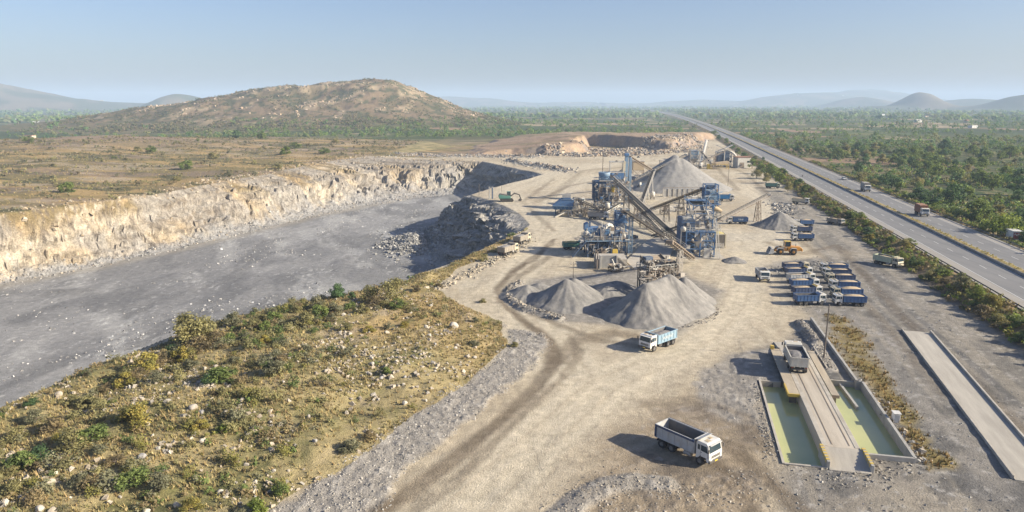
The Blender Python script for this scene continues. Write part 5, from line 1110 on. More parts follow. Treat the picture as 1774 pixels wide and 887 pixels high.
# ---- gravel piles
def pile(label, cones, mtl, step=.35, seed=1, group='gravel piles of the crushing plant', slope=.70, rough=1.0):
    cc = [c[:3] for c in cones]+[(c[3], c[4], c[2]) for c in cones if len(c) > 3]; m_ = max(c[2] for c in cones)/slope*1.2; x0 = min(c[0] for c in cc)-m_; x1 = max(c[0] for c in cc)+m_; y0 = min(c[1] for c in cc)-m_; y1 = max(c[1] for c in cc)+m_
    X, Y = np.meshgrid(np.arange(x0, x1, step), np.arange(y0, y1, step), indexing='ij'); Z = np.full(X.shape, -9.0)
    for cn in cones:
        cx, cy, h = cn[:3]; ex, ey = (cn[3]-cx, cn[4]-cy) if len(cn) > 3 else (0, 0); q = np.clip(((X-cx)*ex+(Y-cy)*ey)/(ex*ex+ey*ey+1e-9), 0, 1)
        dx, dy = X-cx-ex*q, Y-cy-ey*q; rad = np.hypot(dx, dy); an = np.arctan2(dy, dx)
        rill = (vn(an*9/math.pi*2.0, rad*.12, seed)-.5)*.26+(vn(an*26/math.pi, rad*.18, seed+3)-.5)*.16
        prof = h-slope*(np.sqrt(rad**2+.5)-.7)*(1-.10*sstep(.55*h/slope, 1.2*h/slope, rad))
        Z = np.maximum(Z, prof+rill*np.clip(rad/3, 0, 1)*rough)
    Z = Z+(fbm(X, Y, 1.3, 3, seed)-.5)*.35*rough
    cx, cy = np.mean([c[0] for c in cones]), np.mean([c[1] for c in cones])
    i = np.arange(X.size).reshape(X.shape); F = np.stack([i[:-1, :-1].ravel(), i[1:, :-1].ravel(), i[1:, 1:].ravel(), i[:-1, 1:].ravel()], 1)
    zf = Z.ravel(); F = F[(zf[F] > -.12).any(1)]; used, inv = np.unique(F.ravel(), return_inverse=True)
    V = np.stack([X.ravel()-cx, Y.ravel()-cy, np.maximum(zf, -.35)], 1)[used]
    o = link('gravel_pile', np_mesh('gravel_pile', V, inv.reshape(-1, 4), M_(mtl), True)); o.location = (cx, cy, 0)
    return tag(o, label, 'gravel pile', group)
pile('big pale grey gravel cone under the dark conveyor', [(83, 361, 16.6), (86, 359, 15.0)], 'pile2', .6, 3, slope=.665)
pile('front twin gravel pile below the dusty screen house', [(26.8, 137.0, 6.6, 32.5, 143.5), (33, 143.6, 7.1), (37.5, 149, 5.0)], 'pile', .2, 5, slope=.86)
pile('smaller front gravel cone left of the twin pile', [(11.8, 146.5, 5.2), (13.5, 149, 4.8)], 'pile', .22, 8, slope=.70)
pile('low grey heap behind the smaller front cone', [(3.2, 151.5, 2.6), (6, 154, 2.4)], 'pile', .25, 11, slope=.5)
pile('low flat heap between the two front gravel piles', [(21.5, 153, 2.6), (24, 157, 2.2)], 'pile', .25, 13, slope=.42)
pile('small dark cone below the trestle conveyor at right', [(93.5, 243, 5.2)], 'pile', .3, 15, slope=.66)
pile('dark grey cone left of the big cone behind the silo', [(59, 374, 8.2), (55, 377, 7)], 'pile', .5, 17, slope=.66)
pile('small spill heap under the crossing of the long conveyors', [(50, 262, 2.4)], 'pile', .3, 19, slope=.6)
pile('far grey heap right of the white conveyor', [(136, 530, 6.5), (142, 536, 5)], 'pile', .6, 21, slope=.6)
pile('little spill heap beneath the screening tower hoppers', [(60.5, 187, 1.4)], 'pile', .25, 23, slope=.55)
# ---- excavator and gate pillars on the rock spur
t = thing('excavator', 'green and black tracked excavator parked near the pit spur', 'excavator', at(878, 349)[:2]+(0,), R(4)); t.scale = (1.3,)*3
for s in (-1, 1): MB().prism([(-2.2, .35), (-1.8, 0), (1.8, 0), (2.2, .35), (2.2, .7), (1.8, .95), (-1.8, .95), (-2.2, .7)], s*1.15-.3, s*1.15+.3).build('track', M_('tyre'), t)
MB().prism([(-2.7, 1.1), (1.3, 1.1), (1.3, 1.9), (.2, 2.0), (-2.5, 2.5), (-2.8, 1.9)], -1.3, 1.3).build('body', M_('green'), t, .08); MB().prism([(-2.4, 2.5), (.1, 2.05), (.3, 2.25), (-2.3, 2.75)], -1.2, 1.2).build('engine_cover', M_('chassis'), t)
MB().prism([(.0, 1.9), (1.4, 1.9), (1.3, 3.1), (.1, 3.2)], .3, 1.25).build('cab', M_('glass'), t, .04); MB().box((.7, .78, 3.25), (1.4, 1.05, .12)).build('cab_roof', M_('green'), t)
MB().prism([(.8, 1.6), (1.2, 1.5), (2.6, 2.5), (4.2, 2.1), (4.3, 2.4), (2.6, 3.0)], -.25, .25).build('boom', M_('chassis'), t, fix=True); MB().prism([(3.9, 2.5), (4.4, 2.4), (4.9, .9), (4.6, .8)], -.2, .2).build('arm', M_('chassis'), t); MB().prism([(4.5, 1.0), (5.1, .8), (4.9, .1), (4.0, .0), (3.9, .5)], -.5, .5).build('bucket', M_('chassis'), t)
for k, px in enumerate((848, 853)):
    p = at(px, 345); t = thing('gate_pillar', ('left' if k == 0 else 'right')+' one of two dark pillars on the rock spur over the pit', 'pillar', (p[0], p[1], 0), R(10), 'pair of pillars on the rock spur')
    MB().box((0, 0, 2.6), (.55, .55, 5.4)).build('shaft', M_('plantdark' if k else 'concrete'), t, .04); MB().box((0, 0, 5.4), (.85, .85, .25)).build('cap', M_('concrete'), t)

# ---- stone bin right of the screening tower
p = at(1244, 430); t = thing('stone_bin', 'cream framed stone bin with dark front panel and yellow load', 'stone bin', (p[0], p[1], 0), R(-4))
frame_box(MB(), -2.0, 2.0, 0, 3.2, 0, 4.2, 1, .3, False).build('frame', M_('cream'), t, fix=False); MB().box((0, -.06, 2.8), (3.4, .12, 2.4)).build('front_panel', M_('dsteel'), t); MB().box((0, -.05, .8), (3.3, .12, 1.4)).build('lower_panel', M_('steel'), t)
for s_ in (-1, 1): MB().box((s_*2.0, 1.6, 2.3), (.12, 3.0, 3.6)).build('side_panel', M_('bsteel'), t)
o = link('load', heap_mesh(4.2, 3.4, .9, M_('yellowsand'), 4), t); o.location = (0, 1.6, 3.9)
# ------------------------------------------------------------------ weighbridge, ponds, walls (u along the yard's axis, v across)
ROT_UV = math.pi/2-HA
def uvthing(name, label, cat, u, v, z=0, group=None):
    x, y = to_xy(u, v); return thing(name, label, cat, (x, y, z), ROT_UV, group)      # local +x = u, local -y = v
def ub(mb, u0, u1, v0, v1, z0, z1, o): return mb.box(((u0+u1)/2-o[0], -((v0+v1)/2-o[1]), (z0+z1)/2), (u1-u0, v1-v0, z1-z0))
WATER, nt, b = _new('green_pond_water')
f, raw = noise(nt, .12, 3, .5, 'Object', .35, .65); c = mixc(nt, f, (.47, .46, .215), (.38, .40, .18)); nt.links.new(c, b.inputs['Base Color'])
b.inputs['Roughness'].default_value = .08; b.inputs['Specular IOR Level'].default_value = .5
_, r2 = noise(nt, 2.5, 3, .5); bp = nd(nt, 'ShaderNodeBump'); bp.inputs['Strength'].default_value = .05; bp.inputs['Distance'].default_value = .05; nt.links.new(r2, bp.inputs['Height']); nt.links.new(bp.outputs[0], b.inputs['Normal'])
DECK = mat('worn_deck_concrete', (.48, .42, .34), (.34, .29, .23), .35, .9, amt=.9, bump=.3, bscale=6, stretch=(.25, 2.2, 1), detail=8)
RAMP = mat('dusty_ramp_concrete', (.44, .40, .34), (.31, .28, .24), .4, .92, amt=.9, bump=.4, bscale=7, stretch=(.25, 2.0, 1), detail=8)
PLATE = mat('dusty_steel_plate', (.44, .37, .27), (.30, .25, .19), .8, .7, amt=.7, stretch=(.4, 1.5, 1))
for nm, r in (('left', POND_L), ('right', POND_R)):
    q = [to_xy(a, b_)+(-.8,) for a, b_ in ((r[0]-.3, r[2]-.3), (r[1]+.4, r[2]-.3), (r[1]+.4, r[3]+.3), (r[0]-.3, r[3]+.3))]
    n_ = MB(); n_.quad(*q[::-1]); o = n_.build('pond_water', WATER, fix=False); tag(o, kind='structure')
o0 = (104, 22.3)
t = uvthing('weighbridge', 'long concrete weighbridge causeway with plates between the two green ponds', 'weighbridge', *o0)
mb = MB(); ub(mb, 86.2, 123, 20.1, 24.5, -2.4, .82, o0); mb.build('causeway', DECK, t, .03)
mb = MB(); ub(mb, 86.4, 122.8, 20.15, 20.75, .82, .86, o0); ub(mb, 86.4, 122.8, 23.9, 24.45, .82, .86, o0); mb.build('edge_strip', M_('concrete2'), t)
mb = MB(); a = o0
mb.prism([(81.7-a[0], -.4), (86.2-a[0], -.4), (86.2-a[0], .80), (81.7-a[0], .06)], -(24.7-a[1]), -(20.1-a[1])); mb.build('approach_ramp', RAMP, t)
mb = MB(); mb.prism([(123-a[0], -.4), (128.5-a[0], -.4), (128.5-a[0], .02), (123-a[0], .80)], -(24.6-a[1]), -(20.0-a[1])); mb.build('approach_ramp', RAMP, t)
for v0, v1, u0, u1, lab in ((18.55, 20.05, 102, 121.8, 'left'), (24.55, 25.6, 102.8, 122, 'right')):
    mb = MB(); ub(mb, u0, u1, v0, v1, .78, .92, o0); pl = mb.build('steel_plate', PLATE, t, .01)
    mb = MB(); vv = v0 if lab == 'left' else v1; ub(mb, u0-.08, u0+4, vv-.1, vv+.1, .55, .96, o0) if lab == 'left' else None; ub(mb, u0-.1, u0+.12, v0, v1, .5, .95, o0)
    mb.build('plate_edge', M_('yellow') if lab == 'left' else M_('bsteel'), pl)
    for k in range(5): uu = u0+1+k*(u1-u0-2)/4; mb = MB(); ub(mb, uu-.15, uu+.15, v0+.3, v1-.2, -2.2, .78, o0); mb.build('plate_support', M_('dsteel'), pl)
for v in (20.0, 24.8):
    mb = MB(); ub(mb, 82.0, 86.6, v-.18, v+.18, -1.2, .95, o0); k_ = mb.build('kerb', M_('concrete'), t, .03)
    mb = MB()
    for j in range(6): ub(mb, 82.4+j*.72, 82.8+j*.72, v-.20, v+.20, .5, .99, o0)
    mb.build('kerb_stripe', M_('yellow'), k_)
mb = MB(); ub(mb, 86.9, 122, 21.3, 21.42, .824, .86, o0); ub(mb, 86.9, 122, 23.3, 23.42, .824, .86, o0); mb.build('deck_joint', M_('bsteel'), t)
mb = MB(); ub(mb, 121.4, 122.1, 18.5, 19.1, .9, 1.5, o0); mb.build('junction_box', M_('yellow'), t, .03)
def wall(label, segs, w=.36, z0=-1.8, z1=.62, m='concrete'):
    u0, v0 = segs[0]; t = uvthing('pond_wall', label, 'wall', u0, v0); mb = MB()
    for (a, b_), (c, d) in zip(segs[:-1], segs[1:]):
        p, q = Vector((a-u0, -(b_-v0), 0)), Vector((c-u0, -(d-v0), 0)); dr = (q-p).normalized()*w*.5
        mb.bar(p-dr*.98+Vector((0, 0, (z0+z1)/2)), q+dr*.98+Vector((0, 0, (z0+z1)/2)), w, z1-z0)
    mb.build('wall', M_(m), t); return t
wall('long low concrete wall along the right side of the right pond', [(85.9, 30.45), (110.2, 30.45), (110.2, 29.75), (143.5, 29.1)])
wall('short concrete wall closing the near end of the right pond', [(85.75, 25.1), (85.75, 30.2)])
wall('low stone kerb along the left side of the left pond', [(82.2, 15.05), (108.6, 15.35)], .3, -1.8, .16, 'concrete2')
wall('low concrete kerb closing the near end of the left pond', [(82.15, 15.3), (82.15, 19.7)], .3, -1.8, .12, 'concrete2')
wall('rough kerb closing the far end of the left pond', [(108.5, 15.5), (108.6, 18.3)], .3, -1.8, .1, 'concrete2')
wall('rough kerb closing the far end of the right pond', [(111.2, 25.9), (111.1, 29.9)], .3, -1.8, .1, 'concrete2')
wall('half sunken concrete beam lying in the right pond', [(112, 27.5), (102.6, 28.0)], .35, -1.8, -.35, 'concrete')
wall('thin broken kerb beside the berm above the right pond', [(116, 26.6), (140, 26.2)], .25, -.4, .3, 'concrete2')
x, y = to_xy(97.6, 31.6)
t = thing('meter_cabinet', 'small white cabinet standing beside the right pond wall', 'cabinet', (x, y, 0), ROT_UV)
MB().box((0, 0, .6), (1.0, .8, 1.25)).build('box', M_('white'), t, .02); MB().box((0, 0, 1.28), (1.2, 1.0, .08)).build('lid', M_('white'), t, .02); MB().box((-.51, 0, .6), (.02, .6, .9)).build('door', M_('grey'), t)
# second ramp at right
A, B = Vector((76, 127.1, 0)), Vector((59.4, 72.6, 0)); ang = math.atan2((A-B).y, (A-B).x); Lr = (A-B).length
t = thing('loading_ramp', 'long pale concrete ramp with a kerb near the lower right corner', 'ramp', (B.x, B.y, 0), ang)
MB().prism([(0, -.3), (Lr, -.3), (Lr, .02), (Lr-3, .42), (2.5, .42), (0, .06)], -2.25, 2.1).build('slab', RAMP, t, .03)
MB().box((Lr/2-2, -2.42, .25), (Lr+2, .3, 1.0)).build('kerb', M_('concrete2'), t, .03); MB().box((Lr/2, 2.2, .06), (Lr-.5, .22, .8)).build('edge_beam', M_('concrete2'), t, .03)
# kiosk behind the far guardrail
p = at(1750, 414, ROAD_Z-.6); t = thing('kiosk', 'white box kiosk with red panel behind the far highway guardrail', 'kiosk', (p[0]+1, p[1], .8), ROT_UV)
MB().box((0, 0, 2.0), (4.6, 2.6, 2.6)).build('box', M_('white'), t, .03); MB().box((0, 0, 3.36), (4.9, 2.9, .14)).build('roof', M_('white'), t, .02)
MB().box((-2.33, 0, 2.0), (.05, 2.3, 1.9)).build('panel', M_('red'), t); mb = MB(); [mb.box((-2.37, -.75+.5*k, 2.2+.25*(k % 2)), (.02, .32, .5)) for k in range(4)]; mb.build('panel_marks', M_('white'), t); mb = MB(); [mb.box((a_, b_, .2), (.2, .2, 1.2)) for a_ in (-2, 2) for b_ in (-1, 1)]; mb.build('stilts', M_('dsteel'), t)
# ------------------------------------------------------------------ leaves, bushes, trees
LEAF = attr_mat('foliage', .75, .9, .22, 0, .1, .25, 6.0)
def translucent(m, k, tintc):
    nt = m.node_tree; b = nt.nodes['Principled BSDF']; out = nt.nodes['Material Output']; src = b.inputs['Base Color'].links[0].from_socket
    tr = nt.nodes.new('ShaderNodeBsdfTranslucent'); v = nd(nt, 'ShaderNodeVectorMath', operation='MULTIPLY'); v.inputs[1].default_value = tintc; nt.links.new(src, v.inputs[0]); nt.links.new(v.outputs[0], tr.inputs[0])
    ad = nt.nodes.new('ShaderNodeAddShader'); nt.links.new(b.outputs[0], ad.inputs[0]); nt.links.new(tr.outputs[0], ad.inputs[1]); nt.links.new(ad.outputs[0], out.inputs[0])
translucent(LEAF, 1, (.52, .50, .28))
DRY = attr_mat('dry_grass_blades', .9, .8, .2, 0, .1, .1, 4.0)
STONE = attr_mat('stone', .95, 2.2, .22, .5, .08, .2, 9.0)
BARK = mat('bark', (.14, .11, .085), (.09, .07, .055), 3, .95, amt=.8)
PAL = {'green': [(.095, .125, .035), (.13, .16, .045), (.068, .092, .028)], 'dark': [(.052, .09, .036), (.07, .115, .042), (.04, .07, .03)], 'olive': [(.165, .15, .065), (.21, .185, .08), (.125, .115, .052)],
       'greygreen': [(.14, .135, .08), (.175, .165, .10), (.10, .098, .058)], 'lime': [(.12, .15, .025), (.15, .18, .035), (.085, .11, .025)], 'brown': [(.15, .115, .06), (.19, .145, .075), (.10, .08, .045)], 'yellow': [(.20, .17, .04), (.24, .19, .05), (.14, .13, .035)]}
def leaves(centers, radii, per, size, pal, rg, up=.35, flat=1.0):
    """clouds of small leaf faces round clump centres -> verts, quads, colours"""
    C = np.repeat(np.asarray(centers, float), per, 0); n = len(C); rr_ = np.repeat(np.asarray(radii, float), per)
    d = rg.normal(size=(n, 3)); d /= np.linalg.norm(d, axis=1, keepdims=True); rad = rr_*rg.random(n)**.45
    P = C+d*rad[:, None]*np.array([1, 1, flat])
    nrm = d*.7+rg.normal(size=(n, 3))*.6+np.array([0, 0, up]); nrm /= np.linalg.norm(nrm, axis=1, keepdims=True)
    a = np.cross(nrm, rg.normal(size=(n, 3))); a /= np.linalg.norm(a, axis=1, keepdims=True); b = np.cross(nrm, a)
    s = size*(.55+.9*rg.random(n))[:, None]; k = .55
    V = np.stack([P-a*s*.5, P-b*s*k*.5+a*s*.05, P+a*s*.5, P+b*s*k*.5-a*s*.05], 1).reshape(-1, 3)
    F = np.arange(4*n).reshape(n, 4)
    pal = np.asarray(pal); cl = pal[rg.integers(0, len(pal), len(centers))]; col = np.repeat(cl, per, 0)*(.75+.5*rg.random(n))[:, None]
    return V, F, np.repeat(col, 4, 0)
def crown_mesh(name, kind, pal, h, w, seed, per=70, clumps=16, size=.3, base=.3):
    gain = 1.15 if kind == 't' else 1.0
    rg = np.random.default_rng(seed); cs = []; rs = []
    for k in range(clumps):
        a = rg.random()*2*math.pi; q = rg.random()**.5; zz = rg.random()
        env = math.sin(math.pi*min(1, .18+zz*.8))**.7
        cs.append((math.cos(a)*q*w*.42*env, math.sin(a)*q*w*.42*env, h*(base+(1-base)*(.08+.8*zz)))); rs.append(w*(.13+.11*rg.random()))
    V, F, c = leaves(cs, rs, per, size, [tuple(gain*q_ for q_ in p_) for p_ in PAL[pal]], rg, flat=.8)
    V[:, 2] = np.maximum(V[:, 2], .02)
    me = np_mesh(name, V, F, LEAF, False, c)
    return me, cs
def wood_mesh(name, h, cs, seed, r, multi=1):
    rg = np.random.default_rng(seed); mb = MB()
    for m in range(multi):
        bx, by = (0, 0) if multi == 1 else rg.normal(size=2)*.12*h*.3
        f = (bx*2.2, by*2.2, h*.42)
        mb.tube((bx, by, -.2), f, r, r*.6, 7)
        for c in cs[m::multi][:7]:
            mid = ((f[0]+c[0])/2*1.05, (f[1]+c[1])/2*1.05, (f[2]+c[2])/2+.05*h)
            mb.tube(f, mid, r*.5, r*.32, 5, False); mb.tube(mid, c, r*.32, r*.08, 5, False)
    return mb.mesh(name, BARK)
BUSH = {}
for pal in PAL:
    for v in range(2):
        me, cs = crown_mesh('bush', 'b', pal, 1.0, 1.25, 100+len(BUSH), 95 if pal != 'brown' else 60, 17, .085 if v == 0 else .11, .02)
        BUSH[pal, v] = (me, wood_mesh('stems', .9, cs, 5+v, .025, 3))
TREE = {}
for pal in ('green', 'dark', 'olive', 'lime', 'greygreen'):
    for v in range(3):
        me, cs = crown_mesh('crown', 't', pal, 1.0, (1.0, 1.25, .8)[v], 300+len(TREE), 80, (20, 24, 16)[v], .075, (.25, .3, .2)[v])
        TREE[pal, v] = (me, wood_mesh('trunk', .9, cs, 50+v, .035))
DESC = {'green': 'green', 'dark': 'dark green', 'olive': 'olive', 'greygreen': 'grey-green', 'lime': 'bright green', 'brown': 'dry brown', 'yellow': 'yellowish'}
def bush(x, y, z, s, pal, parts=True, tall=1.0):
    me, st = BUSH[pal, random.randrange(2)]
    o = link('bush', me); o.location = (x, y, z-.04*s); o.rotation_euler = (0, 0, random.random()*6.28); q = s*random.uniform(.85, 1.15); o.scale = (q*random.uniform(.9, 1.2), q*random.uniform(.9, 1.2), s*tall*random.uniform(.75, 1.0))
    tag(o, cat='bush'); o['desc'] = f"{'large' if s > 2.6 else 'small' if s < 1.25 else 'mid-sized'} {DESC[pal]} bush"
    if parts: link('stems', st, o)
    return o
def tree(x, y, z, h, pal, v=None):
    me, tr = TREE[pal, random.randrange(3) if v is None else v]
    t = bpy.data.objects.new('tree', None); COL.objects.link(t); t.location = (x, y, z-.05*h); t.rotation_euler = (0, 0, random.random()*6.28); k = random.uniform(.95, 1.25)
    t.scale = (h*k, h*k*random.uniform(.9, 1.1), h); t.empty_display_size = .3
    link('crown', me, t); link('trunk', tr, t); tag(t, cat='tree'); t['desc'] = f"{'tall' if h > 7.5 else 'low' if h < 4.5 else 'mid-sized'} {DESC[pal]} tree"
    return t
def zs(xs, ys): return terr(np.asarray(xs, float), np.asarray(ys, float), False)
# ---- mound beside the pit
B_m = []
for px, py, s, pal, tall in [(340, 580, 4.0, 'olive', 1), (405, 560, 3.2, 'greygreen', .9), (588, 508, 2.0, 'dark', 1), (640, 520, 3.2, 'olive', 1), (548, 532, 2.4, 'greygreen', 1), (512, 540, 1.9, 'olive', .9), (480, 657, 3.0, 'greygreen', .75), (500, 650, 1.6, 'green', .9),
        (385, 668, 2.8, 'green', .75), (360, 675, 2.0, 'dark', .8), (235, 738, 3.0, 'yellow', .85), (215, 730, 2.0, 'olive', .8), (130, 770, 2.8, 'olive', .8), (165, 760, 2.4, 'green', .75), (65, 790, 2.6, 'dark', .7), (40, 800, 2.2, 'green', .8), (235, 835, 2.2, 'green', .9), (275, 842, 2.4, 'greygreen', .8),
        (442, 868, 1.9, 'lime', .9), (415, 880, 1.6, 'greygreen', .8), (605, 765, 2.1, 'greygreen', .7), (640, 745, 1.5, 'brown', .8), (485, 832, 1.5, 'green', 1), (668, 645, 1.2, 'green', .8), (385, 750, 1.3, 'lime', .8), (350, 745, 1.6, 'yellow', .7), (450, 555, 2.0, 'olive', .9), (475, 545, 1.7, 'greygreen', .9), (425, 590, 2.0, 'greygreen', .7),
        (300, 605, 2.2, 'dark', .8), (250, 640, 2.0, 'olive', .8), (215, 650, 2.4, 'olive', .8), (270, 665, 2.2, 'greygreen', .7), (330, 640, 2.4, 'greygreen', .7), (720, 497, 1.8, 'brown', .8), (760, 487, 1.4, 'brown', .7), (838, 443, 2.4, 'olive', .8), (858, 428, 2.0, 'olive', .8), (885, 400, 1.9, 'green', .7), (835, 512, 1.2, 'olive', .8), (890, 585, 1.2, 'olive', .5), (575, 555, 1.8, 'greygreen', .7), (640, 575, 1.8, 'yellow', .6), (820, 590, 1.5, 'greygreen', .6), (700, 560, 1.6, 'yellow', .6), (30, 745, 2.6, 'olive', .8), (95, 735, 2.2, 'brown', .8), (60, 720, 2.2, 'greygreen', .8), (150, 690, 2.0, 'olive', .8), (20, 850, 2.0, 'olive', .8), (140, 838, 2.2, 'greygreen', .8), (330, 870, 1.8, 'yellow', .7), (200, 800, 1.6, 'brown', .8)]:
    x, y, _ = at(px, py, 1.6); z = zat(x, y); B_m.append(bush(x, y, z, s*1.22, pal, True, tall*1.05))
rg = np.random.default_rng(5)
cx = rg.uniform(-78, 8, 2600); cy = rg.uniform(50, 215, 2600)
zz, rgn = zs(cx, cy); msd = poly_sd(cx, cy, MOUND); dens = fbm(cx, cy, 14, 3, 82); leftness = sstep(0, -55, cx+.25*(cy-100))
k_ = 0
for i in range(len(cx)):
    if rgn[i] != 3 or msd[i] < 2 or zz[i] < -1.5: continue
    if rg.random() > (.10+.9*leftness[i])*sstep(.38, .62, dens[i]): continue
    far = cy[i] > 165
    B_m.append(bush(cx[i], cy[i], zz[i], rg.uniform(1.1, 2.4), rg.choice(['olive', 'greygreen', 'green', 'brown', 'yellow', 'olive', 'greygreen', 'dark']), False, rg.uniform(.6, .9))); k_ += 1
    if k_ > 70: break
for i in range(26):                                   # the hedge of bushes along the pit rim
    f = i/25; x, y, _ = at(190+510*f+rg.uniform(-12, 12), 655-135*f-22*math.sin(f*3.1)+rg.uniform(0, 16), 1.5); zz_ = zat(x, y)
    if zz_ > -1: B_m.append(bush(x, y, zz_, rg.uniform(2.1, 3.6), rg.choice(['olive', 'greygreen', 'brown', 'green', 'olive', 'yellow']), True, rg.uniform(.75, 1.0)))
for o in B_m: o['group'] = 'bushes on the dry mound'
rank_labels(B_m, 'on the mound', 12)
# leaning little trees on the rim
T_all = []
for px, py, h, pal in ((683, 520, 5.2, 'olive'), (335, 590, 5.6, 'olive'), (588, 511, 3.4, 'dark')):
    x, y, _ = at(px, py, 1.5); o = tree(x, y, zat(x, y), h, pal, 1); tag(o, {683: 'thin brown-olive tree standing on the pit rim above the mound', 335: 'wide olive tree on the pit rim at the left end of the mound', 588: 'small dark green tree on the pit rim between olive bushes'}[px]); del o['desc']
# ---- plateau beyond the pit
B_p = []
for px, py, s, pal, zz0 in [(118, 331, 4.4, 'green', 4), (323, 287, 5.4, 'green', 5), (495, 267, 6.4, 'lime', 4), (512, 255, 6, 'green', 4), (260, 263, 6.5, 'green', 6), (238, 262, 4.5, 'olive', 6), (560, 266, 6, 'green', 3), (455, 245, 9, 'green', 3), (410, 240, 9, 'dark', 3), (52, 252, 6, 'green', 7), (303, 302, 3.4, 'olive', 5), (370, 270, 5, 'olive', 5), (580, 250, 5, 'olive', 3), (480, 290, 3.5, 'olive', 3), (395, 300, 3, 'greygreen', 4)]:
    x, y, _ = at(px, py, zz0); B_p.append(bush(x, y, zat(x, y), s*1.4, pal, True, .85))
cx = rg.uniform(-620, -100, 900); cy = rg.uniform(260, 860, 900); zz, rgn = zs(cx, cy); dens = fbm(cx, cy*1.6, 14, 4, 87); k_ = 0
for i in range(len(cx)):
    if rgn[i] != 3 or dens[i] < .53 or abs(cx[i]/cy[i]) > .8: continue
    B_p.append(bush(cx[i], cy[i], zz[i], rg.uniform(1.6, 3.8), rg.choice(['olive', 'greygreen', 'brown', 'greygreen', 'green']), False, rg.uniform(.5, .8))); k_ += 1
    if k_ > 28: break
for o in B_p: o['group'] = 'bushes on the dry plateau'
rank_labels(B_p, 'on the plateau', 12)
# ---- shrub bank below the highway
B_h = []
for i in range(105):
    y = 112+430*rg.random()**1.5; v = rg.uniform(-8.0, -1.2); near = y < 300
    if rg.random() > .35+.65*sstep(.35, .6, vn(y*.06, 0, 4)): continue
    x = road_pt(y, v)[0]; s = rg.uniform(1.4, 3.4)*(1.25 if y > 330 else 1)
    B_h.append(bush(x, y, zat(x, y), s, rg.choice(['green', 'olive', 'lime', 'yellow', 'brown', 'dark', 'green', 'greygreen']), y < 260, rg.uniform(.7, 1.0)))
for px, py, s, pal in [(1560, 450, 3.8, 'lime'), (1590, 462, 3.6, 'green'), (1575, 430, 3.2, 'lime'), (1610, 480, 3.0, 'olive'), (1545, 425, 3.2, 'green'), (1690, 520, 3.4, 'lime'), (1720, 535, 3.2, 'yellow'), (1490, 385, 3.6, 'lime'), (1500, 395, 3.2, 'lime'), (1450, 370, 3.2, 'green'), (1470, 380, 3.4, 'green'), (1765, 570, 3, 'green')]:
    x, y, _ = at(px, py, .8); B_h.append(bush(x, y, zat(x, y), s, pal, True, .9))
for o in B_h: o['group'] = 'bushes on the highway bank'
rank_labels(B_h, 'on the highway bank', 10)
T_b = []
for px, py, h, pal in [(1318, 300, 7, 'green'), (1335, 308, 7.5, 'green'), (1350, 316, 6.5, 'lime'), (1303, 290, 7, 'green'), (1290, 278, 7, 'dark'), (1278, 268, 7, 'green'), (1268, 258, 7, 'dark'), (1258, 250, 7, 'green'), (1246, 243, 7, 'dark'), (1237, 236, 7, 'green'), (1664, 508, 4.6, 'greygreen'), (1327, 316, 6, 'olive'), (1310, 308, 5.5, 'olive'), (1365, 330, 5, 'olive'), (1283, 285, 6, 'olive')]:
    x, y, _ = at(px, py, .6); T_b.append(tree(x, y, zat(x, y), h, pal))
for o in T_b: o['group'] = 'trees on the highway bank'
rank_labels(T_b, 'beside the yard', 5)
# ---- far verge
B_v = []
for i in range(36):
    y = 165+500*rg.random()**1.2; v = rg.uniform(31.5, 37); x = road_pt(y, v)[0]
    B_v.append(bush(x, y, zat(x, y), rg.uniform(2.2, 4.6), rg.choice(['green', 'dark', 'olive', 'lime', 'green']), False, .85)); B_v[-1]['group'] = 'bushes behind the far guardrail'
rank_labels(B_v, 'behind the far guardrail', 8)
# ---- farmland trees: the 300 nearest are things of their own, the rest is woodland
def fieldmask(x, y): return sstep(.44, .58, fbm(x, y*.8, 80, 4, 201)*.6+fbm(x, y, 24, 3, 202)*.4)
fx, fy, fh = [], [], []
n = 60000
ang_ = rg.uniform(-.86, .86, n); rad_ = np.exp(rg.uniform(math.log(170), math.log(4200), n)); X = rad_*np.sin(ang_); Y = rad_*np.cos(ang_)
zz, rgn = zs(X, Y); rv = road_v(X, Y)
ok = ((rgn == 5) | ((rgn == 4) & (zz < 16))) & ((rv > 34) | (rv < -14)) & ((rv > 34) | (Y > 860+60*fbm(X, Y, 80, 2, 9)) | ((X < -450) & (Y > 700)))
wgt = fieldmask(X, Y)*np.where(rv > 34, np.clip(.17+rad_/3400, 0, .7), np.where(X < -450, .22, .5))
belt = ((rv < -14) & (Y > 880) & (Y < 1330) & (X > -420) & (X < 420)); wgt = np.where(belt, np.maximum(wgt, .6*sstep(.38, .52, fbm(X, Y, 90, 3, 203))), wgt)
ok &= (rg.random(n) < wgt)
X, Y, Z, rad_, rv = X[ok], Y[ok], zz[ok], rad_[ok], rv[ok]
H = rg.uniform(3.2, 7.5, len(X))*np.where(rg.random(len(X)) < .12, 1.5, 1)
T_f = []
for px, py, h, pal in [(1650, 357, 10, 'dark'), (1640, 262, 12, 'dark'), (1612, 305, 8, 'green'), (1625, 307, 8, 'green'), (1700, 320, 8, 'green'), (1720, 330, 9, 'green'), (1690, 375, 6, 'olive'), (1765, 340, 9, 'dark'), (1560, 290, 6, 'green'), (1495, 290, 7, 'dark'), (1740, 310, 8, 'green'), (1760, 355, 6, 'dark')]:
    x, y, _ = at(px, py, 0); T_f.append(tree(x, y, zat(x, y), h, pal))
order = np.argsort(rad_); inview = [i for i in order if abs(proj(X[i], Y[i], Z[i])[0]-887) < 900]
own = inview[:270]; own_set = set(own)
for i in own: T_f.append(tree(X[i], Y[i], Z[i], H[i], rg.choice(['green', 'dark', 'green', 'olive', 'dark', 'lime', 'greygreen'], p=[.3, .22, .18, .12, .1, .04, .04])))
for o in T_f: o['group'] = 'trees in the farmland'
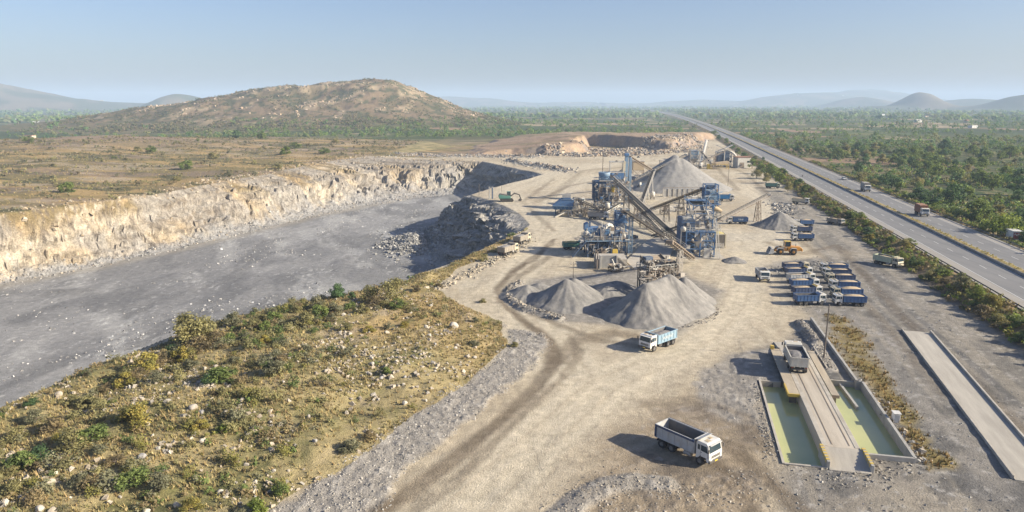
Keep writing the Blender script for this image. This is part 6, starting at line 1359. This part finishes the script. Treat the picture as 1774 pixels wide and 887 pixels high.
rank_labels([o for o in T_f], 'beyond the highway', 14)
rest = np.array([i for i in range(len(X)) if i not in own_set])
keep = (rg.random(len(rest)) < np.where((X[rest] < -450) & (rad_[rest] > 1300), .55, 1)); rest = rest[keep]
def mass(name, X, Y, Z, H, per, pals, seed, wid=1.15, lsz=.34, kind='stuff', clumps=5):
    rg = np.random.default_rng(seed); n = len(X)
    k = clumps; a = rg.random((n, k))*6.283; q = rg.random((n, k))**.5
    cxs = X[:, None]+np.cos(a)*q*H[:, None]*wid*.33; cys = Y[:, None]+np.sin(a)*q*H[:, None]*wid*.33; czs = Z[:, None]+H[:, None]*(.22+.55*rg.random((n, k)))
    C = np.stack([cxs, cys, czs], -1).reshape(-1, 3); Rr = np.repeat(H*.24*wid, k)
    m = len(C); per_ = per; CC = np.repeat(C, per_, 0); N = len(CC); RR_ = np.repeat(Rr, per_)
    d = rg.normal(size=(N, 3)); d /= np.linalg.norm(d, axis=1, keepdims=True); P = CC+d*(RR_*rg.random(N)**.4)[:, None]*np.array([1, 1, .85])
    nr = d*.8+rg.normal(size=(N, 3))*.5+np.array([.35, -.15, .45]); nr /= np.linalg.norm(nr, axis=1, keepdims=True)
    a_ = np.cross(nr, rg.normal(size=(N, 3))); a_ /= np.linalg.norm(a_, axis=1, keepdims=True); b_ = np.cross(nr, a_); s = (RR_*lsz*2*(.6+.8*rg.random(N)))[:, None]
    V = np.stack([P-a_*s*.5, P-b_*s*.4, P+a_*s*.5, P+b_*s*.4], 1).reshape(-1, 3)
    cl = np.repeat(np.repeat(np.asarray(pals)[rg.integers(0, len(pals), n)], k, 0)*(.75+.5*rg.random(m))[:, None], per_, 0)
    me = np_mesh(name, V, np.arange(4*N).reshape(N, 4), LEAF, False, np.repeat(cl, 4, 0))
    return tag(link(name, me), kind=kind)
GP0 = [PAL['green'][0], PAL['green'][1], PAL['green'][2], PAL['dark'][0], PAL['dark'][1], PAL['olive'][2], PAL['green'][0], PAL['greygreen'][2], PAL['lime'][2]]
GP = [tuple(np.array(c_)*(1.05, 1.15, 1.0)) for c_ in GP0]
r_ = rest[rad_[rest] < 1300]; mass('woodland', X[r_], Y[r_], Z[r_], H[r_]*1.05, 11, GP, 1)
r_ = rest[rad_[rest] >= 1300]; mass('woodland', X[r_], Y[r_], Z[r_], H[r_]*1.35, 5, GP, 2, lsz=.5, clumps=4)
# hazy far tree cover
n = 16000; ang_ = rg.uniform(-.9, .9, n); rd = np.exp(rg.uniform(math.log(2200), math.log(11500), n)); X2 = rd*np.sin(ang_); Y2 = rd*np.cos(ang_); z2, g2 = zs(X2, Y2); ok = (g2 == 5) & (np.abs(road_v(X2, Y2)-14) > 30) & (rg.random(n) < .12+.6*sstep(.46, .58, fbm(X2, Y2*.7, 320, 4, 205)))
mass('woodland', X2[ok], Y2[ok], z2[ok]-1, np.full(ok.sum(), 9.0)+rd[ok]*.0011, 4, GP, 3, wid=2.4, lsz=.75, clumps=3)
# hill scrub
n = 15000; X2 = rg.uniform(-850, 60, n); Y2 = rg.uniform(1080, 1560, n); z2, g2 = zs(X2, Y2); ok = (g2 == 4) & (rg.random(n) < sstep(.42, .58, fbm(X2, Y2, 34, 4, 206))*np.where(z2 < 22, 1, .55))
mass('hill_scrub', X2[ok], Y2[ok], z2[ok]-.2, rg.uniform(1.2, 3.4, ok.sum())*np.where(z2[ok] < 16, 1.4, 1), 5, [(.09, .09, .04), (.11, .10, .05), (.07, .08, .036), (.14, .11, .06)], 4, wid=1.6, lsz=.6, clumps=3)
# plateau and pit-edge scrub too small to count
n = 16000; X2 = rg.uniform(-560, -95, n); Y2 = rg.uniform(225, 900, n); z2, g2 = zs(X2, Y2); ok = (g2 == 3) & (np.abs(X2/Y2) < .85) & (rg.random(n) < sstep(.45, .62, fbm(X2, Y2*1.6, 14, 4, 87)*.6+.4*fbm(X2, Y2*2, 40, 4, 212)))
mass('dry_scrub', X2[ok], Y2[ok], z2[ok]-.1, rg.uniform(.5, 1.6, ok.sum()), 6, [PAL['brown'][0], PAL['brown'][2], PAL['olive'][2], PAL['greygreen'][2], PAL['olive'][0], PAL['greygreen'][0]], 6, wid=1.9, lsz=.55, clumps=3)
n = 900; X2 = rg.uniform(-560, -95, n); Y2 = rg.uniform(240, 860, n); z2, g2 = zs(X2, Y2); ok = (g2 == 3) & (np.abs(X2/Y2) < .85) & (fbm(X2, Y2*1.6, 14, 4, 87) > .5)
mass('dry_scrub', X2[ok], Y2[ok], z2[ok]-.1, rg.uniform(1.2, 3.0, ok.sum()), 9, [PAL['brown'][2], PAL['olive'][2], PAL['greygreen'][0], PAL['greygreen'][2], PAL['olive'][0]], 61, wid=1.7, lsz=.4, clumps=5)
n = 14000; ang_ = rg.uniform(.2, .84, n); rd = np.exp(rg.uniform(math.log(170), math.log(1100), n)); X2 = rd*np.sin(ang_); Y2 = rd*np.cos(ang_); z2, g2 = zs(X2, Y2); ok = (g2 == 5) & (road_v(X2, Y2) > 33) & (rg.random(n) < .08+.92*sstep(.46, .58, fbm(X2, Y2*.8, 40, 4, 211)))
mass('undergrowth', X2[ok], Y2[ok], z2[ok]-.1, rg.uniform(.6, 2.2, ok.sum())*(1+rd[ok]/1500), 7, GP+[PAL['olive'][0], PAL['yellow'][2]], 62, wid=1.9, lsz=.42, clumps=4)
n = 1700; X2 = rg.uniform(-80, 0, n); Y2 = rg.uniform(50, 175, n); z2, g2 = zs(X2, Y2); ms = poly_sd(X2, Y2, MOUND); lf = sstep(-8, -45, X2+.18*(Y2-90)); ok = (g2 == 3) & (ms > 1) & (z2 > -1) & (rg.random(n) < .75*lf*(.08+.92*sstep(.46, .6, fbm(X2, Y2, 12, 4, 213))))
mass('soft_scrub', X2[ok], Y2[ok], z2[ok]-.1, rg.uniform(.8, 2.1, ok.sum()), 34, [PAL['olive'][0], PAL['olive'][2], PAL['greygreen'][0], PAL['greygreen'][2], PAL['green'][2], PAL['brown'][0], PAL['yellow'][2]], 63, wid=1.6, lsz=.17, clumps=7)
n = 9000; X2 = rg.uniform(-80, 10, n); Y2 = rg.uniform(50, 240, n); z2, g2 = zs(X2, Y2); ms = poly_sd(X2, Y2, MOUND); ok = (g2 == 3) & (ms > .5) & (z2 > -2) & (rg.random(n) < .05+.75*sstep(.48, .64, fbm(X2, Y2, 7, 5, 81)))
mass('low_scrub', X2[ok], Y2[ok], z2[ok]-.05, rg.uniform(.25, 1.0, ok.sum()), 9, [PAL['olive'][0], PAL['olive'][2], PAL['greygreen'][0], PAL['yellow'][2], PAL['brown'][0], PAL['brown'][1], PAL['green'][0]], 7, wid=1.9, lsz=.34, clumps=4)
n = 2600; yy = 60+440*rg.random(n)**1.4; vv = np.where(rg.random(n) < .5, rg.uniform(-8.5, -.6, n), rg.uniform(29.6, 36, n)); X2 = np.array([road_pt(a, b)[0] for a, b in zip(yy, vv)]); z2, g2 = zs(X2, yy)
mass('bank_scrub', X2, yy, z2-.05, rg.uniform(.4, 1.7, n), 10, [PAL['green'][1], PAL['lime'][0], PAL['olive'][0], PAL['brown'][0], PAL['brown'][1], PAL['green'][0], PAL['yellow'][2]], 8, wid=1.7, lsz=.4, clumps=4)
n = 1500; yy = 40+900*rg.random(n)**1.8; vv = rg.uniform(14.4, 15.9, n); X2 = np.array([road_pt(a, b)[0] for a, b in zip(yy, vv)])
mass('median_shrubs', X2, yy, np.full(n, ROAD_Z+.5), rg.uniform(.3, .75, n), 6, [PAL['olive'][0], PAL['yellow'][0], PAL['yellow'][1], PAL['brown'][1], PAL['yellow'][0]], 9, wid=1.6, lsz=.4, clumps=3)
# ---- dry grass
def grass(name, X, Y, Z, hgt, cols, seed, blades=6, wid=.06):
    rg = np.random.default_rng(seed); n = len(X); N = n*blades
    bx = np.repeat(X, blades)+rg.normal(size=N)*.14*np.repeat(hgt, blades)*1.6; by = np.repeat(Y, blades)+rg.normal(size=N)*.14*np.repeat(hgt, blades)*1.6; bz = np.repeat(Z, blades); hh = np.repeat(hgt, blades)*(.6+.7*rg.random(N))
    a = rg.random(N)*6.283; lean = hh*(.2+.7*rg.random(N)); wx, wy = -np.sin(a)*hh*wid*2, np.cos(a)*hh*wid*2
    V = np.stack([np.stack([bx-wx, by-wy, bz-.03], 1), np.stack([bx+wx, by+wy, bz-.03], 1), np.stack([bx+np.cos(a)*lean, by+np.sin(a)*lean, bz+hh], 1)], 1).reshape(-1, 3)
    c = np.repeat(np.asarray(cols)[rg.integers(0, len(cols), n)]*(.8+.4*rg.random(n))[:, None], blades*3, 0)
    return tag(link(name, np_mesh(name, V, np.arange(3*N).reshape(N, 3), DRY, False, c)), kind='stuff')
GC = [(.37, .295, .14), (.32, .25, .115), (.42, .33, .165), (.24, .205, .09), (.30, .215, .105), (.21, .19, .085)]
n = 75000; X2 = rg.uniform(-80, 14, n); Y2 = 48+190*rg.random(n)**1.15; z2, g2 = zs(X2, Y2); ms = poly_sd(X2, Y2, MOUND); ok = (g2 == 3) & (ms > -.3) & (z2 > -2.5) & (rg.random(n) < .25+.75*sstep(.35, .6, fbm(X2, Y2, 9, 3, 207)))
grass('dry_grass', X2[ok], Y2[ok], z2[ok], rg.uniform(.16, .46, ok.sum()), GC, 10, 7, .085)
n = 12000; X2 = rg.uniform(40, 78, n); Y2 = rg.uniform(66, 140, n); z2, g2 = zs(X2, Y2); gsd_ = poly_sd(X2, Y2, GOLD); ok = (gsd_ > -.4) & (rg.random(n) < sstep(.4, .55, fbm(X2, Y2, 3, 3, 1)*.6+fbm(X2, Y2, 12, 3, 3)*.4)*.8)
grass('dry_grass', X2[ok], Y2[ok], z2[ok], rg.uniform(.18, .5, ok.sum()), [(.32, .21, .085), (.26, .18, .07), (.19, .16, .06), (.24, .17, .08)], 11, 6, .08)
n = 12000; X2 = rg.uniform(-420, -95, n); Y2 = rg.uniform(235, 620, n); z2, g2 = zs(X2, Y2); ok = (g2 == 3) & (np.abs(X2/Y2) < .84)
grass('dry_grass', X2[ok], Y2[ok], z2[ok], rg.uniform(.25, .6, ok.sum()), GC[1:4], 12, 5, .14)
# ---- stones
CUBE = np.array([(-1, -1, -1), (1, -1, -1), (1, 1, -1), (-1, 1, -1), (-1, -1, 1), (1, -1, 1), (1, 1, 1), (-1, 1, 1)])*.5
CF = np.array([(3, 2, 1, 0), (4, 5, 6, 7), (0, 1, 5, 4), (1, 2, 6, 5), (2, 3, 7, 6), (3, 0, 4, 7)])
def stones(name, X, Y, Z, S, cols, seed, flat=.75):
    rg = np.random.default_rng(seed); n = len(X)
    V = CUBE[None]*(1+rg.uniform(-.42, .42, (n, 8, 3)))*np.stack([S*rg.uniform(.7, 1.4, n), S*rg.uniform(.7, 1.4, n), S*flat*rg.uniform(.6, 1.2, n)], 1)[:, None]
    V[:, 4:, :2] *= .72
    q = rg.normal(size=(n, 4))*np.array([1, .35, .35, 1]); q /= np.linalg.norm(q, axis=1, keepdims=True); w_, x_, y_, z_ = q.T
    Rm = np.stack([1-2*(y_*y_+z_*z_), 2*(x_*y_-z_*w_), 2*(x_*z_+y_*w_), 2*(x_*y_+z_*w_), 1-2*(x_*x_+z_*z_), 2*(y_*z_-x_*w_), 2*(x_*z_-y_*w_), 2*(y_*z_+x_*w_), 1-2*(x_*x_+y_*y_)], 1).reshape(n, 3, 3)
    V = np.einsum('nij,nkj->nki', Rm, V)+np.stack([X, Y, Z+S*.12], 1)[:, None]
    F = (CF[None]+np.arange(n)[:, None, None]*8).reshape(-1, 4)
    c = np.repeat(np.asarray(cols)[rg.integers(0, len(cols), n)]*(.75+.5*rg.random(n))[:, None], 8, 0)
    return tag(link(name, np_mesh(name, V.reshape(-1, 3), F, STONE, False, c)), kind='stuff')
CREAM = [(.40, .34, .265), (.35, .30, .24), (.44, .39, .32), (.31, .26, .20)]; GREYS = [(.29, .275, .255), (.235, .225, .21), (.34, .325, .30), (.19, .182, .175)]; WARM = [(.31, .28, .24), (.26, .235, .205), (.36, .33, .285), (.21, .19, .165)]
def cand(n, x0, x1, y0, y1): return rg.uniform(x0, x1, n), rg.uniform(y0, y1, n)
X2, Y2 = cand(34000, -78, 14, 50, 240); z2, g2 = zs(X2, Y2); ms = poly_sd(X2, Y2, MOUND); dn = fbm(X2, Y2, 4, 4, 84)*.6+fbm(X2, Y2, 22, 3, 85)*.4
low = sstep(30, 8, ms)*(Y2 < 130)*1.0+0*Y2
ok = (g2 == 3) & (ms > -.6) & (z2 > -3) & (rg.random(34000) < np.clip(.008+.8*sstep(.57, .64, fbm(X2, Y2, 9, 4, 214)*.65+fbm(X2, Y2, 2.5, 3, 215)*.35+low*.075), 0, 1))
stones('rubble', X2[ok], Y2[ok], z2[ok], .12+.5*rg.random(ok.sum())**2.2, CREAM+WARM[:1], 20)
X2, Y2 = cand(90000, -40, 22, 52, 165); z2, g2 = zs(X2, Y2); ok = (poly_sd(X2, Y2, GRAVEL)+(fbm(X2, Y2, 3, 4, 1)-.5)*3 > -.4)
stones('gravel', X2[ok], Y2[ok], z2[ok]-.04, .07+.17*rg.random(ok.sum())**2.5, [(.36, .33, .29), (.30, .275, .24), (.42, .39, .345), (.24, .22, .195)], 21, .6)
# talus, pit floor stones and the blasted heap
X2, Y2 = cand(60000, -210, 10, 60, 500); rs_, ts_ = poly_sd(X2, Y2, RIM), poly_sd(X2, Y2, TOE); z2, g2 = zs(X2, Y2)
ok = (rs_ > 3) & (ts_ < 3) & (ts_ > -11) & (X2 < -30+.0*Y2) & (Y2 > 190) & (rg.random(60000) < sstep(-9, -1, ts_)*.8)
stones('talus', X2[ok], Y2[ok], z2[ok], .25+.75*rg.random(ok.sum())**2.5, GREYS+CREAM[1:2]+[(.32, .29, .26)], 22)
ok = (ts_ > 2) & (rg.random(60000) < .45*sstep(.5, .68, fbm(X2, Y2*.5, 14, 4, 208))+.02)
stones('floor_stones', X2[ok], Y2[ok], z2[ok], .16+.5*rg.random(ok.sum())**3, GREYS+[(.52, .51, .49), (.46, .44, .42)], 23, .5)
X2 = rg.normal(-44, 6.0, 3200); Y2 = rg.normal(312, 10.5, 3200); z2, g2 = zs(X2, Y2); stones('blasted_rubble', X2, Y2, z2+.1, .35+1.0*rg.random(3200)**2, GREYS, 24, .9)
# windrows of rock at the back, berms, loose stones in the yard
Xw, Yw, Sw = [], [], []
for k, wl in enumerate(WINDROWS):
    L = [math.dist(a, b) for a, b in zip(wl[:-1], wl[1:])]
    for (a, b), l in zip(zip(wl[:-1], wl[1:]), L):
        n = int(l*(10 if k < 2 else 13)); t_ = rg.random(n); wdt = 3.0 if k < 2 else 7.0
        Xw.append(a[0]+(b[0]-a[0])*t_+rg.normal(size=n)*wdt*.5); Yw.append(a[1]+(b[1]-a[1])*t_+rg.normal(size=n)*wdt); Sw.append(.4+(1.0 if k < 2 else 1.8)*rg.random(n)**2.6)
for wl in WINDROWS[:2]:
    for a, b in zip(wl[:-1], wl[1:]):
        n = int(math.dist(a, b)*16); t_ = rg.random(n); xs_ = a[0]+(b[0]-a[0])*t_+rg.normal(size=n)*4; ys_ = a[1]+(b[1]-a[1])*t_+rg.normal(size=n)*7; z_, g_ = zs(xs_, ys_); o_ = z_ > -1; stones('grey_rubble', xs_[o_], ys_[o_], z_[o_], .25+1.0*rg.random(o_.sum())**2.2, GREYS, 90+n, .9)
Xw, Yw, Sw = map(np.concatenate, (Xw, Yw, Sw)); z2, g2 = zs(Xw, Yw); ok = Yw < 830
stones('blasted_rock', Xw[ok], Yw[ok], z2[ok]+.1, Sw[ok], [(.38, .31, .225), (.30, .25, .20), (.25, .23, .215), (.43, .36, .27), (.19, .175, .165), (.29, .215, .155)], 25, .95)
def along(line, n, w, s0, s1, cols, seed, name='berm_stones'):
    seg = [(a, b, math.dist(a, b)) for a, b in zip(line[:-1], line[1:])]; tot = sum(s[2] for s in seg); xs, ys = [], []
    for a, b, l in seg:
        m = int(n*l/tot); t_ = rg.random(m); xs.append(a[0]+(b[0]-a[0])*t_+rg.normal(size=m)*w); ys.append(a[1]+(b[1]-a[1])*t_+rg.normal(size=m)*w)
    xs, ys = np.concatenate(xs), np.concatenate(ys); z_, g_ = zs(xs, ys); return stones(name, xs, ys, z_, s0+(s1-s0)*rg.random(len(xs))**2, cols, seed)
along(BERM_A, 650, .9, .1, .45, WARM+CREAM[:1], 26); along(BERM_B, 800, 1.6, .05, .2, CREAM[:3]+WARM, 27); along(BERM_C, 500, .8, .06, .35, WARM, 28)
along(pxpoly([(745, 505), (790, 482), (840, 460), (885, 438), (918, 412)]), 700, 1.2, .15, .75, [(.40, .34, .26), (.33, .28, .21), (.28, .25, .2)], 29, 'edge_stones')
along([(RIM[k][0]-2, RIM[k][1]) for k in range(2, 12)], 900, 3.6, .25, 1.3, [(.33, .26, .18), (.28, .22, .15), (.38, .32, .24)], 30, 'rim_stones')
along(pxpoly([(1352, 470), (1400, 460), (1460, 458)]), 500, 1.8, .1, .5, GREYS, 31)
along(pxpoly([(1318, 668), (1328, 720), (1345, 795)]), 420, .9, .06, .3, WARM, 32)
along(pxpoly([(1420, 826), (1500, 815), (1580, 800)]), 420, 1.8, .06, .3, WARM, 33)
along(pxpoly([(1485, 660), (1530, 720), (1590, 800)]), 350, .8, .1, .6, CREAM+GREYS, 34)
along(pxpoly([(1345, 352), (1365, 362), (1350, 372)]), 420, 2.6, .3, 1.1, GREYS+CREAM[:1], 35)
X2, Y2 = cand(36000, 18, 100, 58, 200); z2, g2 = zs(X2, Y2); l1 = np.maximum(poly_sd(X2, Y2, GREYLOT), poly_sd(X2, Y2, GREYL)); u2, v2 = to_uv(X2, Y2)
ok = (l1 > -1) & ~in_rect(u2, v2, (80.5, 129, 14.7, 31)) & (poly_sd(X2, Y2, [(74, 128), (78, 127), (62, 72), (56, 72)]) < -.6) & (rg.random(36000) < .1+.5*sstep(.5, .7, fbm(X2, Y2, 5, 4, 209)))
stones('loose_stones', X2[ok], Y2[ok], z2[ok]-.03, .07+.2*rg.random(ok.sum())**2.5, GREYS+[(.40, .38, .36)], 36, .6)
X2, Y2 = cand(7000, 6, 40, 62, 84); z2, g2 = zs(X2, Y2); ok = (rg.random(7000) < sstep(.52, .65, fbm(X2, Y2, 4, 4, 210))) & (poly_sd(X2, Y2, BROWN) > -1) & (Y2 < 76)
stones('loose_stones', X2[ok], Y2[ok], z2[ok]-.03, .06+.18*rg.random(ok.sum())**2.5, WARM+CREAM[:2], 37, .6)
n = 3000; X2 = rg.uniform(-720, -20, n); Y2 = rg.uniform(1150, 1560, n); z2, g2 = zs(X2, Y2); ok = (g2 == 4) & (z2 > 18) & (rg.random(n) < sstep(.48, .62, fbm(X2, Y2*.6, 26, 5, 95)))
stones('hill_boulders', X2[ok], Y2[ok], z2[ok], 1.0+3.0*rg.random(ok.sum())**2.5, [(.40, .30, .21), (.34, .25, .17), (.44, .35, .27)], 38, .8)
# boulders one can count on the mound
BM = []
for k in range(4):
    bm = bmesh.new(); bmesh.ops.create_icosphere(bm, subdivisions=3, radius=.5); rk = random.Random(k)
    pl = [(Vector((rk.gauss(0, 1), rk.gauss(0, 1), rk.gauss(0, 1))).normalized(), rk.uniform(.28, .42)) for _ in range(9)]
    for v in bm.verts:
        for n_, d_ in pl:
            e_ = v.co.dot(n_)-d_
            if e_ > 0: v.co -= n_*e_*.9
        v.co *= 1+.05*math.sin(v.co.x*9+k)*math.cos(v.co.y*11)
        v.co.z *= .8
    me = bpy.data.meshes.new('boulder'); bm.to_mesh(me); bm.free()
    for p_ in me.polygons: p_.use_smooth = True
    me.materials.append(mat('boulder_stone', [(.44, .38, .30), (.38, .34, .29), (.50, .45, .38), (.34, .32, .30)][k], None, 1.5, .95, amt=.6, bump=.8, bscale=5)); BM.append(me)
BO = []
bl_ = [(785, 560, 1.9, 2), (87, 833, 1.1, 0), (195, 836, 1.15, 3), (485, 733, .9, 0), (380, 835, .8, 2), (640, 645, 1.0, 1), (670, 575, 1.0, 0), (540, 545, 1.3, 1), (68, 880, 1.1, 2), (90, 880, 1.0, 0), (350, 768, .8, 2), (335, 715, 1.3, 1), (640, 578, .6, 2), (405, 728, .7, 2), (130, 795, 1.0, 1), (100, 672, 1.2, 0), (535, 720, .8, 1), (545, 760, .7, 3), (420, 700, .8, 1), (305, 865, .9, 0), (252, 872, .9, 2), (470, 865, .7, 1), (600, 700, .8, 0), (645, 632, .9, 2), (660, 650, .8, 3)]
for px, py, s, k in bl_:
    x, y, _ = at(px, py, 1.6); z = zat(x, y); o = link('boulder', BM[k]); o.location = (x, y, z+s*.16); o.scale = (s, s*random.uniform(.8, 1.1), s*random.uniform(.85, 1.1)); o.rotation_euler = (0, 0, random.random()*6); BO.append(o)
X2, Y2 = cand(900, -74, 8, 54, 160); z2, g2 = zs(X2, Y2); ms = poly_sd(X2, Y2, MOUND); dn = fbm(X2, Y2, 4, 4, 84)*.6+fbm(X2, Y2, 22, 3, 85)*.4; k_ = 0
for i in range(900):
    if g2[i] != 3 or ms[i] < .5 or z2[i] < 0 or rg.random() > .03+sstep(.54, .62, fbm(X2[i], Y2[i], 9, 4, 214)*.65+fbm(X2[i], Y2[i], 2.5, 3, 215)*.35+.075*(ms[i] < 22)): continue
    s = .4+.6*rg.random()**2; o = link('boulder', BM[rg.integers(4)]); o.location = (X2[i], Y2[i], z2[i]+s*.14); o.scale = (s, s*rg.uniform(.75, 1.1), s*rg.uniform(.8, 1.1)); o.rotation_euler = (0, 0, rg.random()*6); BO.append(o); k_ += 1
    if k_ > 110: break
for o in BO: tag(o, cat='boulder', group='boulders on the dry mound'); o['desc'] = ('large' if o.scale[0] > 1.2 else 'mid-sized' if o.scale[0] > .7 else 'small')+' pale boulder'
rank_labels(BO, 'on the mound', 10)
BO[0]['label'] = 'biggest pale round boulder, alone near the right end of the mound'
# ---- houses far out in the plain
HW = [mat('house_wall', c, None, .6, .85, amt=.5) for c in ((.62, .58, .52), (.55, .44, .34), (.66, .66, .64))]; HR = [mat('house_roof', c, None, .8, .8, amt=.5) for c in ((.50, .47, .43), (.30, .14, .09), (.55, .54, .52))]
HO = []
for k, (px, py) in enumerate([(1536, 206), (1545, 203), (1528, 200), (1590, 212), (1604, 203), (1622, 193), (1640, 187), (1675, 213), (1685, 222), (1700, 206), (1500, 195), (1458, 186), (1380, 186), (1320, 188), (1250, 184), (1180, 184), (1090, 184), (1030, 182), (985, 185), (910, 192), (880, 196), (835, 188), (50, 232), (62, 213), (178, 190), (190, 189), (240, 184), (150, 186), (95, 186), (30, 205), (1715, 190), (1745, 195)]):
    x, y, _ = at(px, py, 0); z = zat(x, y); s = 1+(y/2600)
    t = thing('house', None, 'house', (x, y, z-.3), random.uniform(-.6, .6), 'houses in the plain'); wl_, dp, hh = random.uniform(7, 12)*s**.6, random.uniform(6, 8)*s**.6, random.uniform(3, 4.5)*s**.4
    MB().box((0, 0, hh/2), (wl_, dp, hh)).build('wall', HW[k % 3], t)
    if k % 2: MB().prism([(-dp*.56, hh), (dp*.56, hh), (0, hh+dp*.28)], -wl_*.53, wl_*.53, Matrix.Rotation(R(90), 4, 'Z')).build('roof', HR[k % 3], t)
    else: MB().box((0, 0, hh+.15), (wl_*1.04, dp*1.05, .4)).build('roof', HR[k % 3], t)
    MB().box((wl_*.2, -dp/2-.03, hh*.55), (wl_*.12, .06, hh*.3)).build('window', M_('glass'), t); MB().box((-wl_*.15, -dp/2-.03, hh*.36), (wl_*.1, .06, hh*.7)).build('door', M_('bsteel'), t)
    t['desc'] = ('pale', 'tan', 'white')[k % 3]+(' gabled house' if k % 2 else ' flat roofed house'); HO.append(t)
rank_labels(HO, 'in the hazy plain', 7)

# stones rolled to the feet of the piles
for k, (cx, cy, rd) in enumerate([(29.8, 140.3, 9.9), (12.3, 147.5, 8), (83, 360, 25.5), (93.5, 243, 8)]):
    n = int(rd*60); a = rg.random(n)*6.283; q = rd*(.96+.16*rg.random(n)**1.5+.06*np.sin(a*3+k)); ex = np.where(np.cos(a) > 0, 1.22, 1.12) if k == 0 else 1
    X2 = cx+np.cos(a)*q*ex; Y2 = cy+np.sin(a)*q; z2, g2 = zs(X2, Y2); stones('foot_stones', X2, Y2, z2, .08+.3*rg.random(n)**2.5, WARM, 70+k, .7)
HAZE = .00014; EXPO = 1.12
# ------------------------------------------------------------------ sky, sun, air, camera
w = bpy.data.worlds.new('World'); scene.world = w; w.use_nodes = True
nt = w.node_tree; bg = nt.nodes['Background']
sky = nt.nodes.new('ShaderNodeTexSky'); sky.sky_type = 'NISHITA'; sky.sun_disc = False
SUN = Vector((.877, -.215, .43)).normalized()
ELEV = math.asin(SUN.z)
sky.sun_elevation = ELEV; sky.sun_rotation = math.atan2(SUN.x, SUN.y)
sky.altitude = 0; sky.air_density = 1.0; sky.dust_density = 1.7; sky.ozone_density = 3.0
tint = nt.nodes.new('ShaderNodeVectorMath'); tint.operation = 'MULTIPLY'; tint.inputs[1].default_value = (.98, .96, 1.09)
nt.links.new(sky.outputs[0], tint.inputs[0]); nt.links.new(tint.outputs[0], bg.inputs[0]); bg.inputs[1].default_value = .064
ld = bpy.data.lights.new('sun', 'SUN'); ld.energy = 4.6; ld.angle = R(.53); ld.color = (1.0, .91, .73)
lo = bpy.data.objects.new('sun', ld); COL.objects.link(lo); lo.location = (300, -80, 200)
lo.rotation_euler = (-SUN).to_track_quat('-Z', 'Y').to_euler()
# air: one closed box of even haze round the whole scene, ground included
mb = MB(); mb.box((0, 6500, 118), (36000, 16000, 290))
m, nt, b = _new('haze_air'); nt.nodes.remove(b)
pv = nt.nodes.new('ShaderNodeVolumePrincipled'); pv.inputs['Color'].default_value = (.62, .78, 1.0, 1); pv.inputs['Density'].default_value = HAZE
pv.inputs['Anisotropy'].default_value = 0.0
nt.links.new(pv.outputs[0], nt.nodes['Material Output'].inputs['Volume'])
hz = mb.build('haze', m); tag(hz, kind='stuff')
cd = bpy.data.cameras.new('camera'); cd.sensor_width = 36; cd.lens = 36*FPX/1774; cd.clip_start = .5; cd.clip_end = 60000
co = bpy.data.objects.new('camera', cd); COL.objects.link(co); co.location = (0, 0, CAM_H); co.rotation_euler = (R(90)-PITCH, 0, 0)
scene.camera = co
scene.view_settings.view_transform = 'Standard'; scene.view_settings.look = 'None'; scene.view_settings.gamma = 1; scene.view_settings.use_curve_mapping = False
scene.view_settings.exposure = EXPO
scene.cycles.use_denoising = True
try: scene.cycles.denoiser = 'OPENIMAGEDENOISE'
except Exception: pass
scene.cycles.denoising_input_passes = 'RGB_ALBEDO_NORMAL'
scene.cycles.max_bounces = 5; scene.cycles.diffuse_bounces = 2; scene.cycles.glossy_bounces = 2; scene.cycles.volume_bounces = 1; scene.cycles.transparent_max_bounces = 6
scene.cycles.sample_clamp_indirect = 4
